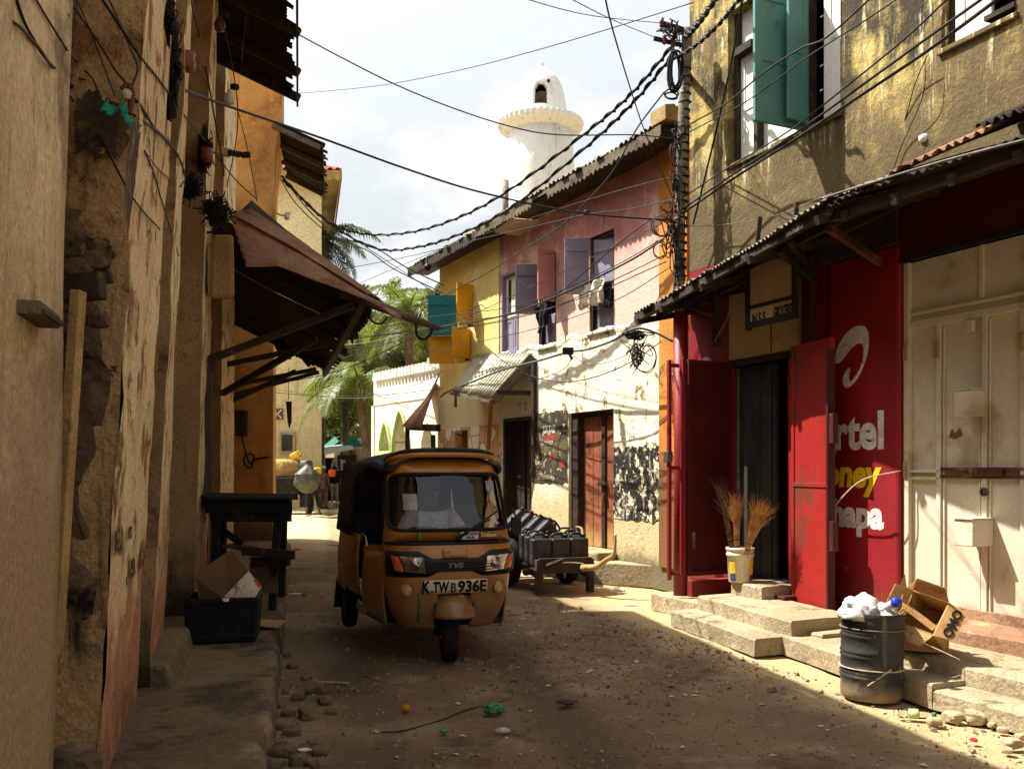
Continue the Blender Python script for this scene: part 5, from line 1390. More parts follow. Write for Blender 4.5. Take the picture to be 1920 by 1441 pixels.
tk_panel(.055, .20, 1.03, 1.09, .006, 'sticker_lilac', 'sticker')
curved_text('KARIBU MZIGO', .026, .062, .195, 1.066, 'ink_black', tk, .001, .010, name='sticker_writing')
curved_text('MZURI', .026, .10, .165, 1.038, 'ink_black', tk, .001, .010, name='sticker_writing')
curved_text('Deluxe', .042, .225, .36, 1.05, 'plate_white', tk, .001, .008, name='lettering')
for x in (-.385, .37):
    z = .63; c_ = tks(tk_u(x, z), z, .008); n_ = (tks(tk_u(x, z), z, .1) - tks(tk_u(x, z), z, 0)).normalized()
    local(MB().lathe([(.05, 0), (.05, .008), (.038, .014), (.002, .016)], 20, c_, n_.to_track_quat('Z', 'Y').to_matrix()), 'reflector', 'reflector', tk, smooth=True)
for z0, z1 in ((.36, .60), (1.03, 1.10)):
    tk_panel(-.29, -.272, z0, z1, .0072, 'plastic_green', 'paint_stripe', nx=2)
# mudguard and fork
mb = MB()
def mg(u, v):
    th = math.pi * (u); lat = (v) * math.pi / 2
    # half dome stretched forward, pointing down the front
    x = .168 * math.cos(th) * math.cos(lat * .92) ; 
    y = -.17 - .155 * math.sin(th) * math.cos(lat) - .02
    z = .405 + .175 * math.sin(lat) + .03 * (1 - abs(math.cos(th)))*0
    return Vector((x, y + .05 * math.sin(lat), z))
mb.grid(mg, 28, 12); local(mb, 'mudguard', 'tuk_orange', tk, smooth=True, solid=.008)
mb = MB(); mb.grid(lambda u, v: Vector(((.168 - .336 * u) * (1 - .10 * v), -.19 + .22 * v, .405 + .175 * math.sin(min(1, (1 - abs(2 * u - 1)) * 3) * math.pi / 2) * .9)), 12, 4); local(mb, 'mudguard_back', 'tuk_orange', tk, smooth=True, solid=.006)
def wheel(x, y, r, w, rotz=0.0, name='wheel', rim='steel'):
    m3 = Matrix.Rotation(rotz, 3, 'Z') @ Matrix.Rotation(math.pi / 2, 3, 'Y')
    prof = [(r * .60, -w * .42), (r * .74, -w * .5), (r * .90, -w * .48), (r * .975, -w * .33), (r, -w * .12), (r, w * .12), (r * .975, w * .33), (r * .90, w * .48), (r * .74, w * .5), (r * .60, w * .42)]
    t_ = local(MB().lathe(prof, 36, (x, y, r), m3, closed=True), name, 'rubber', tk, smooth=True)
    for k in (-.2, 0, .2):
        local(MB().lathe([(r * 1.003, w * (k - .035)), (r * 1.006, w * k), (r * 1.003, w * (k + .035)), (r * .98, w * k)], 36, (x, y, r), m3, closed=True), 'tread', 'rubber', t_, smooth=True)
    local(MB().lathe([(.03, -w * .42), (r * .2, -w * .40), (r * .3, -w * .25), (r * .52, -w * .28), (r * .62, -w * .42), (r * .62, w * .42), (r * .52, w * .28), (r * .3, w * .25), (r * .2, w * .40), (.03, w * .42)], 24, (x, y, r), m3), 'rim', rim, t_, smooth=True)
    return t_
wheel(0, 0, .215, .125, R(-6), 'front_wheel')
mb = MB(); mb.tube([(-.09, 0, .215), (-.09, -.03, .36), (-.06, .02, .62)], .022, 8); mb.tube([(.0, .0, .215), (-.12, 0, .215)], .02, 8); local(mb, 'fork', 'steel', tk, smooth=True)
mb = MB(); mb.tube([(-.105, -.015, .24), (-.105, -.03, .44)], .036, 10); local(mb, 'shock_absorber', 'black_plastic', tk, smooth=True)
# floor, sides and rear tub
mb = MB(); mb.box((0, 1.15, .31), (.98, 2.1, .05)); local(mb, 'floor', 'black_plastic', tk)
for sx in (-1, 1):
    mb = MB()   # side sill and low driver's side panel
    def sp_(u, v):
        y = .12 + .72 * u; zt_ = .92 - .05 * u
        x = sx * (.50 + .075 * u + .03 * math.sin(v * math.pi)); z = .30 + (zt_ - .30) * v
        return Vector((x, y, z))
    mb.grid(sp_, 8, 10); local(mb, 'side_panel', 'tuk_orange', tk, smooth=True, solid=.015)
    mb = MB(); mb.tube(catmull([(sx * .50, .16, 1.0), (sx * .505, .20, 1.25), (sx * .48, .27, 1.5), (sx * .45, .36, 1.68)]), .024, 8); local(mb, 'pillar', 'black_plastic', tk, smooth=True)
    mb = MB(); mb.tube(catmull([(sx * .565, .80, .90), (sx * .575, .84, 1.0), (sx * .575, 1.0, 1.02), (sx * .575, 1.06, .94)]), .012, 6); local(mb, 'hand_rail', 'chrome', tk, smooth=True)
    mb = MB(); mb.box((sx * .585, 1.0, .33), (.05, .42, .07)); local(mb, 'step', 'tuk_orange', tk, bevel=.015)
    mb = MB()
    def tub(u, v):
        y = 1.12 + 1.32 * u; z = .44 + .56 * v
        x = sx * (.585 + .055 * math.sin(min(1, u * 2.2) * math.pi / 2) * (1 - .3 * v) + .02 * math.sin(v * math.pi))
        if u > .9: x *= 1 - .25 * ((u - .9) * 10) ** 2
        return Vector((x, y, z))
    mb.grid(tub, 22, 12); local(mb, 'rear_panel', 'tuk_orange', tk, smooth=True, solid=.015)
    mb = MB(); mb.grid(lambda u, v: Vector((sx * (.655 + .012 * math.sin(v * math.pi)), 1.66 + .62 * u, .40 + .24 * math.sin(u * math.pi) * v + .02)), 16, 5); local(mb, 'rear_fender', 'tuk_orange', tk, smooth=True, solid=.02)
    mb = MB(); mb.hexa([Vector(q) for q in ((sx * .52, 2.30, .16), (sx * .70, 2.30, .16), (sx * .70, 2.32, .16), (sx * .52, 2.32, .16))], [Vector(q) for q in ((sx * .54, 2.22, .48), (sx * .68, 2.22, .48), (sx * .68, 2.24, .48), (sx * .54, 2.24, .48))]); local(mb, 'mud_flap', 'rubber', tk)
    wheel(sx * .575, 2.0, .215, .13, 0, 'rear_wheel')
mb = MB(); mb.box((0, 2.42, .72), (1.1, .03, .56)); local(mb, 'rear_panel', 'tuk_orange', tk, bevel=.01)
mb = MB(); mb.box((0, 1.14, .60), (1.10, .03, .60)); local(mb, 'bulkhead', 'tuk_orange', tk)
# hood
def hood(u, v):
    y = .10 + 2.36 * v
    wv = .455 + .13 * min(1, v * 2.2); zt_ = 1.735 + .035 * math.sin(v * math.pi) - .06 * max(0, v - .8) * 5
    zl = 1.575 - .0 * v
    if v > .42: zl = 1.575 - .60 * min(1, (v - .42) / .10)
    t = (u - .5) * 2
    a = abs(t)
    if a < .72:
        k = a / .72; x = wv * math.sin(k * math.pi / 2 * .94) ; z = zt_ - .12 * (1 - math.cos(k * math.pi / 2 * .94))
        x = wv * (k ** .9) * .985
        z = zt_ - .115 * k ** 2.4
    else:
        k = (a - .72) / .28; x = wv * (.985 + .05 * math.sin(k * 1.2)); z = zt_ - .115 - (zt_ - .115 - zl) * k
        if v > .42: x += .05 * k
    sag = .012 * math.sin(v * 18) * (1 - a)
    x = math.copysign(x, t) if t else 0
    if v > .96: y = .10 + 2.36 * .96 + (v - .96) * 2.36 * .8
    return Vector((x, y, z + sag * .5))
mb = MB(); mb.grid(hood, 44, 50); local(mb, 'hood', 'canvas_black', tk, smooth=True, solid=.012)
mb = MB(); mb.grid(lambda u, v: Vector((-.59 + 1.18 * u, 2.45 - .03 * v, .97 + .70 * v)), 8, 8); local(mb, 'rear_curtain', 'canvas_black', tk, smooth=True, solid=.01)
mb = MB(); mb.tube([tks(-.98 + 1.96 * i / 30, 1.725 - .055 * (2 * i / 30 - 1) ** 2, .012) + Vector((0, -.005, .0)) for i in range(31)], .022, 8); local(mb, 'visor_strip', 'tuk_orange', tk, smooth=True)
mb = MB(); mb.tube([tks(-.99 + 1.98 * i / 30, 1.765 - .085 * (2 * i / 30 - 1) ** 2, .02) + Vector((0, .02, .0)) for i in range(31)], .02, 8); local(mb, 'hood_edge', 'canvas_black', tk, smooth=True)
for sx in (-1, 1):
    mb = MB(); mb.tube(catmull([(sx * .50, .30, 1.60), (sx * .545, .5, 1.64), (sx * .57, .8, 1.60), (sx * .58, 1.05, 1.50)]), [.045] * 3 * 6 + [.03], 10); local(mb, 'rolled_curtain', 'canvas_black', tk, smooth=True)
# inside: dash, bars, seats
mb = MB(); mb.box((0, .06, 1.0), (.84, .22, .10)); local(mb, 'dashboard', 'black_plastic', tk, bevel=.03)
mb = MB(); mb.tube(catmull([(-.34, .36, 1.06), (-.2, .27, 1.10), (0, .22, 1.08), (.2, .27, 1.10), (.34, .36, 1.06)]), .016, 8); local(mb, 'handlebar', 'black_plastic', tk, smooth=True)
mb = MB(); mb.box((0, .86, .52), (.80, .42, .14)); mb.box((0, 1.04, .80), (.78, .10, .40)); local(mb, 'driver_seat', 'seat_vinyl', tk, bevel=.04)
mb = MB(); mb.box((0, 1.90, .60), (1.08, .48, .16)); mb.box((0, 2.26, .92), (1.08, .12, .52)); local(mb, 'passenger_seat', 'seat_vinyl', tk, bevel=.05)
# paper in the screen, mirror, wiper
mb = MB()
mb.grid(lambda u, v: tks(tk_u(-.40 + .115 * u, 1.27 + .13 * v), 1.27 + .13 * v, -.012), 4, 4); local(mb, 'permit_paper', 'paper', tk)
mb = MB(); mb.grid(lambda u, v: tks(tk_u(.33 + .085 * u, 1.42 + .085 * v), 1.42 + .085 * v, -.012), 4, 4); local(mb, 'permit_paper', 'paper', tk)
mb = MB()
wp = [tks(tk_u(.03, 1.045), 1.045, .03), tks(tk_u(.14, 1.12), 1.12, .03), tks(tk_u(.30, 1.19), 1.19, .025)]
mb.tube(wp, [.013, .010, .007], 6); mb.tube([tks(tk_u(.16 + .04 * i, 1.13 + .022 * i), 1.13 + .022 * i, .014) for i in range(7)], .007, 6)
mb.lathe([(.018, 0), (.018, .03), (.01, .034)], 10, tks(tk_u(.03, 1.045), 1.045, .0), Matrix.Rotation(R(90), 3, 'X')); local(mb, 'wiper', 'black_plastic', tk, smooth=True)
mb = MB(); mb.tube(catmull([(.50, .14, 1.22), (.575, .10, 1.26), (.60, .06, 1.20)]), .010, 6); mb.box((.60, .05, 1.12), (.085, .035, .15)); local(mb, 'mirror', 'black_plastic', tk, bevel=.008)
mb = MB(); mb.tube(catmull([(-.50, .14, 1.26), (-.53, .10, 1.28), (-.545, .07, 1.27)]), .009, 6); local(mb, 'hinge', 'black_plastic', tk)
mb = MB(); mb.tube([tks(tk_u(.30, 1.16), 1.16, -.05), tks(tk_u(.32, 1.40), 1.40, -.06)], .008, 6); local(mb, 'mirror_stalk', 'black_plastic', tk)

# ------------------------------------------------------------------ people
def to_local_thing(name, label, loc, rz, scale=1.0):
    return thing(name, label, 'person', loc, rz)
def person(label, loc, rz, J, R_, cloth_top, cloth_leg, hair='hair_black', bare_leg=.0, sleeves=.45, shoes=None, hat=None, sub=2, long_sleeve=False):
    """J: joint name -> point (metres, facing -y).  One continuous body; shirt, trousers and hair are children."""
    t = thing('person', label, 'person', loc, rz)
    base = dict(pelvis=(0, 0, .95), belly=(0, 0, 1.08), chest=(0, 0, 1.30), neck=(0, 0, 1.46), head0=(0, -.015, 1.56), head1=(0, -.02, 1.66), head2=(0, -.01, 1.73),
                lsh=(.17, 0, 1.40), lel=(.25, .03, 1.12), lwr=(.26, -.06, .88), lha=(.26, -.09, .78), rsh=(-.17, 0, 1.40), rel=(-.25, .03, 1.12), rwr=(-.26, -.06, .88), rha=(-.26, -.09, .78),
                lhi=(.09, 0, .90), lkn=(.10, -.02, .50), lan=(.10, .02, .09), lto=(.11, -.15, .04), rhi=(-.09, 0, .90), rkn=(-.10, -.02, .50), ran=(-.10, .02, .09), rto=(-.11, -.15, .04))
    base.update(J)
    rad = dict(pelvis=.135, belly=(.14, .115), chest=(.16, .12), neck=.056, head0=(.075, .085), head1=(.082, .098), head2=(.06, .075), lsh=.07, lel=.048, lwr=.034, lha=.04, rsh=.07, rel=.048, rwr=.034, rha=.04,
               lhi=.10, lkn=.066, lan=.045, lto=.04, rhi=.10, rkn=.066, ran=.045, rto=.04)
    rad.update(R_)
    E = [('pelvis', 'belly'), ('belly', 'chest'), ('chest', 'neck'), ('neck', 'head0'), ('head0', 'head1'), ('head1', 'head2'), ('chest', 'lsh'), ('lsh', 'lel'), ('lel', 'lwr'), ('lwr', 'lha'), ('chest', 'rsh'), ('rsh', 'rel'), ('rel', 'rwr'), ('rwr', 'rha'),
         ('pelvis', 'lhi'), ('lhi', 'lkn'), ('lkn', 'lan'), ('lan', 'lto'), ('pelvis', 'rhi'), ('rhi', 'rkn'), ('rkn', 'ran'), ('ran', 'rto')]
    names = list(base)
    V = [Vector(base[k]) for k in names]; Ed = [(names.index(a), names.index(b)) for a, b in E]; Rr = [rad[k] for k in names]
    # fingers: five short chains rooted in each palm
    for sd in ('l', 'r'):
        hnd = Vector(base[sd + 'ha']); d = (hnd - Vector(base[sd + 'wr'])).normalized(); side = d.cross(Vector((0, 1, .2))).normalized(); nn = d.cross(side)
        for k in range(4):
            a = hnd + side * (.024 * (k - 1.5)) + d * .03; b = a + d * (.045 - .006 * abs(k - 1.2)) + nn * .012; c = b + d * .028 + nn * .022
            i0 = len(V); V += [a, b, c]; Rr += [.011, .0095, .008]; Ed += [(names.index(sd + 'ha'), i0), (i0, i0 + 1), (i0 + 1, i0 + 2)]
        a = hnd + side * .045 - d * .01; b = a + d * .035 + side * .012 + nn * .012
        i0 = len(V); V += [a, b]; Rr += [.013, .010]; Ed += [(names.index(sd + 'ha'), i0), (i0, i0 + 1)]
    link_mesh('body', mesh_from_skin('body', V, Ed, Rr, sub, names.index('pelvis')), 'skin_dark', t)
    def garment(name, pts, ed, rr, m, root=0):
        link_mesh(name, mesh_from_skin(name, [Vector(p) for p in pts], ed, rr, sub, root), m, t)
    B = {k: Vector(v) for k, v in base.items()}
    g = lambda r, k=.018: tuple(x + k for x in r) if isinstance(r, tuple) else r + k
    top = [B['pelvis'] + Vector((0, 0, -.03)), B['belly'], B['chest'], B['chest'].lerp(B['neck'], .55), B['lsh'], B['lsh'].lerp(B['lel'], .75 if not long_sleeve else 1), B['rsh'], B['rsh'].lerp(B['rel'], .75 if not long_sleeve else 1)]
    ed = [(0, 1), (1, 2), (2, 3), (2, 4), (4, 5), (2, 6), (6, 7)]
    rr = [g(rad['pelvis'], .028), g(rad['belly'], .03), g(rad['chest'], .02), .075, g(rad['lsh'], .02), g(rad['lel'], .028), g(rad['rsh'], .02), g(rad['rel'], .028)]
    if long_sleeve:
        top += [B['lwr'], B['rwr']]; ed += [(5, 8), (7, 9)]; rr += [g(rad['lwr'], .02), g(rad['rwr'], .02)]
    garment('shirt', top, ed, rr, cloth_top, 1)
    leg = [B['pelvis'], B['lhi'], B['lkn'], B['lkn'].lerp(B['lan'], 1 - bare_leg - .05), B['rhi'], B['rkn'], B['rkn'].lerp(B['ran'], 1 - bare_leg - .05)]
    garment('trousers', leg, [(0, 1), (1, 2), (2, 3), (0, 4), (4, 5), (5, 6)], [g(rad['pelvis'], .02), g(rad['lhi'], .02), g(rad['lkn'], .025), .075, g(rad['rhi'], .02), g(rad['rkn'], .025), .075], cloth_leg)
    h = B['head1']; dirn = (B['head2'] - B['head0']).normalized()
    if hair:
        mb = MB()
        hq = dirn.to_track_quat('Z', 'Y').to_matrix()
        mb.lathe([(.092, -.02), (.10, .02), (.094, .06), (.07, .095), (.03, .112), (.002, .115)], 20, h + Vector((0, .012, 0)), hq)
        mb.build('hair' if not hat else 'cap', hat or hair, t, smooth=True, world=False)
    # face
    fwd = Vector((0, -1, 0)); 
    mb = MB(); c = B['head0'].lerp(B['head1'], .55) + fwd * .098
    mb.tube([c + Vector((0, .012, .045)), c + Vector((0, -.012, .0)), c + Vector((0, .01, -.008))], [.008, .015, .01], 8); mb.build('nose', 'skin_dark', t, smooth=True, world=False)
    for sx in (-1, 1):
        mb = MB(); mb.lathe([(.0, -.006), (.012, 0), (.0, .006)], 10, B['head0'].lerp(B['head1'], .7) + fwd * .09 + Vector((sx * .034, 0, .012)), Matrix.Rotation(R(90), 3, 'X')); mb.build('eye', 'hair_black', t, smooth=True, world=False)
        mb = MB(); mb.lathe([(.004, -.012), (.026, -.006), (.028, .004), (.006, .01)], 12, B['head0'].lerp(B['head1'], .6) + Vector((sx * .088, .01, 0)), Matrix.Rotation(R(90), 3, 'Y')); mb.build('ear', 'skin_dark', t, smooth=True, world=False)
    mb = MB(); mb.box(c + Vector((0, .012, -.042)), (.05, .012, .012)); mb.build('mouth', 'porcelain_red', t, world=False, bevel=.004)
    if shoes:
        for k in ('l', 'r'):
            mb = MB(); a, b = B[k + 'an'], B[k + 'to']
            mb.tube([a + Vector((0, .04, -.04)), a.lerp(b, .4) + Vector((0, 0, -.015)), b + Vector((0, -.02, .0))], [.05, .052, .036], 10); mb.build('shoe', shoes, t, smooth=True, world=False)
    return t
# the driver, seated and holding the bar
dm = MW[tk.name] @ Vector((0.0, .78, 0))
person('driver in a white zipped jacket seated behind the windscreen of the orange taxi', (dm.x, dm.y, 0), R(17),
       dict(pelvis=(0, 0, .70), belly=(0, -.01, .86), chest=(0, -.02, 1.10), neck=(0, -.02, 1.26), head0=(0, -.04, 1.35), head1=(0, -.05, 1.44), head2=(0, -.04, 1.51),
            lsh=(.18, -.02, 1.19), lel=(.28, -.18, .98), lwr=(.29, -.40, 1.05), lha=(.28, -.47, 1.06), rsh=(-.18, -.02, 1.19), rel=(-.28, -.18, .98), rwr=(-.29, -.40, 1.05), rha=(-.28, -.47, 1.06),
            lhi=(.10, -.05, .66), lkn=(.14, -.42, .64), lan=(.13, -.44, .42), lto=(.13, -.56, .37), rhi=(-.10, -.05, .66), rkn=(-.14, -.42, .64), ran=(-.13, -.44, .42), rto=(-.13, -.56, .37)), {},
       'cloth_white', 'cloth_navy', long_sleeve=True)
# ------------------------------------------------------------------ hand cart with jerrycans
ck = thing('hand_cart', 'wooden two wheeled hand cart loaded with black jerrycans by the pink house', 'hand cart', (.30, 13.0, 0))
fd = Vector((.33, -.944, 0)); sd_ = Vector((.944, .33, 0)); CO = Vector((.36, 13.02, 0))
def cl(a, f, z): return CO + sd_ * a + fd * f + Vector((0, 0, z))
rotc = math.atan2(fd.x, -fd.y)
CR = Matrix.Rotation(rotc, 3, 'Z')
for sx in (-1, 1):
    c = cl(sx * .43, 0, .33); m3 = CR @ Matrix.Rotation(math.pi / 2, 3, 'Y'); r, w = .33, .18
    t_ = MB().lathe([(r * .58, -w * .4), (r * .75, -w * .5), (r * .92, -w * .46), (r, -w * .2), (r, w * .2), (r * .92, w * .46), (r * .75, w * .5), (r * .58, w * .4)], 32, c, m3, closed=True).build('wheel', 'rubber', ck, smooth=True)
    MB().lathe([(.04, -w * .45), (r * .25, -w * .4), (r * .5, -w * .2), (r * .6, -w * .4), (r * .6, w * .4), (r * .5, w * .2), (r * .25, w * .4), (.04, w * .45)], 20, c, m3).build('rim', 'rust_dark', t_, smooth=True)
MB().bar(cl(-.5, 0, .33), cl(.5, 0, .33), .06, .06).build('axle', 'rust_dark', ck)
for a in (-.34, .34): MB().bar(cl(a, -1.2, .46), cl(a, 1.0, .24), .08, .09).build('rail', 'wood_dark', ck)
for k in range(7): MB().bar(cl(-.40, -1.1 + k * .33, .515 - k * .033), cl(.40, -1.1 + k * .33, .515 - k * .033), .22, .03).build('plank', 'wood_grey', ck)
MB().bar(cl(-.37, .99, .36), cl(.37, .99, .36), .05, .20).build('front_board', 'wood_dark', ck, bevel=.006)
MB().bar(cl(-.36, .97, 0.0), cl(-.36, .97, .44), .08, .10, fd).build('leg', 'wood_dark', ck, bevel=.006)
MB().bar(cl(.36, .97, 0.0), cl(.36, .97, .44), .08, .10, fd).build('leg', 'wood_dark', ck, bevel=.006)
MB().tube(catmull([P(985, 1072, 12.35), P(1010, 1066, 12.1), P(1035, 1058, 11.9), P(1058, 1048, 11.8)]), [.05, .05, .05, .05, .05, .05, .04, .04, .04, .035, .035, .035, .034, .034, .034, .03, .03, .03, .028], 8).build('handle', 'wood_dark', ck, smooth=True)
pth = catmull([P(1092, 1064, 12.1), P(1118, 1062, 11.9), P(1136, 1050, 11.8), P(1150, 1040, 11.75), P(1153, 1022, 11.75), P(1154, 1002, 11.75)])
MB().tube(pth, [.045 - .03 * i / len(pth) for i in range(len(pth))], 8).build('handle', 'wood_pale', ck, smooth=True)
pth = catmull([P(1070, 1016, 12.9), P(1082, 1008, 12.9), P(1092, 1002, 12.9), P(1090, 990, 12.95), P(1080, 987, 13)])
MB().tube(pth, [.04 - .03 * i / len(pth) for i in range(len(pth))], 8).build('side_pole', 'wood_pale', ck, smooth=True)
MB().tube(catmull([P(1052, 1054, 11.9), P(1075, 1054, 12), P(1094, 1056, 12)]), .008, 6).build('rope', 'rope', ck)
# jerrycan
jc = thing('jerrycan', 'black plastic jerrycan standing at the front of the hand cart', 'jerrycan', (0, 0, 0), 0, 'black jerrycans on the hand cart')
W_, D_, H_ = .27, .175, .37
mb = MB(); mb.box((0, 0, H_ / 2), (W_, D_, H_)); j_b = mb.build('can_body', 'jerry_black', jc, bevel=.035, seg=3)
mb = MB()
for sx in (-1, 1): mb.box((sx * .06, 0, H_ * .52), (.055, D_ + .008, H_ * .62))
mb.build('rib', 'jerry_black', jc, bevel=.004)
mb = MB(); mb.tube(catmull([(-.10, 0, H_ - .02), (-.09, 0, H_ + .045), (-.02, 0, H_ + .06), (.045, 0, H_ + .05), (.05, 0, H_ - .01)]), .015, 8); mb.build('handle', 'jerry_black', jc, smooth=True)
mb = MB(); mb.lathe([(.024, 0), (.024, .02), (.03, .02), (.03, .05), (.002, .052)], 14, (.095, 0, H_ - .005)); mb.build('cap', 'jerry_black', jc, smooth=True)
place = []
for i in range(3):
    for k in range(3): place.append((cl(-.27 + .262 * i, .80 - .20 * k, .335 + .02 * k), Euler((0, 0, rotc + .03 * (i - k)))))
tl = []
for i in range(4):
    base = P(950 + 17 * i, 1000 + 7 * i, 12.95 - .16 * i)
    za = (sd_ * .74 + Vector((0, 0, .67))).normalized(); ya = fd; xa = ya.cross(za)
    tl.append((base, Matrix((xa, ya, za)).transposed().to_euler()))
bk = [(cl(-.28 + .285 * i, -.42 - .22 * k, .46 + .02 * k), Euler((0, 0, rotc + .05 * i))) for i in range(3) for k in range(2)]
lb2 = ['black plastic jerrycan standing upright at the front of the hand cart', 'black plastic jerrycan lying aslant on top of the cart load', 'black plastic jerrycan standing at the back of the hand cart']
first = True
for L, lab in ((place, lb2[0]), (tl, lb2[1]), (bk, lb2[2])):
    for loc, e in L:
        o = jc if first else copy_tree(jc); first = False
        o.location = loc; o.rotation_euler = e; o['label'] = lab; o['group'] = lab.replace('black plastic jerrycan', 'jerrycans')
# ------------------------------------------------------------------ far street: porter, walker, loaded cart, stall
pb = G(586, 966)
pt = person('barefoot porter seen from behind bent under a big grey sack', (pb.x, pb.y, 0), R(180),
       dict(pelvis=(0, 0, .93), belly=(0, -.08, 1.06), chest=(0, -.22, 1.26), neck=(0.10, -.34, 1.42), head0=(.17, -.40, 1.50), head1=(.21, -.42, 1.60), head2=(.23, -.42, 1.67),
            lel=(.34, -.2, 1.14), lwr=(.22, -.14, 1.36), lha=(.16, -.08, 1.46), rel=(-.28, -.3, 1.10), rwr=(-.12, -.16, 1.30), rha=(-.06, -.10, 1.40),
            lsh=(.17, -.22, 1.36), rsh=(-.17, -.22, 1.36), lhi=(.10, 0, .88), rhi=(-.10, 0, .88), lkn=(.17, -.06, .5), rkn=(-.19, -.05, .5), lan=(.20, .05, .08), lto=(.24, -.12, .03), ran=(-.26, .06, .08), rto=(-.30, -.1, .03)), {}, 'cloth_brown', 'cloth_black', bare_leg=.40, hat='cloth_cap', hair='hair_black', sub=1)
sk = thing('sack', 'bulging grey plastic sack carried on the back of a barefoot porter', 'sack', (pb.x - .12, pb.y - .28, 1.28))
mb = MB()
def sackf(u, v):
    th = u * 2 * math.pi; z = -.50 + 1.02 * v
    r = .40 * (math.sin(min(1, v * 1.15 + .04) * math.pi) ** .55) if v < .62 else .40 * max(.10, (1 - (v - .62) / .38) ** .8)
    q = Vector((math.cos(th), math.sin(th), z * 2))
    r *= 1 + .24 * mnoise.noise(q * 1.9) + .10 * mnoise.noise(q * 5) + .05 * abs(math.sin(th * 7)) * v
    return Vector((r * math.cos(th) * 1.1, r * math.sin(th) * .8, z))
mb.grid(sackf, 36, 24, closed_u=True); mb.build('bag', 'bag_grey', sk, smooth=True, world=False)
wb = G(627, 941)
wb = Vector(((627 - CX) / F * 41.5, 41.5, 0))
person('man in a black shirt and grey trousers walking toward the viewer past the stall', (wb.x, wb.y, 0), R(12),
       dict(lkn=(.10, -.06, .5), rkn=(-.10, .0, .5), lan=(.10, -.05, .09), lto=(.11, -.2, .05), ran=(-.10, .06, .09)), {}, 'cloth_black', 'cloth_grey', shoes='cloth_black', sub=1)
ob = Vector(((607 - CX) / F * 38, 38, 0))
person('person in brown clothes and pale cap walking just beyond the porter', (ob.x, ob.y, 0), R(160), {}, {}, 'cloth_brown', 'cloth_brown', shoes='cloth_black', hat='cloth_cap', sub=1)
q = ob + Vector((.35, -.1, 1.45)); ob_ = thing('bundle', 'bright orange bundle held up beside the person in the pale cap', 'bundle', q)
mb = MB(); rock_mb(mb, q, .17, 91, (1, .8, 1.2), 2); mb.build('cloth', 'cloth_orange', ob_, smooth=True)
# loaded cart
lc0 = P(536, 940, 34); lc0.z = 0
lc = thing('loaded_cart', 'dark two wheeled cart piled with sacks and plastic cans far down the street', 'hand cart', lc0)
mb = MB(); mb.box(lc0 + Vector((-.1, .3, 1.0)), (2.3, 1.5, .62)); mb.build('box', 'wood_black', lc, bevel=.03)
for sx in (-1, 1):
    MB().lathe([(.2, -.07), (.36, -.08), (.40, -.04), (.40, .04), (.36, .08), (.2, .07)], 24, lc0 + Vector((sx * .95 - .1, .1, .40)), Matrix.Rotation(math.pi / 2, 3, 'Y'), closed=True).build('wheel', 'rubber', lc, smooth=True)
for sx in (-1, 1): MB().bar(lc0 + Vector((sx * .7 - .1, -.4, .74)), lc0 + Vector((sx * .7 - .1, -1.6, .80)), .07, .07).build('handle', 'wood_dark', lc)
MB().box(lc0 + Vector((.75, -.3, .55)), (.3, .3, .6)).build('prop', 'wood_black', lc)
def lump(name, label, cat, c, r, m, seed, sq=(1, 1, 1), grp=None):
    t = thing(name, label, cat, c); mb = MB(); rock_mb(mb, c, r, seed, sq, 3); mb.build('bag', m, t, smooth=True); return t
lump('sack', 'big tan and yellow sack lying on top of the loaded far cart', 'sack', lc0 + Vector((-.1, .2, 1.62)), .62, 'sack_tan', 5, (1.25, .8, .75))
lump('bag', 'grey plastic bag tied at the right end of the loaded cart', 'bag', lc0 + Vector((.72, .1, 1.62)), .34, 'bag_grey', 9, (.8, .8, 1.2))
lump('bag', 'dark rubbish bag wedged at the left end of the loaded cart', 'bag', lc0 + Vector((-.95, .1, 1.75)), .34, 'crate_black', 14, (1, .8, 1))
lump('bag', 'white bag resting on the pile at the left of the loaded cart', 'bag', lc0 + Vector((-.75, .25, 2.10)), .26, 'bag_white', 19, (1.2, .8, .7))
lump('cloth_bundle', 'red cloth hanging over the front of the dark loaded cart', 'cloth', lc0 + Vector((-.62, -.45, 1.12)), .27, 'plastic_red', 23, (.8, .5, 1.3))
yj = thing('jerrycan', 'bright yellow plastic jerrycan on top of the loaded far cart', 'jerrycan', lc0 + Vector((.12, .2, 2.02)), 0, rot=(R(20), R(60), R(20)))
MB().box((0, 0, .17), (.24, .20, .30)).build('can_body', 'plastic_yellow', yj, bevel=.05, world=False)
MB().tube(catmull([(-.1, 0, .34), (-.08, 0, .40), (.03, 0, .40), (.05, 0, .34)]), .018, 8).build('handle', 'plastic_yellow', yj, smooth=True, world=False)
MB().lathe([(.03, .34), (.03, .40), (.002, .402)], 12, (.09, 0, 0)).build('cap', 'plastic_red', yj, smooth=True, world=False)
lump('bag', 'small yellow bag behind the porter at the end of the loaded cart', 'bag', lc0 + Vector((1.05, .5, 1.55)), .15, 'plastic_yellow', 33, (1, .8, 1.1))
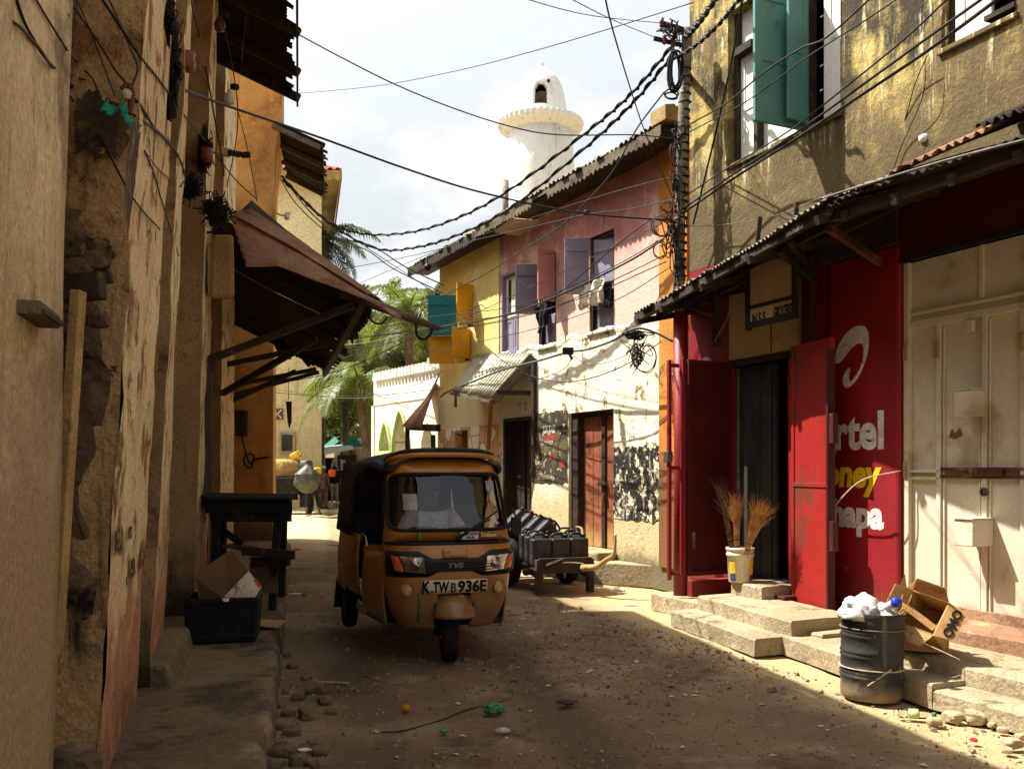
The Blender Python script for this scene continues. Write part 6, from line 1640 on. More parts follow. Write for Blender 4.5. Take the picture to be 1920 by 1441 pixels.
# market stall
ms0 = P(622, 900, 45); ms0.z = 0
ms = thing('market_stall', 'street stall with white sheet roof on thin posts against the low yellow wall', 'market stall', ms0)
def S3(px, py, y): return P(px, py, y)
mb = MB(); mb.hexa([S3(580, 858, 43.5), S3(662, 842, 45), S3(650, 836, 48), S3(585, 845, 48)], [S3(580, 850, 43.5), S3(662, 836, 45), S3(650, 832, 48), S3(585, 840, 48)]); mb.build('roof', 'whitewash', ms)
for (px, y) in ((587, 43.6), (608, 44.0), (640, 45), (658, 45)):
    a = S3(px, 850, y); MB().bar((a.x, a.y, 0), a, .09, .09, (0, 1, 0)).build('post', 'wood_pale', ms)
a = S3(618, 890, 47); MB().box((a.x, 47.5, 1.1), (2.6, .1, 2.2)).build('back_screen', 'wood_black', ms)
MB().box((a.x, 46.4, .5), (2.2, .9, .9)).build('counter', 'wood_dark', ms, bevel=.02)
a = S3(648, 880, 44.5); MB().box((a.x, 44.8, 1.15), (.9, .1, 2.3)).build('side_curtain', 'cloth_brown', ms)
rq = random.Random(2)
for k in range(9):
    px = rq.uniform(588, 640); a = S3(px, rq.uniform(856, 866), 44.2); 
    MB().grid(lambda u, v: a + Vector((.25 * u, .04 * math.sin(u * 9 + v * 3), -.4 * v)), 4, 4).build('hanging_cloth', ['cloth_white', 'cloth_brown', 'cloth_black', 'cloth_cream'][k % 4], ms, solid=.01)
# low wall with green caps
lw = thing('boundary_wall', 'low cream boundary wall with green pyramid caps on its piers', 'wall', P(680, 900, 43))
a = S3(655, 925, 46); b = S3(742, 915, 40)
mb = MB(); A = Vector((a.x, a.y, 0)); B = Vector((b.x, b.y, 0)); z1 = CH + (HY - 838) / F * 43
mb.hexa([A, B, B + Vector((.2, .3, 0)), A + Vector((.2, .3, 0))], [v + Vector((0, 0, z1)) for v in (A, B, B + Vector((.2, .3, 0)), A + Vector((.2, .3, 0)))]); mb.build('wall', 'whitewash_cream', lw)
for (px, y) in ((628, 50), (646, 49), (663, 47), (600, 51)):
    a = S3(px, 838, y); MB().box((a.x, a.y, a.z / 2), (.9, .9, a.z)).build('pier', 'whitewash_cream', lw)
    mb = MB(); h = .48; mb.add([a + Vector((-.55, -.55, 0)), a + Vector((.55, -.55, 0)), a + Vector((.55, .55, 0)), a + Vector((-.55, .55, 0)), a + Vector((0, 0, h * 1.2))], [(3, 2, 1, 0), (0, 1, 4), (1, 2, 4), (2, 3, 4), (3, 0, 4)]); mb.build('pier_cap', 'roof_green', lw)
# rubbish heap and bicycle-like scrap by the low wall
hp_ = P(668, 925, 40); hp_.z = 0
mb = MB()
for k in range(40): rock_mb(mb, hp_ + Vector((rq.uniform(-1.4, 1.4), rq.uniform(-.8, .8), rq.uniform(.0, .25))), rq.uniform(.08, .24), 100 + k, (1, 1, .6), 1)
tag(mb.build('rubbish_heap', 'litter_paper', None), 'pale heap of rubbish at the foot of the low boundary wall', 'rubbish heap', kind='stuff')
# ------------------------------------------------------------------ white building with pointed arches
AN = Frame((P(838, 880, 20.6).x, 20.6), (-.64, 1.0))
an = thing('arched_building', 'low white and cream building with pointed arches and a crenellated parapet', 'building', AN.p(2, 0, 0))
sL = AN.S(702); zp = AN.hit(760, 705)[1]; zw = AN.hit(760, 752)[1]
ar1 = (AN.S(767), AN.S(738)); ar2 = (AN.S(734), AN.S(714)); ar3 = (AN.S(812), AN.S(790))
def arch_top(a, b, zs, zt, s):
    m = (a + b) / 2; k = abs(s - m) / ((b - a) / 2)
    return zs + (zt - zs) * (1 - k ** 1.6)
z_a1 = AN.hit(752, 770)[1]; z_a2 = AN.hit(724, 792)[1]
mb = MB(); n = 220
for k in range(n):
    s0, s1 = -.4 + (sL + .4) * k / n, -.4 + (sL + .4) * (k + 1) / n; sm = (s0 + s1) / 2
    lo0 = lo1 = 0
    for (a, b, zs, zt) in ((*ar1, z_a1 - .75, z_a1), (*ar2, z_a2 - .55, z_a2), (*ar3, z_a2 - .5, z_a2 - .1)):
        if a < sm < b: lo0, lo1 = arch_top(a, b, zs, zt, max(a, s0)), arch_top(a, b, zs, zt, min(b, s1))
    mb.quad(AN.p(s0, lo0), AN.p(s1, lo1), AN.p(s1, zw), AN.p(s0, zw))
    if lo0: mb.quad(AN.p(s0, lo0), AN.p(s0, lo0, -.5), AN.p(s1, lo1, -.5), AN.p(s1, lo1))
for (a, b, zs, zt) in ((*ar1, z_a1 - .75, 0), (*ar2, z_a2 - .55, 0), (*ar3, z_a2 - .5, 0)):
    for s_ in (a, b): mb.quad(AN.p(s_, 0), AN.p(s_, zs), AN.p(s_, zs, -.5), AN.p(s_, 0, -.5))
mb.build('wall', 'whitewash_cream', an)
mb = MB(); AN.box(mb, -.4, sL, 0, zp, -4, -1.6); mb.build('inner_wall', 'whitewash_cream', an)
mb = MB(); AN.box(mb, -.4, sL, zw, zp, -1.6, .02); mb.build('parapet', 'whitewash', an)
mb = MB(); AN.box(mb, sL - .01, sL + .12, 0, zw - .01, -1.6, .03); mb.build('end_wall', 'whitewash_cream', an)
mb = MB(); n = 23
for k in range(n):
    s0 = -.35 + (sL + .3) * k / n; w = (sL + .3) / n * .62; h = .22
    mb.prism([AN.p(s0, zp, -.02), AN.p(s0 + w, zp, -.02), AN.p(s0 + w, zp + h * .55, -.02), AN.p(s0 + w * .7, zp + h, -.02), AN.p(s0 + w * .3, zp + h, -.02), AN.p(s0, zp + h * .55, -.02)], AN.n * .12)
mb.build('crenellation', 'whitewash', an)
for (a, b, zs, zt) in ((*ar1, z_a1 - .75, z_a1), (*ar2, z_a2 - .55, z_a2)):
    pts = [AN.p(a, 0, .02)] + [AN.p(a + (b - a) * k / 20, arch_top(a, b, zs, zt, a + (b - a) * k / 20), .02) for k in range(21)] + [AN.p(b, 0, .02)]
    MB().tube(pts, .055, 6).build('arch_trim', 'pale_green_paint', an, smooth=True)
mb = MB(); AN.box(mb, ar2[0] - .1, ar2[1] + .1, AN.hit(724, 845)[1] - .15, AN.hit(724, 845)[1], -.3, .08); mb.build('sill', 'pale_green_paint', an)
aa = thing('awning', 'brown corrugated sheet awning at the end of the white arched building', 'awning', P(800, 780, 20.5))
mb = MB(); corrugated(mb, P(824, 700, 20.0), P(815, 724, 21.4), P(790, 800, 18.9), P(752, 800, 20.6), rag=.03, seed=70); mb.build('roof_sheet', 'rust_pink', aa, smooth=True, solid=.004)
mb = MB(); mb.bar(P(764, 800, 20.4), P(822, 802, 18.7), .1, .14); mb.build('beam', 'wood_dark', aa)
a = P(764, 800, 20.4); mb = MB(); mb.bar((a.x, a.y, 0), a, .09, .09, (0, 1, 0)); mb.build('post', 'wood_dark', aa)
a = P(812, 815, 18.8); mb = MB(); mb.bar((a.x + .05, a.y, 0), a, .09, .09, (0, 1, 0)); mb.build('post', 'wood_dark', aa)

# ------------------------------------------------------------------ minaret
mD = 30.0; mx = (1013 - CX) / F * mD
mz = lambda py: CH + (HY - py) / F * mD
mn = thing('minaret', 'whitewashed round minaret with fluted ledge and domed top behind the pink house', 'minaret', (mx, mD, 0))
k_ = mD / F
def lz(prof, n=48, wob=.012):
    mb = MB(); mb.lathe([(r, z) for r, z in prof], n, (mx, mD, 0))
    for v in mb.v:
        q = mnoise.noise(v * 1.6) * wob; d = Vector((v.x - mx, v.y - mD, 0))
        if d.length > .02: v += d.normalized() * q
    return mb
lz([(86 * k_, 0), (80 * k_, mz(600)), (68 * k_, mz(390)), (64 * k_, mz(320)), (60 * k_, mz(240))]).build('shaft', 'whitewash', mn, smooth=True)
# ledge: slab with fluting below
n = 44; mb = MB()
prof = [(60, 252), (66, 250), (80, 241), (82, 234), (80, 231), (50, 222)]
for (r, py) in prof:
    for i in range(n * 4):
        a = 2 * math.pi * i / (n * 4); rr_ = r
        fl = .25 + .25 * math.cos(a * n)
        if py > 233: rr_ = r * (1 - .07 * fl * (1 if r > 62 else .2))
        zz = mz(py) + (.05 * fl if 233 < py < 250 else 0)
        mb.v.append(Vector((mx + rr_ * k_ * math.cos(a), mD + rr_ * k_ * math.sin(a), zz)))
N4 = n * 4
for j in range(len(prof) - 1):
    for i in range(N4): mb.f.append((j * N4 + i, j * N4 + (i + 1) % N4, (j + 1) * N4 + (i + 1) % N4, (j + 1) * N4 + i))
mb.build('ledge', 'whitewash', mn)
dome = [(48, 226), (45.5, 212), (42.8, 194), (40.3, 180), (37, 167), (32.5, 157), (27, 149), (18, 140), (10, 135), (7, 132)]
mb = MB(); N = 96
for (r, py) in dome:
    for i in range(N): 
        a = 2 * math.pi * i / N; mb.v.append(Vector((mx + r * k_ * math.cos(a), mD + r * k_ * math.sin(a), mz(py))))
# refine the dome with a niche opening facing the camera
mb = MB(); NZ = 40
def dome_r(py):
    for (r0, p0), (r1, p1_) in zip(dome, dome[1:]):
        if p1_ <= py <= p0: return r0 + (r1 - r0) * (p0 - py) / (p0 - p1_)
    return 7
na = math.atan2(-1, -.02)
for j in range(NZ + 1):
    py = 226 - 94 * j / NZ
    for i in range(N):
        a = 2 * math.pi * i / N; r = dome_r(py)
        w = 1 + .012 * mnoise.noise(Vector((math.cos(a) * 2, math.sin(a) * 2, py * .05)))
        mb.v.append(Vector((mx + r * w * k_ * math.cos(a), mD + r * w * k_ * math.sin(a), mz(py))))
for j in range(NZ):
    py = 226 - 94 * (j + .5) / NZ
    for i in range(N):
        a = 2 * math.pi * (i + .5) / N; dx = math.cos(a) * dome_r(py)
        if math.sin(a) < 0 and 171 < py < 215:
            hw = 11.5 if py > 184 else 11.5 * math.sqrt(max(0, (py - 171) / 13))
            if abs(dx) < hw: continue
        mb.f.append((j * N + i, j * N + (i + 1) % N, (j + 1) * N + (i + 1) % N, (j + 1) * N + i))
mb.build('dome', 'whitewash', mn, smooth=True, solid=.16)
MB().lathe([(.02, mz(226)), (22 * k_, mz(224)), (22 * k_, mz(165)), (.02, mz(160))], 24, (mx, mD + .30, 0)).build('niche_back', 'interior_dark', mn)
MB().lathe([(8 * k_, mz(136)), (6.5 * k_, mz(131)), (7.5 * k_, mz(127)), (6 * k_, mz(121)), (3.5 * k_, mz(117)), (.01, mz(115))], 16, (mx, mD, 0)).build('finial', 'whitewash', mn, smooth=True)
MB().lathe([(.05, 0), (.05, .05)], 10, (mx + 14 * k_, mD - 40 * k_, mz(169)), Matrix.Rotation(R(90), 3, 'X')).build('vent_hole', 'interior_dark', mn)
ls = thing('loudspeaker', 'grey horn loudspeaker set in the niche of the minaret', 'loudspeaker', (mx, mD - .6, mz(210)))
HM = Matrix.Rotation(R(90), 3, 'X')
MB().lathe([(.05, -.30), (.07, -.18), (.12, -.06), (.22, .03), (.235, .045), (.23, .05), (.21, .035), (.11, -.05), (.04, -.10), (.005, -.10)], 28, (mx + .03, mD - .66, mz(201)), HM).build('horn', 'zinc_dark', ls, smooth=True)
MB().bar((mx + .03, mD - .5, mz(216)), (mx + .03, mD - .5, mz(200)), .06, .06, (0, 1, 0)).build('bracket', 'rust_dark', ls)
# ------------------------------------------------------------------ palms and trees
def palm(label, c, trunk_h, L, nf, seed, m='palm_leaf', spread=(-.5, 1.15), trunk_r=.16, lean=(0, 0), leaf=.5, wind=(0, 0)):
    rnd = random.Random(seed)
    c = Vector(c); t = thing('palm_tree', label, 'palm tree', (c.x + lean[0], c.y + lean[1], 0))
    base = Vector((c.x + lean[0], c.y + lean[1], 0))
    MB().tube(catmull([base, base.lerp(c, .5) + Vector((lean[0] * -.15, 0, 0)), c]), [trunk_r * 1.3 - trunk_r * .4 * i / 12 for i in range(13)], 10).build('trunk', 'bark', t, smooth=True)
    mb = MB()
    for k in range(nf):
        az = 2 * math.pi * k / nf + rnd.uniform(-.3, .3); el = rnd.uniform(*spread); LL = L * rnd.uniform(.8, 1.1)
        h = Vector((math.cos(az), math.sin(az), 0))
        pts = []; p = c.copy(); n = 22; a = el
        for i in range(n + 1):
            pts.append(p.copy()); p = p + (h * math.cos(a) + Vector((wind[0], wind[1], 0)) * (i / n) + Vector((0, 0, math.sin(a)))) * (LL / n); a -= (1.5 + .5 * el) / n * rnd.uniform(.85, 1.1)
        mb.tube(pts, [.035 * (1 - i / (n + 4)) for i in range(n + 1)], 4, cap=False)
        for i in range(2, n + 1):
            for half in (0, .5):
                q = pts[i - 1].lerp(pts[i], half); d = (pts[i] - pts[i - 1]).normalized()
                side = d.cross(Vector((0, 0, 1)));
                if side.length < .05: side = Vector((1, 0, 0))
                side.normalize(); up = side.cross(d)
                ll = leaf * L * .55 * math.sin(min(1, (i + half) / n * .9 + .12) * math.pi) ** .6 * rnd.uniform(.75, 1.1)
                for s_ in (-1, 1):
                    o = (side * s_ * .8 + d * .55 + up * rnd.uniform(-.05, .3)).normalized()
                    w = d * (.028 * L / 2.5)
                    m1 = q + o * ll * .55 - Vector((0, 0, .06 * ll)); e = q + o * ll * .9 - Vector((0, 0, (.45 + rnd.uniform(0, .25)) * ll))
                    mb.add([q - w, q + w, m1 + w * .9, m1 - w * .9, e], [(0, 1, 2, 3), (3, 2, 4)])
    mb.build('crown', m, t, fix=False)
    mb = MB()
    for k in range(7):
        a = rnd.uniform(0, 6.28); rock_mb(mb, c + Vector((.22 * math.cos(a), .22 * math.sin(a), -.25)), .13, seed + k, (1, 1, 1.2), 1)
    mb.build('coconuts', 'palm_leaf', t, smooth=True)
    return t
q = P(612, 452, 42); palm('tall dark coconut palm rising beside the far yellow house', q, 0, 2.7, 17, 4, 'palm_leaf_dark', (-.7, 1.1), lean=(-.4, 0), wind=(.25, 0), leaf=.42)
q = P(765, 600, 32); palm('bright green coconut palm with upright young fronds behind the arched building', q, 0, 2.6, 20, 9, 'palm_leaf', (-.4, 1.3), lean=(.3, 1))
q = P(812, 570, 36); palm('dark palm with stiff fan of fronds peeping out beside the yellow house', q, 0, 2.2, 16, 14, 'palm_leaf_dark', (-.2, 1.3), lean=(.6, .5), leaf=.35)
q = P(672, 715, 34); palm('yellowish palm with long arching fronds hanging low over the street stall', q, 0, 3.0, 16, 21, 'palm_leaf', (-.3, .9), lean=(.7, 1))
q = P(700, 655, 39); palm('shaggy palm standing in the middle of the far greenery', q, 0, 2.9, 18, 27, 'palm_leaf', (-.6, 1.0), lean=(.2, .6))
def tree(label, c, R3, nleaf, seed, m, size=.16, name='leafy_tree', blobs=9, trunk=True, fill=.55):
    rnd = random.Random(seed); c = Vector(c)
    t = thing(name, label, 'tree', (c.x, c.y, 0))
    cl_ = [(Vector((rnd.gauss(0, .45) * R3[0], rnd.gauss(0, .45) * R3[1], rnd.uniform(-.8, .85) * R3[2])), rnd.uniform(.28, .5)) for _ in range(blobs)]
    mb = MB()
    mb.tube(catmull([Vector((c.x, c.y, 0)), Vector((c.x + .2, c.y, c.z * .5)), c]), [.28 - .015 * i for i in range(13)], 8)
    for b, r in cl_: mb.tube([c - Vector((0, 0, R3[2] * .6)), c + b * .6 - Vector((0, 0, .2)), c + b], [.10, .06, .03], 5)
    mb.build('trunk', 'bark', t, smooth=True)
    mb = MB()
    for i in range(nleaf):
        b, r = cl_[rnd.randrange(blobs)]
        d = Vector((rnd.gauss(0, 1), rnd.gauss(0, 1), rnd.gauss(0, 1))).normalized() * (rnd.random() ** fill)
        p = c + b + Vector((d.x * R3[0], d.y * R3[1], d.z * R3[2])) * r
        a = Vector((rnd.gauss(0, 1), rnd.gauss(0, 1), rnd.gauss(0, .7))).normalized(); n_ = a.cross(Vector((rnd.gauss(0, 1), rnd.gauss(0, 1), 1))).normalized()
        s_ = size * rnd.uniform(.6, 1.3); x = a * s_; y = n_ * s_ * .45
        mb.add([p - x, p + y, p + x, p - y], [(0, 1, 2, 3)])
    mb.build('crown', m, t, fix=False)
    return t
q = P(640, 640, 48); tree('broad pale green tree behind the awning at the street end', (q.x, q.y, q.z), (3.0, 2.5, 2.2), 5200, 3, 'tree_leaf_pale', .17)
q = P(735, 560, 46); tree('feathery pale tree whose thin top stands against the sky', (q.x, q.y, q.z), (1.3, 1.3, 1.2), 900, 7, 'tree_leaf_pale', .12, blobs=8, fill=.8)
q = P(690, 640, 54); tree('dense green tree behind the middle palms', (q.x, q.y, q.z), (4.2, 3, 2.4), 5200, 11, 'tree_leaf', .20)
q = P(790, 650, 42); tree('dark leafy tree filling the gap beside the yellow house', (q.x, q.y, q.z), (2.6, 2.0, 2.4), 4200, 13, 'tree_leaf', .16)
q = P(640, 780, 52); tree('low bushy tree above the green capped wall', (q.x, q.y, q.z), (4.0, 2.5, 2.4), 5000, 17, 'tree_leaf', .18)
q = P(720, 760, 47); tree('rounded tree close behind the low cream wall', (q.x, q.y, q.z), (2.6, 2.0, 2.0), 3600, 19, 'tree_leaf', .16)
# far mass of greenery closing the view
rnd = random.Random(40); mb = MB()
for i in range(9000):
    p = Vector((rnd.uniform(-24, 2), rnd.uniform(62, 70), 0)); p.z = rnd.uniform(0, 7.2 + 2.4 * mnoise.noise(Vector((p.x * .25, 1, 2))))
    a = Vector((rnd.gauss(0, 1), rnd.gauss(0, 1), rnd.gauss(0, .7))).normalized(); n_ = a.cross(Vector((rnd.gauss(0, 1), rnd.gauss(0, 1), 1))).normalized()
    s_ = rnd.uniform(.25, .5); mb.add([p - a * s_, p + n_ * s_ * .5, p + a * s_, p - n_ * s_ * .5], [(0, 1, 2, 3)])
tag(mb.build('far_wood', 'tree_leaf', None, fix=False), 'distant green wood closing the end of the street', 'wood', kind='stuff')
# ------------------------------------------------------------------ ground
mb = MB(); mb.grid(lambda u, v: Vector((-150 + 300 * u, -40 + 300 * v, -.10)), 8, 8); tag(mb.build('ground', 'earth', None), kind='structure')
def road_h(x, y):
    w = Vector((x, y, 0))
    h = .030 * mnoise.noise(w * .55) + .014 * mnoise.noise(w * 1.9) + .007 * mnoise.noise(w * 6.1)
    for c0 in (.25, 1.55): h -= .03 * math.exp(-((x + .2 * y + .3 * mnoise.noise(w * .5) - c0) / .17) ** 2)
    return h - .012
mb = MB()
ys = [-4.0]; 
while ys[-1] < 75: ys.append(ys[-1] + max(.045, .009 * abs(ys[-1] - 2) + .03))
nx = 150
for y in ys:
    xa, xb = (-.6 - .24 * max(y, 0) - .5) if y < 20 else -6 - .2 * (y - 20) - 3, 4.8 if y < 14 else max(4.8 - .35 * (y - 14), 1.5 - .03 * y)
    for i in range(nx + 1):
        x = xa + (xb - xa) * i / nx; mb.v.append(Vector((x, y, road_h(x, y))))
for j in range(len(ys) - 1):
    for i in range(nx): mb.f.append((j * (nx + 1) + i, j * (nx + 1) + i + 1, (j + 1) * (nx + 1) + i + 1, (j + 1) * (nx + 1) + i))
# paler dust toward the right kerb, paler colour up the far street
t = NT('road_dirt')
near = MATS['dirt_near']
def road_mat():
    t = NT('road_dirt'); v = t.vec('world')
    n1 = t.noise(v, .55, 6, .62); n2 = t.noise(v, 1.7, 8, .66, .3); n3 = t.noise(v, 9, 6, .7); n4 = t.noise(v, 46, 4, .7)
    c = t.mix(t.ramp(n1, .35, .65), C(136, 114, 88), C(114, 95, 73))
    c = t.mix(t.ramp(n2, .52, .68), c, C(156, 136, 110)); c = t.mix(t.ramp(t.noise(t.vec('world', loc=(4, 9, 0)), .9, 8, .66), .54, .68), c, C(90, 72, 54))
    sp = t.n('ShaderNodeSeparateXYZ'); t.set(sp.inputs[0], v)
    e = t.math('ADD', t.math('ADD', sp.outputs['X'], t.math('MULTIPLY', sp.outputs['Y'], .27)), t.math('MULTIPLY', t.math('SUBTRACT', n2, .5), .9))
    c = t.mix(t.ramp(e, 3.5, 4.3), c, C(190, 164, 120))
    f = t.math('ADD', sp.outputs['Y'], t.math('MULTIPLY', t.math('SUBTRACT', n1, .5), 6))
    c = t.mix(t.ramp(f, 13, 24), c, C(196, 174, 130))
    trk = t.math('ADD', sp.outputs['X'], t.math('MULTIPLY', sp.outputs['Y'], .20)); wob = t.math('MULTIPLY', t.math('SUBTRACT', n1, .5), .5)
    for c0 in (.25, 1.55):
        dd = t.math('ABSOLUTE', t.math('SUBTRACT', t.math('ADD', trk, wob), c0))
        c = t.mix(t.ramp(dd, .10, .34, .55, 0), c, C(92, 77, 61))
    c = t.mix(t.ramp(t.noise(t.vec('world', loc=(2, 8, 5)), .42, 5, .6), .56, .66, 0, .6), c, C(164, 146, 120))
    c = t.mix(t.ramp(n3, .60, .68, 0, .7), c, C(156, 132, 100)); c = t.mix(t.ramp(n4, .68, .73, 0, .6), c, C(176, 158, 128))
    c = t.mix(t.ramp(t.noise(t.vec('world', loc=(1, 5, 2)), 30, 5, .7), .62, .7, 0, .6), c, C(60, 46, 33))
    t.set(t.b.inputs['Base Color'], c); t.b.inputs['Roughness'].default_value = .95; t.b.inputs['Specular IOR Level'].default_value = .15
    h = t.math('ADD', t.math('MULTIPLY', n3, 1.2), t.math('ADD', n4, t.math('MULTIPLY', n2, 2.0)))
    b = t.n('ShaderNodeBump'); b.inputs['Strength'].default_value = .9; b.inputs['Distance'].default_value = .03; t.set(b.inputs['Height'], h); t.set(t.b.inputs['Normal'], b.outputs[0])
road_mat()
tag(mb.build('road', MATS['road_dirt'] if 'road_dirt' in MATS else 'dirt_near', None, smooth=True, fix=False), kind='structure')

# ------------------------------------------------------------------ left pavement ledge
kx = lambda y: -.157 - .2286 * y
mb = MB(); ys = [-3 + k * .09 for k in range(int(21.5 / .09))]
cols = [(-2.6, 1), (-1.8, 1), (-1.2, 1), (-.9, 1), (-.6, 1), (-.45, 1), (-.32, 1), (-.22, 1), (-.14, 1), (-.07, 1), (-.025, .97), (.0, .82), (.01, .4), (.02, -.1)]
for y in ys:
    br = mnoise.noise(Vector((0, y * 1.3, 3.3))); br2 = mnoise.noise(Vector((5, y * 4.1, 1)))
    for (dx, f) in cols:
        x = kx(y) + dx; q = Vector((x, y, 0))
        bite = max(0, br * .9 + br2 * .35 - .12) * .35
        if dx > -.5: x -= bite * max(0, 1 + dx * 2)
        h = .20 * f + (.022 * mnoise.noise(q * 1.4) + .012 * mnoise.noise(q * 5)) * (1 if f > .5 else .4)
        if f < 1 and f > 0: x += .025 * mnoise.noise(Vector((dx, y * 6, 2)))
        mb.v.append(Vector((x, y, h)))
m_ = len(cols)
for j in range(len(ys) - 1):
    for i in range(m_ - 1): mb.f.append((j * m_ + i, j * m_ + i + 1, (j + 1) * m_ + i + 1, (j + 1) * m_ + i))
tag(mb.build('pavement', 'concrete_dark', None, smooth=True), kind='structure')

# ------------------------------------------------------------------ loose stones, gravel, litter
rk = random.Random(17)
spots = [(548, 1250, .05), (575, 1268, .045), (590, 1300, .075), (560, 1310, .06), (610, 1318, .06), (540, 1340, .05), (575, 1345, .065), (548, 1372, .06), (590, 1395, .055), (525, 1362, .045), (530, 1410, .075), (560, 1425, .065),
         (600, 1408, .05), (515, 1432, .06), (585, 1430, .04), (552, 1285, .035), (620, 1335, .04), (535, 1300, .035), (570, 1400, .04), (528, 1325, .03), (640, 1290, .022), (690, 1262, .025), (538, 1228, .04), (520, 1390, .035)]
for i, (px, py, r) in enumerate(spots):
    q = G(px, py, 0); o = MB(); rock_mb(o, (0, 0, 0), r, 200 + i, (1.15, .95, .7), 3)
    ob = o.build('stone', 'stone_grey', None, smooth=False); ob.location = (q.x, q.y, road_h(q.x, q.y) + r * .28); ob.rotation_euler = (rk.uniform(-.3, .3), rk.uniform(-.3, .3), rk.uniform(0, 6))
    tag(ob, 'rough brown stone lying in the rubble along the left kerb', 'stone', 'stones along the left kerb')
right = [(1828, 1352, .075, 'biggest pale stone beside the broken kerb at the lower right'), (1785, 1350, .06, 'low flat stone left of the biggest pale stone by the kerb'), (1862, 1362, .03, 'small stone just right of the biggest pale stone'), (1752, 1358, .045, 'flat stone lying behind the clear bottle near the kerb'), (1880, 1372, .03, None), (1900, 1400, .05, None), (1915, 1385, .035, None), (1890, 1410, .03, None), (1255, 1088, .13, 'large pale rock leaning at the foot of the red drain pipe')]
for i, (px, py, r, lab) in enumerate(right):
    q = G(px, py, 0); o = MB(); rock_mb(o, (0, 0, 0), r, 300 + i, (1.25, .95, .75), 3)
    ob = o.build('stone', 'stone_pale', None); ob.location = (q.x, q.y, r * .4); ob.rotation_euler = (0, 0, rk.uniform(0, 6))
    tag(ob, lab or 'small pale broken stone at the far lower right edge of the road', 'stone', 'pale stones by the right kerb')
mb = MB(); rg = random.Random(5)
def road_pt(rng):
    while True:
        px, py = rng.uniform(500, 1920), 1060 + 420 * rng.random() ** .8
        if rng.random() < .55: px = rng.gauss(1180, 190); py = rng.gauss(1180, 80)
        if py < 1010: continue
        q = G(px, py, 0)
        if q.x < kx(q.y) + .02 or q.y < 1.8: continue
        w = q - RB.O
        if w.dot(RB.n) < 1.42: continue
        return q
OC = [Vector(v) for v in ((1, 0, 0), (-1, 0, 0), (0, 1, 0), (0, -1, 0), (0, 0, 1), (0, 0, -1))]
OF = [(0, 2, 4), (2, 1, 4), (1, 3, 4), (3, 0, 4), (2, 0, 5), (1, 2, 5), (3, 1, 5), (0, 3, 5)]
for k in range(5200):
    q = road_pt(rg); r = min(.034, .004 + rg.expovariate(1 / .0052)) * min(1.6, .5 + q.y / 12)
    m3 = Euler((rg.uniform(0, 6), rg.uniform(0, 6), rg.uniform(0, 6))).to_matrix()
    s3 = Vector((rg.uniform(.7, 1.3), rg.uniform(.6, 1.1), rg.uniform(.4, .8)))
    mb.add([q + Vector((0, 0, road_h(q.x, q.y) + r * .2)) + (m3 @ Vector((v.x * s3.x, v.y * s3.y, v.z * s3.z))) * r for v in OC], OF)
tag(mb.build('gravel', 'pebble', None, fix=False), 'loose gravel and grit scattered over the dirt road', 'gravel', kind='stuff')
for nm, m, cnt, sz in (('litter', 'litter_paper', 200, .02),):
    mb = MB()
    for k in range(cnt):
        q = road_pt(rg); a = rg.uniform(0, 6.28); s_ = sz * rg.uniform(.4, 1.7); c_, sn = math.cos(a) * s_, math.sin(a) * s_; r2 = rg.uniform(.3, .8)
        z = road_h(q.x, q.y) + .006
        mb.add([q + Vector((c_, sn, z)), q + Vector((-sn * r2, c_ * r2, z + s_ * rg.uniform(.1, .5))), q + Vector((-c_, -sn, z)), q + Vector((sn * r2, -c_ * r2, z + s_ * rg.uniform(0, .4)))], [(0, 1, 2, 3)])
    tag(mb.build(nm, m, None, solid=.002, fix=False), 'small scraps of paper and plastic trodden into the dirt road', 'litter', kind='stuff')
def crumple(name, label, cat, px, py, r, m, seed, sq=(1, 1, .5), z=0, lift=.5):
    q = G(px, py, z); t = MB(); bm = bmesh.new(); bmesh.ops.create_icosphere(bm, subdivisions=4, radius=1)
    for v in bm.verts:
        k = 1 + .35 * mnoise.noise(v.co * 1.5 + Vector((seed, 0, 0))) + .22 * abs(mnoise.noise(v.co * 4 + Vector((0, seed, 0)))) + .06 * mnoise.noise(v.co * 11)
        v.co = Vector((v.co.x * k * sq[0], v.co.y * k * sq[1], v.co.z * k * sq[2])) * r
    bm.verts.index_update(); t.add([v.co.copy() for v in bm.verts], [tuple(x.index for x in f.verts) for f in bm.faces]); bm.free()
    o = t.build(name, m, None, smooth=(m == 'bag_white')); o.location = (q.x, q.y, z + r * sq[2] * lift); return tag(o, label, cat)
crumple('plastic_bag', 'crumpled shiny green plastic bottle lying in the middle of the road', 'litter', 925, 1336, .062, 'plastic_green', 3, (1.2, .7, .55), lift=.9)
crumple('plastic_scrap', 'small flat green scrap on the road left of the green bottle', 'litter', 832, 1371, .024, 'plastic_green', 8)
crumple('fruit', 'rotten orange fruit on the dirt road', 'fruit', 761, 1331, .026, 'fruit_orange', 5, (1, 1, .8), lift=.8)
crumple('plastic_scrap', 'red plastic scrap near the right kerb', 'litter', 1826, 1388, .022, 'plastic_red', 6)
crumple('plastic_scrap', 'small red scrap far up the road beside the market table', 'litter', 557, 1030, .05, 'plastic_red', 9, (1.6, .6, .3))
crumple('paper_scrap', 'white paper scrap on the road at the lower left among stones', 'litter', 570, 1405, .03, 'paper', 12, (1.2, .8, .2))
crumple('paper_scrap', 'pale crumpled paper right of the green bottle on the road', 'litter', 942, 1371, .03, 'litter_paper', 15, (1.4, .7, .5))
crumple('paper_scrap', 'white paper on the road edge beside the raised left pavement', 'litter', 553, 1113, .06, 'paper', 18, (1.3, .7, .12))
crumple('paper_scrap', 'white rubbish at the foot of the kerb before the pink house', 'litter', 1160, 1108, .06, 'paper', 24, (1.4, .8, .4))
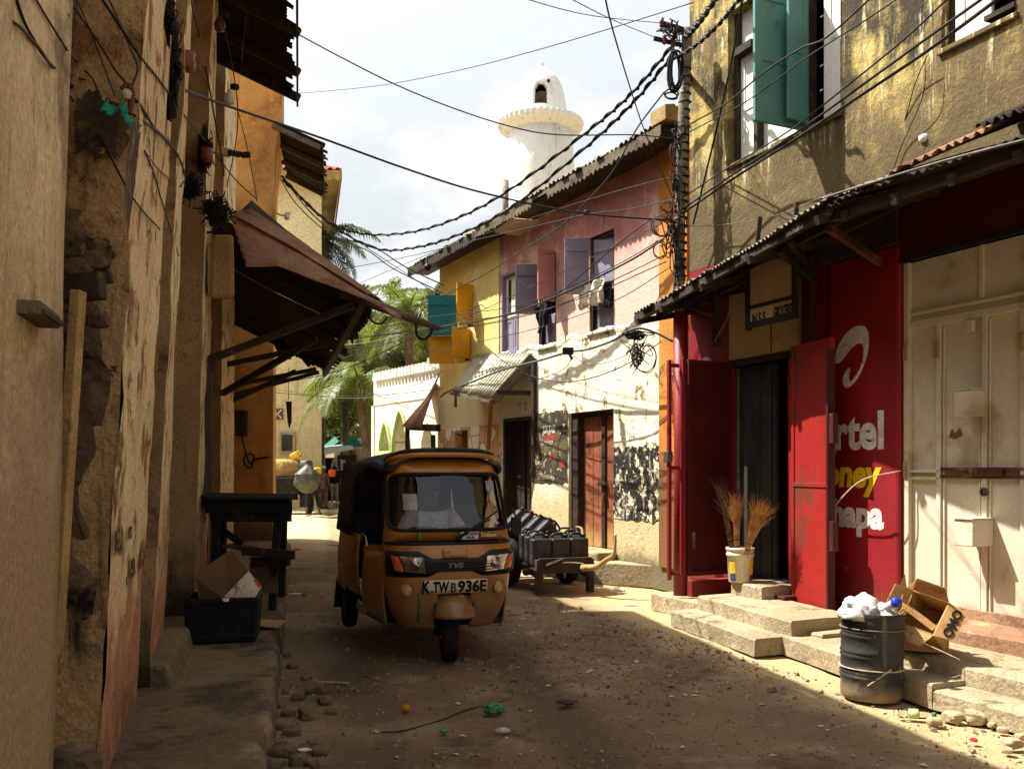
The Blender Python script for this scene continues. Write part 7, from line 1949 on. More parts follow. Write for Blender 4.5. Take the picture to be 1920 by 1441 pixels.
crumple('paper_scrap', 'flat pink and white packet lying below the kerb near the red pipe', 'litter', 1180, 1133, .06, 'sticker_lilac', 26, (1.5, .7, .12))
crumple('paper_scrap', 'dark wad of rag right of the middle of the road', 'litter', 1062, 1317, .04, 'cloth_brown', 28, (1.6, 1, .4))
# string lying across the dirt and stick by the stones
tag(MB().tube(catmull([G(715, 1372, -.012) , G(760, 1368, -.014), G(830, 1348, -.012), G(880, 1328, -.012), G(960, 1310, -.012)]), .006, 6).build('rope', 'cable_brown', None, smooth=True), 'dark cord lying across the road toward the green bottle', 'rope')
tag(MB().tube(catmull([G(530, 1270, -.03), G(575, 1276, -.03), G(620, 1279, -.02), G(655, 1280, -.015)]), .010, 6).build('stick', 'wood_pale', None, smooth=True), 'thin bare stick on the road beside the left stones', 'stick')

# ------------------------------------------------------------------ left pavement: market table, crate, cardboard
zp_ = .205
tb = thing('market_table', 'rough dark wooden stall table standing on the left pavement', 'table', G(460, 1130, zp_))
tz = P(460, 945, 9.6).z
A = P(383, 930, 9.4); B = P(552, 938, 9.2)
fl = P(400, 945, 9.5); 
mb = MB(); 
mb.hexa([P(385, 962, 9.4), P(548, 962, 9.2), P(546, 952, 10.4), P(400, 950, 10.5)], [P(385, 938, 9.4), P(548, 940, 9.2), P(546, 930, 10.4), P(400, 928, 10.5)]); mb.build('table_top', 'wood_black', tb, bevel=.01)
MB().bar(P(396, 968, 9.45), P(545, 968, 9.25), .05, .10).build('apron', 'wood_black', tb)
for k in range(4): MB().bar(P(386, 932 - 2 * k, 9.4 + .28 * k), P(550, 934 - 2 * k, 9.2 + .28 * k), .22, .03).build('plank', 'wood_black', tb, bevel=.004)
def leg(px, y, w=.075, px2=None):
    a = P(px, 955, y); b = Vector((P(px2 or px, 900, y).x, y, zp_ - .01)); MB().bar(b, a, w, w, (0, 1, 0)).build('leg', 'wood_black', tb, bevel=.005)
leg(405, 9.55); leg(522, 9.3, .07, 510); leg(533, 10.3, .07, 528); leg(418, 10.4)
MB().bar(P(455, 1032, 9.35), P(551, 1040, 9.1), .05, .085).build('rail', 'wood_dark', tb, bevel=.006)
MB().bar(P(470, 1052, 9.4), P(542, 1052, 9.2), .05, .085).build('rail', 'wood_dark', tb, bevel=.006)
MB().bar(P(415, 992, 9.6), P(452, 1018, 9.5), .06, .05).build('brace', 'wood_black', tb)
MB().bar(P(428, 1022, 9.6), P(470, 1028, 9.5), .2, .03).build('shelf', 'wood_grey', tb)
cbp = thing('cardboard', 'dark cardboard panel propped between the legs under the market table', 'cardboard', P(490, 1080, 9.4))
MB().prism([P(468, 1060, 9.42), P(520, 1060, 9.3), P(518, 1112, 9.2), P(470, 1110, 9.25)], (0, .03, 0)).build('panel', 'cardboard_dark', cbp)
q0 = G(412, 1200, zp_)
cr = thing('plastic_crate', 'black plastic crate full of cardboard on the left pavement', 'crate', (q0.x, q0.y + .12, zp_), R(10))
mb = MB(); w, d, h, th = .29, .22, .36, .015
def crate_ring(k): return [(-w * k, -d * k), (w * k, -d * k), (w * k, d * k), (-w * k, d * k)]
for (a, b) in (((-1, -1), (1, -1)), ((1, -1), (1, 1)), ((1, 1), (-1, 1)), ((-1, 1), (-1, -1))):
    k0, k1 = .93, 1.0
    mb.hexa([(a[0] * w * k0, a[1] * d * k0, 0), (b[0] * w * k0, b[1] * d * k0, 0), (b[0] * w * (k0 - .06), b[1] * d * (k0 - .08), 0), (a[0] * w * (k0 - .06), a[1] * d * (k0 - .08), 0)],
            [(a[0] * w * k1, a[1] * d * k1, h), (b[0] * w * k1, b[1] * d * k1, h), (b[0] * w * (k1 - .06), b[1] * d * (k1 - .08), h), (a[0] * w * (k1 - .06), a[1] * d * (k1 - .08), h)])
mb.build('box', 'crate_black', cr, world=False, bevel=.008)
mb = MB(); mb.box((0, 0, .012), (w * 1.8, d * 1.8, .02)); mb.build('base', 'crate_black', cr, world=False)
mb = MB()
for k in range(9): mb.box((-w * .88 + k * w * .22, -d - .002 + .006, .18), (.012, .02, .28))
mb.box((0, -d - .004, h - .02), (w * 2.04, .03, .035)); mb.box((0, -d * .97, .05), (w * 1.9, .025, .03)); mb.build('rib', 'crate_black', cr, world=False, bevel=.003)
def sheet_thing(name, label, cat, pts, m, th=.006, par=None):
    c = sum((Vector(p) for p in pts), Vector()) / len(pts); t = thing(name, label, cat, c)
    n_ = (Vector(pts[1]) - Vector(pts[0])).cross(Vector(pts[2]) - Vector(pts[0])).normalized() * th
    MB().prism(pts, n_).build('sheet', m, t); return t
yb = q0.y + .1
sheet_thing('cardboard', 'large brown cardboard sheet standing aslant in the black crate', 'cardboard', [P(376, 1130, yb), P(362, 1078, yb + .06), P(432, 1030, yb + .25), P(470, 1048, yb + .22), P(466, 1070, yb + .1), P(424, 1125, yb - .05)], 'cardboard_dark', .012)
wc = sheet_thing('carton', 'white printed carton flap sticking out of the black crate', 'carton', [P(420, 1118, yb - .06), P(466, 1070, yb - .0), P(490, 1100, yb - .02), P(476, 1122, yb - .06)], 'carton_white', .012)
mb = MB()
rz = random.Random(9)
for k in range(9):
    px, py = rz.uniform(438, 462), rz.uniform(1094, 1110); mb.bar(P(px, py, yb - .075), P(px + rz.uniform(-9, 9), py + rz.uniform(-9, 9), yb - .075), .006, .003)
mb.build('print', 'ink_black', wc)
MB().bar(P(478, 1084, yb - .03), P(488, 1099, yb - .035), .008, .02).build('print', 'cloth_orange', wc)
sheet_thing('paper', 'scrap of white paper stuck on the rim of the black crate', 'paper', [P(416, 1122, yb - .27), P(430, 1119, yb - .27), P(428, 1127, yb - .28), P(420, 1127, yb - .28)], 'paper', .004)
cbf = sheet_thing('cardboard', 'flat pinkish cardboard piece lying on the pavement right of the crate', 'cardboard', [G(474, 1172, zp_ + .03), G(520, 1178, zp_ + .025), G(538, 1164, zp_ + .04), G(478, 1160, zp_ + .03)], 'cardboard', .008)

# ------------------------------------------------------------------ bucket with brooms
bs, bo = RB.S(1388, .40), .40
bq = RB.p(bs, .43, bo)
bu = thing('bucket', 'dirty white plastic bucket holding straw brooms on the top step', 'bucket', bq)
MB().lathe([(.005, 0), (.115, 0), (.12, .01), (.135, .27), (.144, .275), (.144, .30), (.137, .302), (.140, .33), (.147, .335), (.147, .36), (.138, .362), (.128, .34), (.112, .02), (.005, .015)], 36, bq).build('bucket_body', 'bucket_white', bu, smooth=True)
def bpatch(a0, a1, z0, z1, m, nm):
    mb = MB(); 
    def fn(u, v):
        a = a0 + (a1 - a0) * u; z = z0 + (z1 - z0) * v; r = .1215 + .0152 * z / .27 + .0025
        return bq + Vector((r * math.cos(a), r * math.sin(a), z))
    mb.grid(fn, 10, 4); mb.build(nm, m, bu, smooth=True)
bpatch(-2.75, -2.2, .10, .22, 'bucket_yellow', 'label'); bpatch(-1.0, -.5, .10, .23, 'bucket_yellow', 'label'); bpatch(-2.75, -2.2, .02, .09, 'bucket_blue', 'label'); bpatch(-1.0, -.5, .03, .08, 'bucket_blue', 'label')
def broom(label, foot, tip, nf, spread, m, seed, head=.45):
    rn = random.Random(seed); foot, tip = Vector(foot), Vector(tip); t = thing('broom', label, 'broom', foot)
    d = tip - foot; L = d.length; dn_ = d.normalized(); sx = dn_.cross(Vector((0, 1, 0))).normalized(); sy = dn_.cross(sx)
    mb = MB()
    for k in range(nf):
        a = rn.uniform(0, 6.28); r0 = .018 * math.sqrt(rn.random()); r1 = spread * math.sqrt(rn.random()); LL = L * rn.uniform(.8, 1.06)
        o = sx * math.cos(a) + sy * math.sin(a); bend = sx * rn.uniform(-.10, .10) + sy * rn.uniform(-.06, .06) - Vector((0, 0, abs(rn.gauss(0, .05))))
        mb.tube([foot + o * r0, foot + dn_ * L * head + o * (r0 + .012), foot + dn_ * LL * .78 + o * r1 * .75, foot + dn_ * LL + o * r1 + bend], [.0028, .0026, .002, .0008], 3, cap=False)
    mb.build('bristles', m, t, fix=False)
    mb = MB()
    for z in (.28, .36, .44): mb.lathe([(.030, -.006), (.033, 0), (.030, .006)], 12, foot + dn_ * L * z, dn_.to_track_quat('Z', 'Y').to_matrix(), closed=False)
    mb.build('binding', 'cable_black', t, smooth=True)
def bt_(px, py): 
    s_, z_ = RB.hit(px, py, bo); return RB.p(s_, z_, bo)
broom('bushy light straw broom leaning right in the white bucket', bq + Vector((-.02, -.02, .06)), bt_(1432, 935), 260, .09, 'broom_straw', 1)
broom('upright brown straw broom in the middle of the white bucket', bq + Vector((-.03, .03, .06)), bt_(1381, 925), 170, .05, 'broom_straw', 2, .5)
broom('tall thin dark twig broom leaning left in the white bucket', bq + Vector((-.05, .0, .06)), bt_(1352, 898), 80, .05, 'broom_dark', 3, .5)
# ------------------------------------------------------------------ barrel bin
qb = G(1628, 1318, 0)
qb = Vector(((1633 - CX) / F * (qb.y + .17), qb.y - .03, 0))
ba = thing('rubbish_barrel', 'black ribbed plastic barrel overflowing with rubbish by the right kerb', 'barrel', (qb.x, qb.y + .2, 0), R(0), rot=(R(-1), R(1.5), 0))
pr = [(.004, .0), (.19, .0), (.203, .02), (.207, .06), (.205, .10)]
for z in (.16, .19, .30, .33, .44, .47, .53): pr += [(.208, z - .012), (.216, z), (.209, z + .012)]
pr += [(.213, .565), (.218, .60), (.214, .605), (.200, .60), (.196, .3), (.19, .03), (.004, .02)]
MB().lathe(pr, 48).build('drum', 'barrel_black', ba, smooth=True, world=False)
MB().lathe([(.219, .215), (.221, .218), (.219, .221)], 40).build('wire', 'rope', ba, smooth=True, world=False)
MB().lathe([(.219, .49), (.221, .493), (.219, .496)], 40).build('wire', 'zinc_sheet', ba, smooth=True, world=False)
MB().tube([(-.10, -.195, .12), (.05, -.222, .24)], .005, 5).build('wire', 'rope', ba, world=False)
bz = Vector((qb.x, qb.y + .2, 0))
for i, (dx, dy, z, r, lab) in enumerate([(-.10, -.02, .61, .12, 'crumpled white plastic bag at the left of the barrel top'), (.06, -.06, .58, .10, 'crumpled white plastic bag beside the blue bottle in the barrel'), (-.02, .08, .62, .11, 'crumpled white plastic bag at the back of the barrel')]):
    o = crumple('plastic_bag', lab, 'plastic bag', 960, 1200, r, 'bag_white', 40 + i * 7, (1, 1, .75)); o.location = bz + Vector((dx, dy, z))
o = crumple('plastic_bag', 'brown paper and peel mixed in the middle of the barrel', 'rubbish', 960, 1200, .10, 'cardboard', 71, (1, .8, .6)); o.location = bz + Vector((.02, -.02, .59))
mbq = thing('bottle', 'blue capped plastic bottle lying on the rubbish in the barrel', 'bottle', bz + Vector((.07, -.15, .665)), rot=(R(62), R(10), R(15)))
MB().lathe([(.003, -.10), (.03, -.10), (.033, -.06), (.028, 0), (.03, .04), (.014, .075), (.013, .09)], 18).build('bottle_body', 'sticker_lilac', mbq, smooth=True, world=False)
MB().lathe([(.032, .05), (.036, .06), (.036, .085), (.03, .095), (.003, .096)], 18).build('cap', 'plastic_blue', mbq, smooth=True, world=False)
mb = MB(); rn = random.Random(8); st_ = thing('straw', 'tuft of yellow straw poking out at the right of the barrel', 'straw', bz + Vector((.14, -.05, .6)))
for k in range(40):
    a = bz + Vector((rn.uniform(.08, .18), rn.uniform(-.14, .06), .58)); mb.tube([a, a + Vector((rn.uniform(-.08, .08), rn.uniform(-.05, .05), rn.uniform(.05, .16)))], .0025, 3)
mb.build('stalks', 'broom_straw', st_, fix=False)
# cardboard boxes behind the barrel
def carton(label, c, rot, w, d, h, m, flaps=(), open_=True):
    t = thing('cardboard_box', label, 'cardboard box', c, rot=rot); mb = MB(); k = .006
    mb.box((0, -d / 2, h / 2), (w, k, h)); mb.box((0, d / 2, h / 2), (w, k, h)); mb.box((-w / 2 + k, 0, h / 2), (k, d - 2 * k, h)); mb.box((w / 2 - k, 0, h / 2), (k, d - 2 * k, h)); mb.box((0, 0, k), (w - 2 * k, d - 2 * k, k))
    mb.build('carton', m, t, world=False)
    for (sx, sy, ang) in flaps:
        mb = MB()
        if sx: 
            L = d * .45; e = Matrix.Rotation(R(ang) * sx, 3, 'Y'); p = [e @ Vector(q) for q in ((0, -d / 2, 0), (0, d / 2, 0), (0, d / 2 - .03, L), (0, -d / 2 + .03, L))]; p = [v + Vector((sx * w / 2, 0, h)) for v in p]; mb.prism(p, (sx * .006, 0, .002))
        else:
            L = d * .5; e = Matrix.Rotation(-R(ang) * sy, 3, 'X'); p = [e @ Vector(q) for q in ((-w / 2, 0, 0), (w / 2, 0, 0), (w / 2 - .03, 0, L), (-w / 2 + .03, 0, L))]; p = [v + Vector((0, sy * d / 2, h)) for v in p]; mb.prism(p, (0, sy * .006, .002))
        mb.build('flap', m, t, world=False)
    return t
c1 = P(1725, 1165, 6.75)
b1 = carton('torn brown cardboard box with printed letters tilted on top behind the barrel', (c1.x + .10, c1.y, c1.z - .04), (R(28), R(-58), R(18)), .26, .26, .30, 'cardboard', [(1, 0, 30), (-1, 0, 70), (0, 1, 40), (0, -1, 110)])
nb = Vector((0, -.342, .94)); ub = Vector((1, 0, 0)); fo = Vector((0, -.94, -.342))
tx = text('OMO', .085, Vector((-.10, -.13, .30)) + fo * .108 + nb * .009, Matrix((ub, nb.cross(ub), nb)).transposed(), 'ink_black', None, 'print', bold=.003); tx.parent = b1
c2 = P(1690, 1158, 6.8); carton('open cardboard box leaning on the barrel rim against the red pier', (c2.x, c2.y + .05, c2.z - .10), (R(18), R(38), R(-20)), .30, .24, .26, 'cardboard', [(1, 0, 60), (0, 1, 60), (-1, 0, 40), (0, -1, 90)])
c3 = P(1722, 1232, 6.85); carton('dark lower cardboard box standing in the shade behind the barrel', (c3.x, c3.y + .05, .27), (R(-4), R(6), R(14)), .34, .28, .24, 'cardboard', [(0, -1, 140)])
sheet_thing('cardboard', 'thin cardboard flap jutting right from under the printed box', 'cardboard', [P(1740, 1195, 6.7), P(1776, 1162, 6.75), P(1778, 1166, 6.9), P(1748, 1200, 6.9)], 'cardboard', .006)
tag(MB().tube([P(1694, 1184, 6.45), P(1735, 1206, 6.3), P(1800, 1236, 6.2)], .004, 5).build('string', 'rope', None), 'taut white string running from the barrel to the right steps', 'string')
# clear bottle on the ground
q = G(1716, 1338, .03)
bo_ = thing('bottle', 'clear plastic bottle with green cap lying by the kerb right of the barrel', 'bottle', (q.x, q.y, .032), rot=(R(90), 0, R(80)))
MB().lathe([(.003, -.10), (.028, -.10), (.031, -.09), (.027, -.03), (.031, .02), (.03, .06), (.013, .10), (.012, .115)], 20).build('bottle_body', 'bottle_clear', bo_, smooth=True, world=False)
MB().lathe([(.003, .104), (.016, .104), (.016, .125), (.003, .126)], 14).build('cap', 'plastic_green', bo_, smooth=True, world=False)
MB().lathe([(.0305, -.04), (.0315, 0), (.0305, .02)], 20).build('label', 'pale_green_paint', bo_, smooth=True, world=False)

# ------------------------------------------------------------------ utility pole
upx = P(1279, 880, 10.85)
up = thing('utility_pole', 'thin wooden utility pole wrapped in wires between the pink and stained houses', 'utility pole', (upx.x, upx.y, 0))
ptop = P(1290, 48, 10.85)
MB().tube(catmull([Vector((upx.x - .02, upx.y, 0)), P(1274, 520, 10.85), P(1278, 300, 10.85), P(1286, 120, 10.85), P(1289, 55, 10.85)], 10), .062, 12).build('shaft', 'pole_grey', up, smooth=True)
MB().bar(P(1238, 44, 10.8), P(1292, 60, 10.85), .05, .05).build('cross_arm', 'rust_dark', up)
MB().bar(P(1226, 72, 10.8), P(1290, 88, 10.85), .04, .04).build('cross_arm', 'rust_dark', up)
for (px, py) in ((1241, 42), (1258, 48), (1268, 55), (1246, 74), (1262, 80)):
    q = P(px, py, 10.8); MB().lathe([(.012, -.06), (.03, -.04), (.018, -.02), (.035, 0), (.02, .02), (.026, .045), (.004, .055)], 12, q).build('insulator', 'porcelain_red', up, smooth=True)
q = P(1299, 126, 10.9); MB().bar(P(1285, 126, 10.85), RB.p(sE - .02, q.z, .0), .05, .07).build('wall_bracket', 'rust_dark', up)
# bands and bark-like rags on the shaft
mb = MB()
for k in range(26):
    py = 130 + k * 15.5; q = P(1286 - (py - 120) * .026, py, 10.85); mb.lathe([(.064, -.012), (.074 + .008 * math.sin(k * 2.1), 0), (.064, .012)], 10, q)
mb.build('band', 'cable_black', up, smooth=True)
rw = random.Random(21)
def tangle(par, name, m, px, py, y, w, h, n, seed, r=.006):
    rn = random.Random(seed); mb = MB()
    for k in range(n):
        pts = [P(px + rn.gauss(0, w * .5), py + rn.gauss(0, h * .5), y + rn.uniform(-.12, .12)) for _ in range(5)]
        mb.tube(catmull(pts, 7), r, 4, cap=False)
    return mb.build(name, m, par, smooth=True, fix=False)
def coil(par, name, m, px, py, y, rx, ry, n, seed, r=.009):
    rn = random.Random(seed); mb = MB(); c = P(px, py, y)
    k_ = y / F; pts = []
    for k in range(n * 16):
        a = 2 * math.pi * k / 16; j = 1 + .16 * math.sin(k * .37 + seed)
        pts.append(c + Vector((rx * k_ * j * math.sin(a) + .02 * math.sin(k * .1), .05 * math.sin(k * .21 + seed), ry * k_ * (1 + .1 * math.sin(k * .23)) * math.cos(a))))
    mb.tube(pts, r, 5); return mb.build(name, m, par, smooth=True, fix=False)
co = thing('cable_coil', 'long hanging coil of black cable at the top of the utility pole', 'cable coil', P(1264, 135, 10.75))
coil(co, 'loops', 'cable_black', 1265, 132, 10.72, 11, 36, 9, 1, .011); coil(co, 'loops', 'cable_black', 1258, 178, 10.72, 12, 8, 2, 4, .010)
for (px, py, w, h, n, sd) in ((1262, 60, 22, 22, 9, 1), (1272, 250, 12, 40, 7, 2), (1270, 345, 14, 40, 9, 3), (1262, 430, 20, 40, 14, 4), (1268, 500, 12, 50, 8, 5)):
    tangle(up, 'loose_wire', 'cable_black' if sd != 4 else 'cable_brown', px, py, 10.8, w, h, n, sd, .007)
for (px, py, rx, ry, n) in ((1240, 425, 18, 18, 3), (1236, 468, 12, 16, 2), (1265, 290, 8, 22, 3), (1254, 388, 14, 10, 2)): coil(up, 'wire_loop', 'cable_brown', px, py, 10.75, rx, ry, n, px, .006)
tl_ = thing('cable_knot', 'dark knot of wires hanging on the pink house wall left of the pole', 'cable knot', P(1195, 625, 12.2))
tangle(tl_, 'wires', 'cable_black', 1192, 628, 12.15, 22, 10, 16, 31, .010); tangle(tl_, 'hanging_wires', 'cable_black', 1195, 665, 12.2, 22, 38, 12, 33, .006); coil(tl_, 'wire_loop', 'cable_brown', 1210, 672, 12.2, 22, 26, 3, 3, .006)

# ------------------------------------------------------------------ cables
def cable(label, pts, r, m='cable_black', twist=False, group=None, sub=8):
    w = [P(*p) for p in pts]; c = catmull(w, sub)
    mb = MB(); mb.tube(c, r, 6)
    if twist:
        d = []
        for k, p in enumerate(catmull(w, sub * 5)):
            a = k * .55; d.append(p + Vector((math.cos(a) * r * 1.5, 0, math.sin(a) * r * 1.5)))
        mb.tube(d, r * .8, 5)
    return tag(mb.build('cable', m, None, smooth=True, fix=False), label, 'cable', group)
PY = 10.8
cable('thick twisted black cable, upper of two sagging from the pole across the sky', [(1262, 86, PY), (1180, 180, 11.6), (1095, 252, 12.4), (950, 360, 14), (850, 412, 15.5), (760, 437, 17), (672, 437, 18), (600, 405, 18.5), (527, 330, 19)], .016, twist=True)
cable('thick twisted black cable, lower of two sagging from the pole across the sky', [(1268, 96, PY), (1190, 190, 11.6), (1100, 275, 12.4), (960, 388, 14), (860, 440, 15.5), (780, 464, 17), (705, 466, 18), (620, 420, 18.5), (530, 338, 19)], .016, twist=True)
cable('black cable crossing from the left wall past the tin eave to the pole', [(132, 162, 3.82), (200, 148, 4.3), (258, 139, 4.8), (330, 163, 6), (430, 200, 7.4), (600, 258, 9), (760, 316, 10), (900, 360, 10.6), (1080, 398, 10.8), (1262, 414, PY)], .011)
cable('thin dark cable from the left roof tip dipping past the minaret ledge', [(556, 63, 9.6), (640, 108, 10), (740, 158, 10.3), (850, 203, 10.5), (960, 238, 10.6), (1050, 253, 10.7), (1190, 253, 10.8), (1272, 262, PY)], .007)
cable('very thin wire rising across the sky from the orange house', [(528, 178, 18), (700, 162, 15), (860, 132, 12.5), (1000, 96, 10.5), (1140, 55, 9.2), (1300, 5, 8.2)], .005)
cable('dark cable dropping steeply from the sky in front of the pink house roof', [(1131, -20, 5.5), (1150, 60, 6.5), (1188, 185, 8.4), (1215, 262, 9.6), (1262, 372, 10.7)], .006)
cable('thin wire reaching the top arm of the pole from above', [(940, -15, 7), (1100, 28, 9), (1242, 44, PY)], .004)
cable('thin wire running down to the lower arm of the pole', [(1050, -12, 7), (1150, 38, 9), (1232, 72, PY)], .004)
cable('thick twisted cable leaving the pole top up to the right', [(1285, 70, PY), (1310, 42, 10), (1345, -8, 9)], .018, twist=True)
cable('twisted cable rising from the pole across the window corner', [(1262, 112, PY), (1310, 80, 10.2), (1350, 42, 9.6), (1392, -10, 9)], .014, twist=True)
cable('black cable hanging down beside the white shutter of the upper window', [(1395, -20, 8.6), (1376, 94, 9.2), (1352, 206, 9.8), (1325, 319, 10.3), (1300, 420, 10.7)], .011)
bun = 'cables running along the stained house'
for k, pts in enumerate([
    [(1284, 238, PY), (1360, 195, 9.5), (1430, 138, 8.5), (1500, 92, 7.8), (1550, 70, 7.4), (1640, -10, 6.6)],
    [(1284, 252, PY), (1400, 190, 9.0), (1510, 110, 7.9), (1620, 40, 7.0), (1700, -14, 6.6)],
    [(1284, 368, PY), (1370, 312, 9.8), (1480, 245, 8.6), (1590, 160, 7.5), (1700, 70, 6.5), (1780, -5, 5.8)],
    [(1280, 392, PY), (1370, 330, 9.9), (1480, 258, 8.7), (1600, 172, 7.5), (1720, 85, 6.4), (1850, -8, 5.4)],
    [(1280, 400, PY), (1375, 335, 9.9), (1490, 262, 8.7), (1610, 182, 7.5), (1740, 95, 6.4), (1880, -8, 5.3)]]):
    cable(['uppermost black cable sloping across the teal shutter of the stained house', 'second black cable from the top along the stained house', 'middle black cable below the teal shutter of the stained house', 'thicker black cable second from below along the stained house', 'lowest thick black cable along the stained house'][k], pts, [.008, .006, .007, .010, .012][k], group=bun)
cable('thin pale wire looping along the stained wall above the tin awning', [(1290, 424, PY), (1350, 422, 10.4), (1450, 405, 9.4), (1535, 372, 8.4), (1560, 362, 8.1)], .004, 'cable_grey')
# cables from the pole down the street to the left
lft = [([(1270, 372, PY), (1180, 392, 11.2), (1100, 402, 11.6), (1000, 425, 12.4), (900, 448, 14), (760, 482, 17), (640, 505, 20), (560, 520, 23)], .006, 'thin cable fixed with a clip in front of the pink wall'),
       ([(1246, 172, 10.7), (1195, 240, 11), (1150, 320, 11.4), (1105, 372, 11.8), (1050, 425, 12.4), (960, 482, 14), (880, 530, 16), (780, 572, 19), (600, 612, 25)], .009, 'black cable curving from the coil down across the pink house'),
       ([(1262, 392, PY), (1200, 425, 11), (1120, 490, 11.6), (1040, 555, 12.6), (980, 585, 13.4), (890, 598, 15), (876, 588, 15.4), (900, 572, 15.2), (912, 578, 14.8)], .008, 'black cable ending in a loop before the mustard shutter'),
       ([(1245, 448, 10.9), (1175, 492, 11.3), (1060, 548, 12.2), (950, 590, 13.5), (830, 612, 16), (720, 628, 19), (610, 640, 23)], .012, 'thick black cable crossing the lilac shutters to the awning'),
       ([(1262, 470, 10.9), (1140, 530, 11.6), (1020, 582, 12.8), (900, 610, 15), (780, 624, 18), (610, 632, 23)], .006, 'thin cable just below the thick one before the pink house'),
       ([(1250, 490, 10.9), (1100, 555, 12), (960, 596, 14), (830, 622, 17), (700, 652, 21), (520, 715, 26)], .006, 'thin cable sagging low toward the orange house corner'),
       ([(1240, 420, 10.9), (1120, 478, 11.6), (1000, 536, 12.8), (860, 600, 16), (740, 640, 20), (620, 655, 24)], .005, 'hair thin cable between the two shutters of the pink house')]
lft += [([(1258, 500, 10.9), (1160, 560, 11.6), (1040, 606, 12.6), (900, 640, 15), (760, 668, 19), (600, 700, 25)], .005, 'fine wire lowest in the fan of cables before the pink house'),
        ([(1268, 330, PY), (1180, 352, 11.2), (1060, 388, 12.2), (940, 428, 14), (820, 470, 17), (700, 520, 21), (610, 560, 25)], .005, 'fine wire skimming the roof edge of the terrace'),
        ([(1255, 440, 10.9), (1130, 510, 11.7), (980, 570, 13.2), (860, 588, 15.6), (720, 600, 19), (612, 602, 23)], .006, 'fine wire drawn between the curved cable and the thick cable')]
for pts, r, lab in lft: cable(lab, pts, r)
cable('thick green grey cable stapled along the ledge of the pink house', [(1262, 640, 11.9), (1225, 622, 12), (1190, 616, 12.1), (1150, 638, 12.6), (1100, 655, 13.3), (1065, 660, 13.8), (1010, 676, 14.5), (940, 694, 15.7), (880, 718, 16.9), (838, 735, 17.8), (826, 744, 18)], .017, 'cable_green')
cable('black cable under the ledge of the pink house drooping to the tin awning', [(1240, 640, 12.0), (1180, 680, 12.4), (1110, 708, 13.2), (1050, 716, 14), (1000, 706, 14.7), (960, 688, 15.4), (900, 640, 16.3), (860, 590, 17.3), (832, 560, 18), (690, 466, 18.6), (600, 405, 19)], .007)
cable('thin wire drooping across the cream wall above the brown door', [(1195, 640, 12.2), (1165, 670, 12.5), (1105, 684, 13.1), (1075, 668, 13.5), (1060, 690, 13.6), (1020, 708, 14), (990, 712, 14.5)], .005)
cable('white service cable, upper one strung from the far yellow house', [(530, 330, 19.5), (560, 372, 20), (600, 415, 20), (650, 448, 19), (700, 462, 18.4), (760, 500, 18), (832, 535, 18)], .014, 'cable_grey')
cable('white service cable, lower one strung from the far yellow house', [(526, 335, 19.5), (552, 378, 20), (600, 425, 20), (650, 455, 19), (690, 470, 18.4), (740, 505, 18), (832, 550, 18)], .012, 'cable_grey')
cable('faint wire crossing the palms behind the awning', [(598, 650, 26), (700, 640, 24), (840, 600, 18.5)], .012, 'cable_grey')
cable('dark wire from the orange house across the trees', [(508, 718, 19), (560, 712, 20), (650, 690, 21), (760, 640, 20), (840, 610, 18)], .010)
cable('sagging wire low over the far street', [(508, 735, 22), (600, 742, 24), (720, 740, 22), (830, 728, 19.2)], .007)
cable('taut wire before the white parapet', [(508, 728, 22), (620, 745, 24), (720, 742, 22), (800, 712, 20), (830, 695, 19)], .006, 'cable_grey')
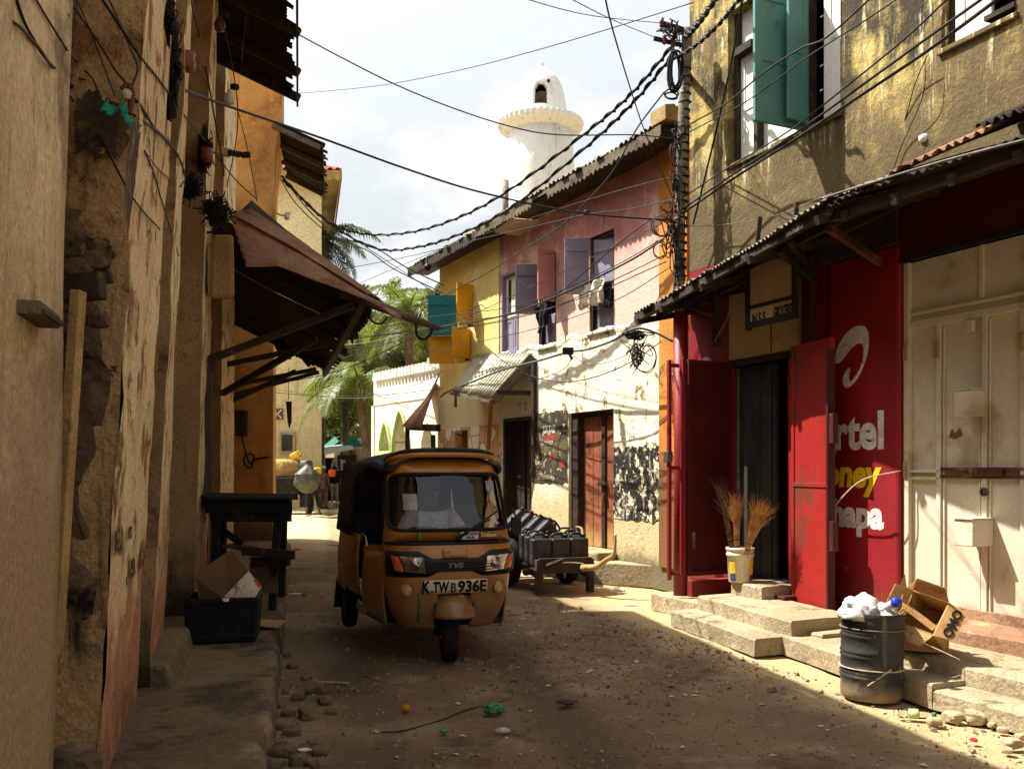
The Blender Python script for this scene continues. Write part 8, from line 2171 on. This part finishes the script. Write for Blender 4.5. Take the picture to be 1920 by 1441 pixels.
# wires drooping on the left wall
lw_ = [([(28, -10, 2.5), (45, 40, 2.6), (68, 82, 2.75), (95, 122, 2.9), (132, 182, 3.4), (190, 262, 3.75), (250, 372, 4.2), (300, 430, 5.2)], .006, 'thin wire drooping down from the top left corner'),
       ([(-10, 34, 2.3), (30, 45, 2.45), (65, 82, 2.7), (100, 125, 2.85), (132, 142, 3.3), (160, 150, 3.8)], .006, 'brown wire curving in from the left edge'),
       ([(62, -10, 2.6), (95, 45, 2.8), (125, 92, 3.1), (140, 112, 3.4), (175, 150, 3.75), (185, 185, 3.8)], .005, 'thin wire beside the plaster corner'),
       ([(126, -10, 3.3), (160, 45, 3.6), (188, 85, 3.75), (215, 130, 4), (238, 158, 4.3)], .006, 'short dark wire down to the iron hook'),
       ([(140, -10, 3.4), (170, 60, 3.7), (195, 125, 3.85), (215, 180, 4.0)], .004, 'hair thin wire to the teal rag'),
       ([(186, -10, 3.7), (225, 50, 4.1), (262, 105, 4.6), (300, 152, 5.3), (345, 215, 6.3), (388, 268, 7.6), (440, 335, 9), (480, 372, 9.6)], .009, 'long black cable sloping down the pilasters to the awning'),
       ([(200, -10, 3.8), (222, 38, 4), (245, 92, 4.3), (258, 128, 4.6), (248, 160, 4.5)], .006, 'pale brown cord hanging to the hook'),
       ([(356, -10, 7.4), (372, 60, 7.6), (390, 150, 7.9), (402, 220, 8.2), (412, 270, 8.5), (420, 330, 8.8)], .012, 'reddish cable hanging straight down the far pilasters'),
       ([(410, -10, 8.6), (420, 50, 8.7), (440, 150, 9.2), (446, 220, 9.4), (440, 280, 9.6), (425, 350, 9.7)], .008, 'wire carrying the two glass insulators'),
       ([(447, 212, 9.6), (462, 270, 10), (476, 340, 10.4), (482, 378, 10.6)], .007, 'thin wire down the orange wall to the awning'),
       ([(246, 178, 4.4), (268, 205, 4.6), (290, 240, 4.9), (318, 268, 5.3), (340, 305, 5.7), (346, 335, 5.8), (338, 350, 5.7)], .010, 'stiff black cable bending out from the hook'),
       ([(250, 215, 4.45), (280, 235, 4.7), (305, 256, 5.1), (335, 290, 5.6)], .008, 'second stiff cable below the hook'),
       ([(258, 250, 4.5), (272, 285, 4.7), (290, 330, 5), (302, 372, 5.4), (320, 430, 5.8), (335, 480, 6.2)], .006, 'thin black wire running down beside the brown jamb'),
       ([(272, 285, 4.7), (300, 320, 5.1), (328, 345, 5.6)], .005, 'short slack wire under the stiff cables'),
       ([(452, 0, 9.4), (460, 25, 9.4), (458, 60, 9.4), (452, 118, 9.4)], .006, 'pale cord hanging under the rusty eave')]
from mathutils.bvhtree import BVHTree
bv, bf = [], []
for ch_ in children(lb):
    if ch_.name.split('.')[0] in ('wall', 'exposed_rubble'):
        n_ = len(bv); bv += [MW[lb.name] @ v.co for v in ch_.data.vertices]; bf += [tuple(i + n_ for i in p.vertices) for p in ch_.data.polygons]
BT = BVHTree.FromPolygons(bv, bf)
def onwall(px, py, y, pull=.05):
    d = Vector(((px - CX) / F, 1, (HY - py) / F)).normalized(); h = BT.ray_cast(Vector((0, 0, CH)), d)
    if h[0] is None: return (px, py, y)
    return (px, py, min(max(h[0].y * (1 - pull / 4), 2.2), y + 1.5) if h[0].y < 10 else y)
for pts, r, lab in lw_: cable(lab, [onwall(*p) for p in pts], r * .7, 'cable_brown' if ('brown' in lab or 'reddish' in lab or 'pale' in lab) else 'cable_black')
hk = thing('iron_hook', 'rusty iron hook on the pilaster where several wires meet', 'hook', P(*onwall(238, 178, 4.3)))
MB().tube(catmull([P(*onwall(*p)) for p in ((228, 168, 4.4), (240, 160, 4.25), (248, 172, 4.25), (246, 190, 4.3), (243, 215, 4.35))]), .012, 7).build('bar', 'rust_sheet', hk, smooth=True)
MB().lathe([(.016, -.02), (.026, 0), (.016, .02)], 10, P(*onwall(238, 178, 4.27))).build('insulator', 'porcelain', hk, smooth=True)
rg_ = thing('teal_rag', 'torn teal cloth strip snagged on the wires of the left wall', 'rag', P(225, 210, 4.2))
def rag(pts, w, sd):
    c = catmull([P(*onwall(*p, .12)) for p in pts], 6)
    def fn(u, v):
        k = u * (len(c) - 1); i = min(int(k), len(c) - 2); p = c[i].lerp(c[i + 1], k - i)
        return p + Vector((.3, .5, .8)).normalized() * (v - .5) * w * (1 + .8 * mnoise.noise(Vector((u * 7, sd, 0)))) + Vector((0, .02 * mnoise.noise(p * 30), .01 * mnoise.noise(p * 40 + Vector((v * 3, 0, 0)))))
    MB().grid(fn, 30, 5).build('strip', 'teal_rag', rg_, smooth=True, solid=.004)
rag([(195, 195, 4.2), (212, 208, 4.2), (232, 190, 4.2)], .045, 1); rag([(228, 198, 4.2), (240, 225, 4.2), (262, 242, 4.25)], .04, 2); rag([(246, 230, 4.2), (246, 255, 4.2), (243, 266, 4.2)], .022, 3)
for (px, py, m, lab) in ((412, 45, 'porcelain_red', 'reddish glass insulator hanging on the wire under the left eave'), (430, 182, 'porcelain', 'white porcelain insulator on the wire beside the orange wall')):
    q = P(px, py, 8.8); t_ = thing('insulator', lab, 'insulator', q)
    MB().lathe([(.004, -.075), (.045, -.06), (.055, -.02), (.04, .03), (.02, .05), (.02, .07), (.004, .075)], 16, q).build('bulb', m, t_, smooth=True)
    MB().lathe([(.02, 0), (.045, .01), (.045, .04), (.004, .05)], 10, q + Vector((.05, 0, .07))).build('cap', 'fibre_dark', t_, smooth=True)
q = P(538, 405, 19); t_ = thing('insulator', 'white porcelain insulator bracket on the far yellow wall', 'insulator', q)
MB().tube(catmull([P(515, 398, 19), P(530, 404, 19), P(545, 400, 19)]), .02, 6).build('arm', 'porcelain', t_, smooth=True); MB().lathe([(.004, -.09), (.05, -.07), (.06, 0), (.03, .07), (.004, .08)], 14, q).build('bulb', 'porcelain', t_, smooth=True)
# dusty clumps of old fibre, brackets on the left wall
for i, (px, py, y, w, h, n, lab) in enumerate([(316, 35, 5.7, 10, 32, 26, 'dusty dark clump of fibre hanging highest on the left wall'), (322, 120, 5.75, 12, 50, 46, 'thick dark clump of fibre around the brown insulator'), (318, 195, 5.7, 8, 22, 20, 'ragged end of the long dark fibre clump'), (385, 285, 7.6, 10, 34, 34, 'dark fibre clump on the wire below the teal rag'), (350, 350, 6.2, 22, 22, 26, 'dark matted tangle above the stained lamp bracket'), (405, 395, 8.6, 22, 22, 26, 'twiggy dark tangle at the upper corner of the rusty awning')]):
    y = onwall(px, py, y)[2]
    t_ = thing('fibre_clump', lab, 'fibre clump', P(px, py, y)); tangle(t_, 'strands', 'fibre_dark', px, py, y, w * 1.25, h * 1.2, n * 2, 50 + i, .0045)
    for k in range(7):
        mb = MB(); rock_mb(mb, P(px + rw.uniform(-w, w) * .7, py + rw.uniform(-h, h) * .9, y), rw.uniform(.018, .042) * y / 5.7, 400 + i * 7 + k, (.9, .6, 1.5), 2)
        mb.build('clod', 'fibre_dark', t_, smooth=False)
for (px, py, y, m, lab) in ((350, 115, 5.8, 'porcelain_red', 'large brown insulator block beside the dark fibre clump'), (388, 290, 7.6, 'porcelain_red', 'small brown insulator on the lower fibre clump')):
    q = P(*onwall(px, py, y, .12)); t_ = thing('insulator', lab, 'insulator', q); MB().lathe([(.004, -.065), (.05, -.06), (.058, -.02), (.052, .03), (.058, .055), (.004, .065)], 16, q).build('bulb', m, t_, smooth=True)
t_ = thing('wall_peg', 'short wooden peg with dark tip in the far pilaster', 'peg', P(440, 287, 10))
MB().bar(P(405, 280, 9.7), P(432, 288, 9.8), .07, .07).build('peg', 'wood_pale', t_); MB().bar(P(430, 286, 9.7), P(450, 290, 9.8), .05, .05).build('tip', 'wood_black', t_); MB().bar(P(452, 291, 9.8), P(469, 290, 9.8), .05, .05).build('tip', 'wood_black', t_)
t_ = thing('lamp_bracket', 'old stained metal lamp box fixed on the pilaster under the awning corner', 'lamp box', P(412, 490, 9.2))
MB().hexa([P(392, 560, 9.2), P(440, 560, 9.2), P(440, 560, 9.6), P(392, 560, 9.6)], [P(398, 440, 9.2), P(438, 440, 9.2), P(438, 440, 9.6), P(398, 440, 9.6)]).build('box', 'plaster_brown', t_, bevel=.04)
MB().bar(P(388, 436, 9.1), P(425, 434, 9.1), .02, .02).build('bar', 'cable_black', t_); MB().bar(P(402, 436, 9.1), P(408, 410, 9.1), .02, .02).build('bar', 'cable_black', t_)
# things on the pink wall: clip, black box on the green cable; string from the shop door
q = P(1065, 658, 13.5); t_ = thing('cable_box', 'small black junction box on the green cable of the pink house', 'junction box', q); MB().box(q, (.16, .10, .10)).build('case', 'black_plastic', t_, bevel=.012); MB().tube([q, q + Vector((.06, -.02, -.12))], .02, 6).build('stub', 'black_plastic', t_)
q = P(1100, 402, 11.55); t_ = thing('cable_clip', 'tiny dark clip on the thin cable in front of the pink wall', 'clip', q); mb = MB(); rock_mb(mb, q + Vector((0, 0, .02)), .035, 5, (1.2, .8, 1.2), 2); mb.build('clip', 'black_plastic', t_)
s0, z0 = RB.hit(1690, 882, .06); s1, z1 = RB.hit(1540, 912, .5)
tag(MB().tube(catmull([RB.p(s0, z0, .06), RB.p((s0 + s1) / 2, (z0 + z1) / 2 - .02, .28), T2 @ Vector((.58, .08, 1.0))]), .007, 6).build('string', 'rope', None, smooth=True), 'pale string tying the open red door to the gate hinge', 'string')
s0, z0 = RB.hit(1370, 572, .5); tag(MB().tube(catmull([P(1372, 570, 9.9), P(1362, 600, 10), P(1350, 622, 10.1), P(1340, 640, 10.2)]), .008, 6).build('wire', 'cable_grey', None, smooth=True), 'loose grey wire end under the shop awning', 'wire')
# wires hanging on the stained wall
cable('thin wire drooping over the stained wall below the upper windows', [(1738, 105, 7.9), (1715, 160, 8.1), (1690, 240, 8.3), (1650, 280, 8.6), (1600, 310, 8.9), (1575, 300, 9.05), (1530, 280, 9.3), (1512, 250, 9.4)], .005)
cable('thin wire hanging from the droop down to the rusty awning', [(1735, 112, 7.9), (1730, 180, 7.95), (1690, 275, 8.25), (1668, 340, 8.35)], .004)
# weeds
mb = MB(); rn = random.Random(77); q = G(1186, 1098, 0)
for k in range(50):
    a = q + Vector((rn.uniform(-.16, .16), rn.uniform(-.06, .06), 0)); e = a + Vector((rn.uniform(-.08, .08), rn.uniform(-.06, .06), rn.uniform(.06, .18))); mb.add([a - Vector((.006, 0, 0)), a + Vector((.006, 0, 0)), e], [(0, 1, 2)])
tag(mb.build('weeds', 'tree_leaf_pale', None, fix=False), 'tuft of green weeds at the foot of the pavement by the pink house', 'weeds', kind='stuff')

# ------------------------------------------------------------------ camera, sky, sun
cam = bpy.data.cameras.new('camera'); co_ = bpy.data.objects.new('camera', cam); COL.objects.link(co_)
co_.location = (0, 0, CH); co_.rotation_euler = (R(90), 0, 0)
cam.sensor_width = 36; cam.sensor_fit = 'HORIZONTAL'; cam.lens = 36 * F / 1920; cam.shift_y = (HY - 720.5) / 1920
cam.clip_start = .05; cam.clip_end = 2000
SC.camera = co_
sd3 = Vector((-.239, .07, .373)).normalized()
el = math.asin(sd3.z); az = math.atan2(sd3.x, sd3.y)
sun = bpy.data.lights.new('sun', 'SUN'); so_ = bpy.data.objects.new('sun', sun); COL.objects.link(so_)
so_.rotation_euler = (-sd3).to_track_quat('-Z', 'Y').to_euler(); sun.energy = 5.0; sun.angle = R(.5); sun.color = (1, .98, .93)
so_.location = (0, 0, 30)
w = bpy.data.worlds.new('World'); SC.world = w; w.use_nodes = True
nt = w.node_tree; bg = nt.nodes['Background']
sky = nt.nodes.new('ShaderNodeTexSky'); sky.sky_type = 'NISHITA'; sky.sun_disc = False; sky.sun_elevation = el; sky.sun_rotation = az
sky.air_density = 1.0; sky.dust_density = 2.5; sky.ozone_density = .6
hs_ = nt.nodes.new('ShaderNodeHueSaturation'); hs_.inputs['Saturation'].default_value = .2; hs_.inputs['Value'].default_value = 1.0
nt.links.new(sky.outputs[0], hs_.inputs['Color'])
tc = nt.nodes.new('ShaderNodeTexCoord'); mp = nt.nodes.new('ShaderNodeMapping'); mp.inputs['Scale'].default_value = (1, 1, 1.9); mp.inputs['Location'].default_value = (.62, .1, .42)
nt.links.new(tc.outputs['Generated'], mp.inputs['Vector'])
n1 = nt.nodes.new('ShaderNodeTexNoise'); n1.inputs['Scale'].default_value = 6.0; n1.inputs['Detail'].default_value = 9; n1.inputs['Roughness'].default_value = .55; n1.inputs['Distortion'].default_value = .1
nt.links.new(mp.outputs[0], n1.inputs['Vector'])
mr = nt.nodes.new('ShaderNodeMapRange'); mr.interpolation_type = 'SMOOTHSTEP'; mr.inputs['From Min'].default_value = .50; mr.inputs['From Max'].default_value = .66
nt.links.new(n1.outputs['Fac'], mr.inputs['Value'])
mx_ = nt.nodes.new('ShaderNodeMix'); mx_.data_type = 'RGBA'; nt.links.new(mr.outputs[0], mx_.inputs['Factor']); nt.links.new(hs_.outputs[0], mx_.inputs['A']); mx_.inputs['B'].default_value = (3.3, 3.3, 3.3, 1)
# bright haze low in the sky, deeper blue overhead
sx_ = nt.nodes.new('ShaderNodeSeparateXYZ'); nt.links.new(tc.outputs['Generated'], sx_.inputs[0])
hz = nt.nodes.new('ShaderNodeMapRange'); hz.interpolation_type = 'SMOOTHSTEP'; hz.inputs['From Min'].default_value = .20; hz.inputs['From Max'].default_value = .72; hz.inputs['To Min'].default_value = .85; hz.inputs['To Max'].default_value = 0
nt.links.new(sx_.outputs['Z'], hz.inputs['Value'])
mh = nt.nodes.new('ShaderNodeMix'); mh.data_type = 'RGBA'; nt.links.new(hz.outputs[0], mh.inputs['Factor']); nt.links.new(hs_.outputs[0], mh.inputs['A']); mh.inputs['B'].default_value = (2.0, 2.2, 2.28, 1)
cm = nt.nodes.new('ShaderNodeMath'); cm.operation = 'MULTIPLY'; nt.links.new(mr.outputs[0], cm.inputs[0])
ch = nt.nodes.new('ShaderNodeMapRange'); ch.inputs['From Min'].default_value = .45; ch.inputs['From Max'].default_value = .8; ch.inputs['To Min'].default_value = 1; ch.inputs['To Max'].default_value = .2
nt.links.new(sx_.outputs['Z'], ch.inputs['Value']); nt.links.new(ch.outputs[0], cm.inputs[1]); nt.links.new(cm.outputs[0], mx_.inputs['Factor'])
nt.links.new(mh.outputs['Result'], mx_.inputs['A'])
nt.links.new(mx_.outputs['Result'], bg.inputs['Color']); bg.inputs['Strength'].default_value = .14
SC.view_settings.view_transform = 'Standard'; SC.view_settings.look = 'None'; SC.view_settings.exposure = 1.22; SC.view_settings.gamma = 1.0
SC.cycles.max_bounces = 6; SC.cycles.diffuse_bounces = 3; SC.cycles.glossy_bounces = 3; SC.cycles.transparent_max_bounces = 12
SC.cycles.use_denoising = True
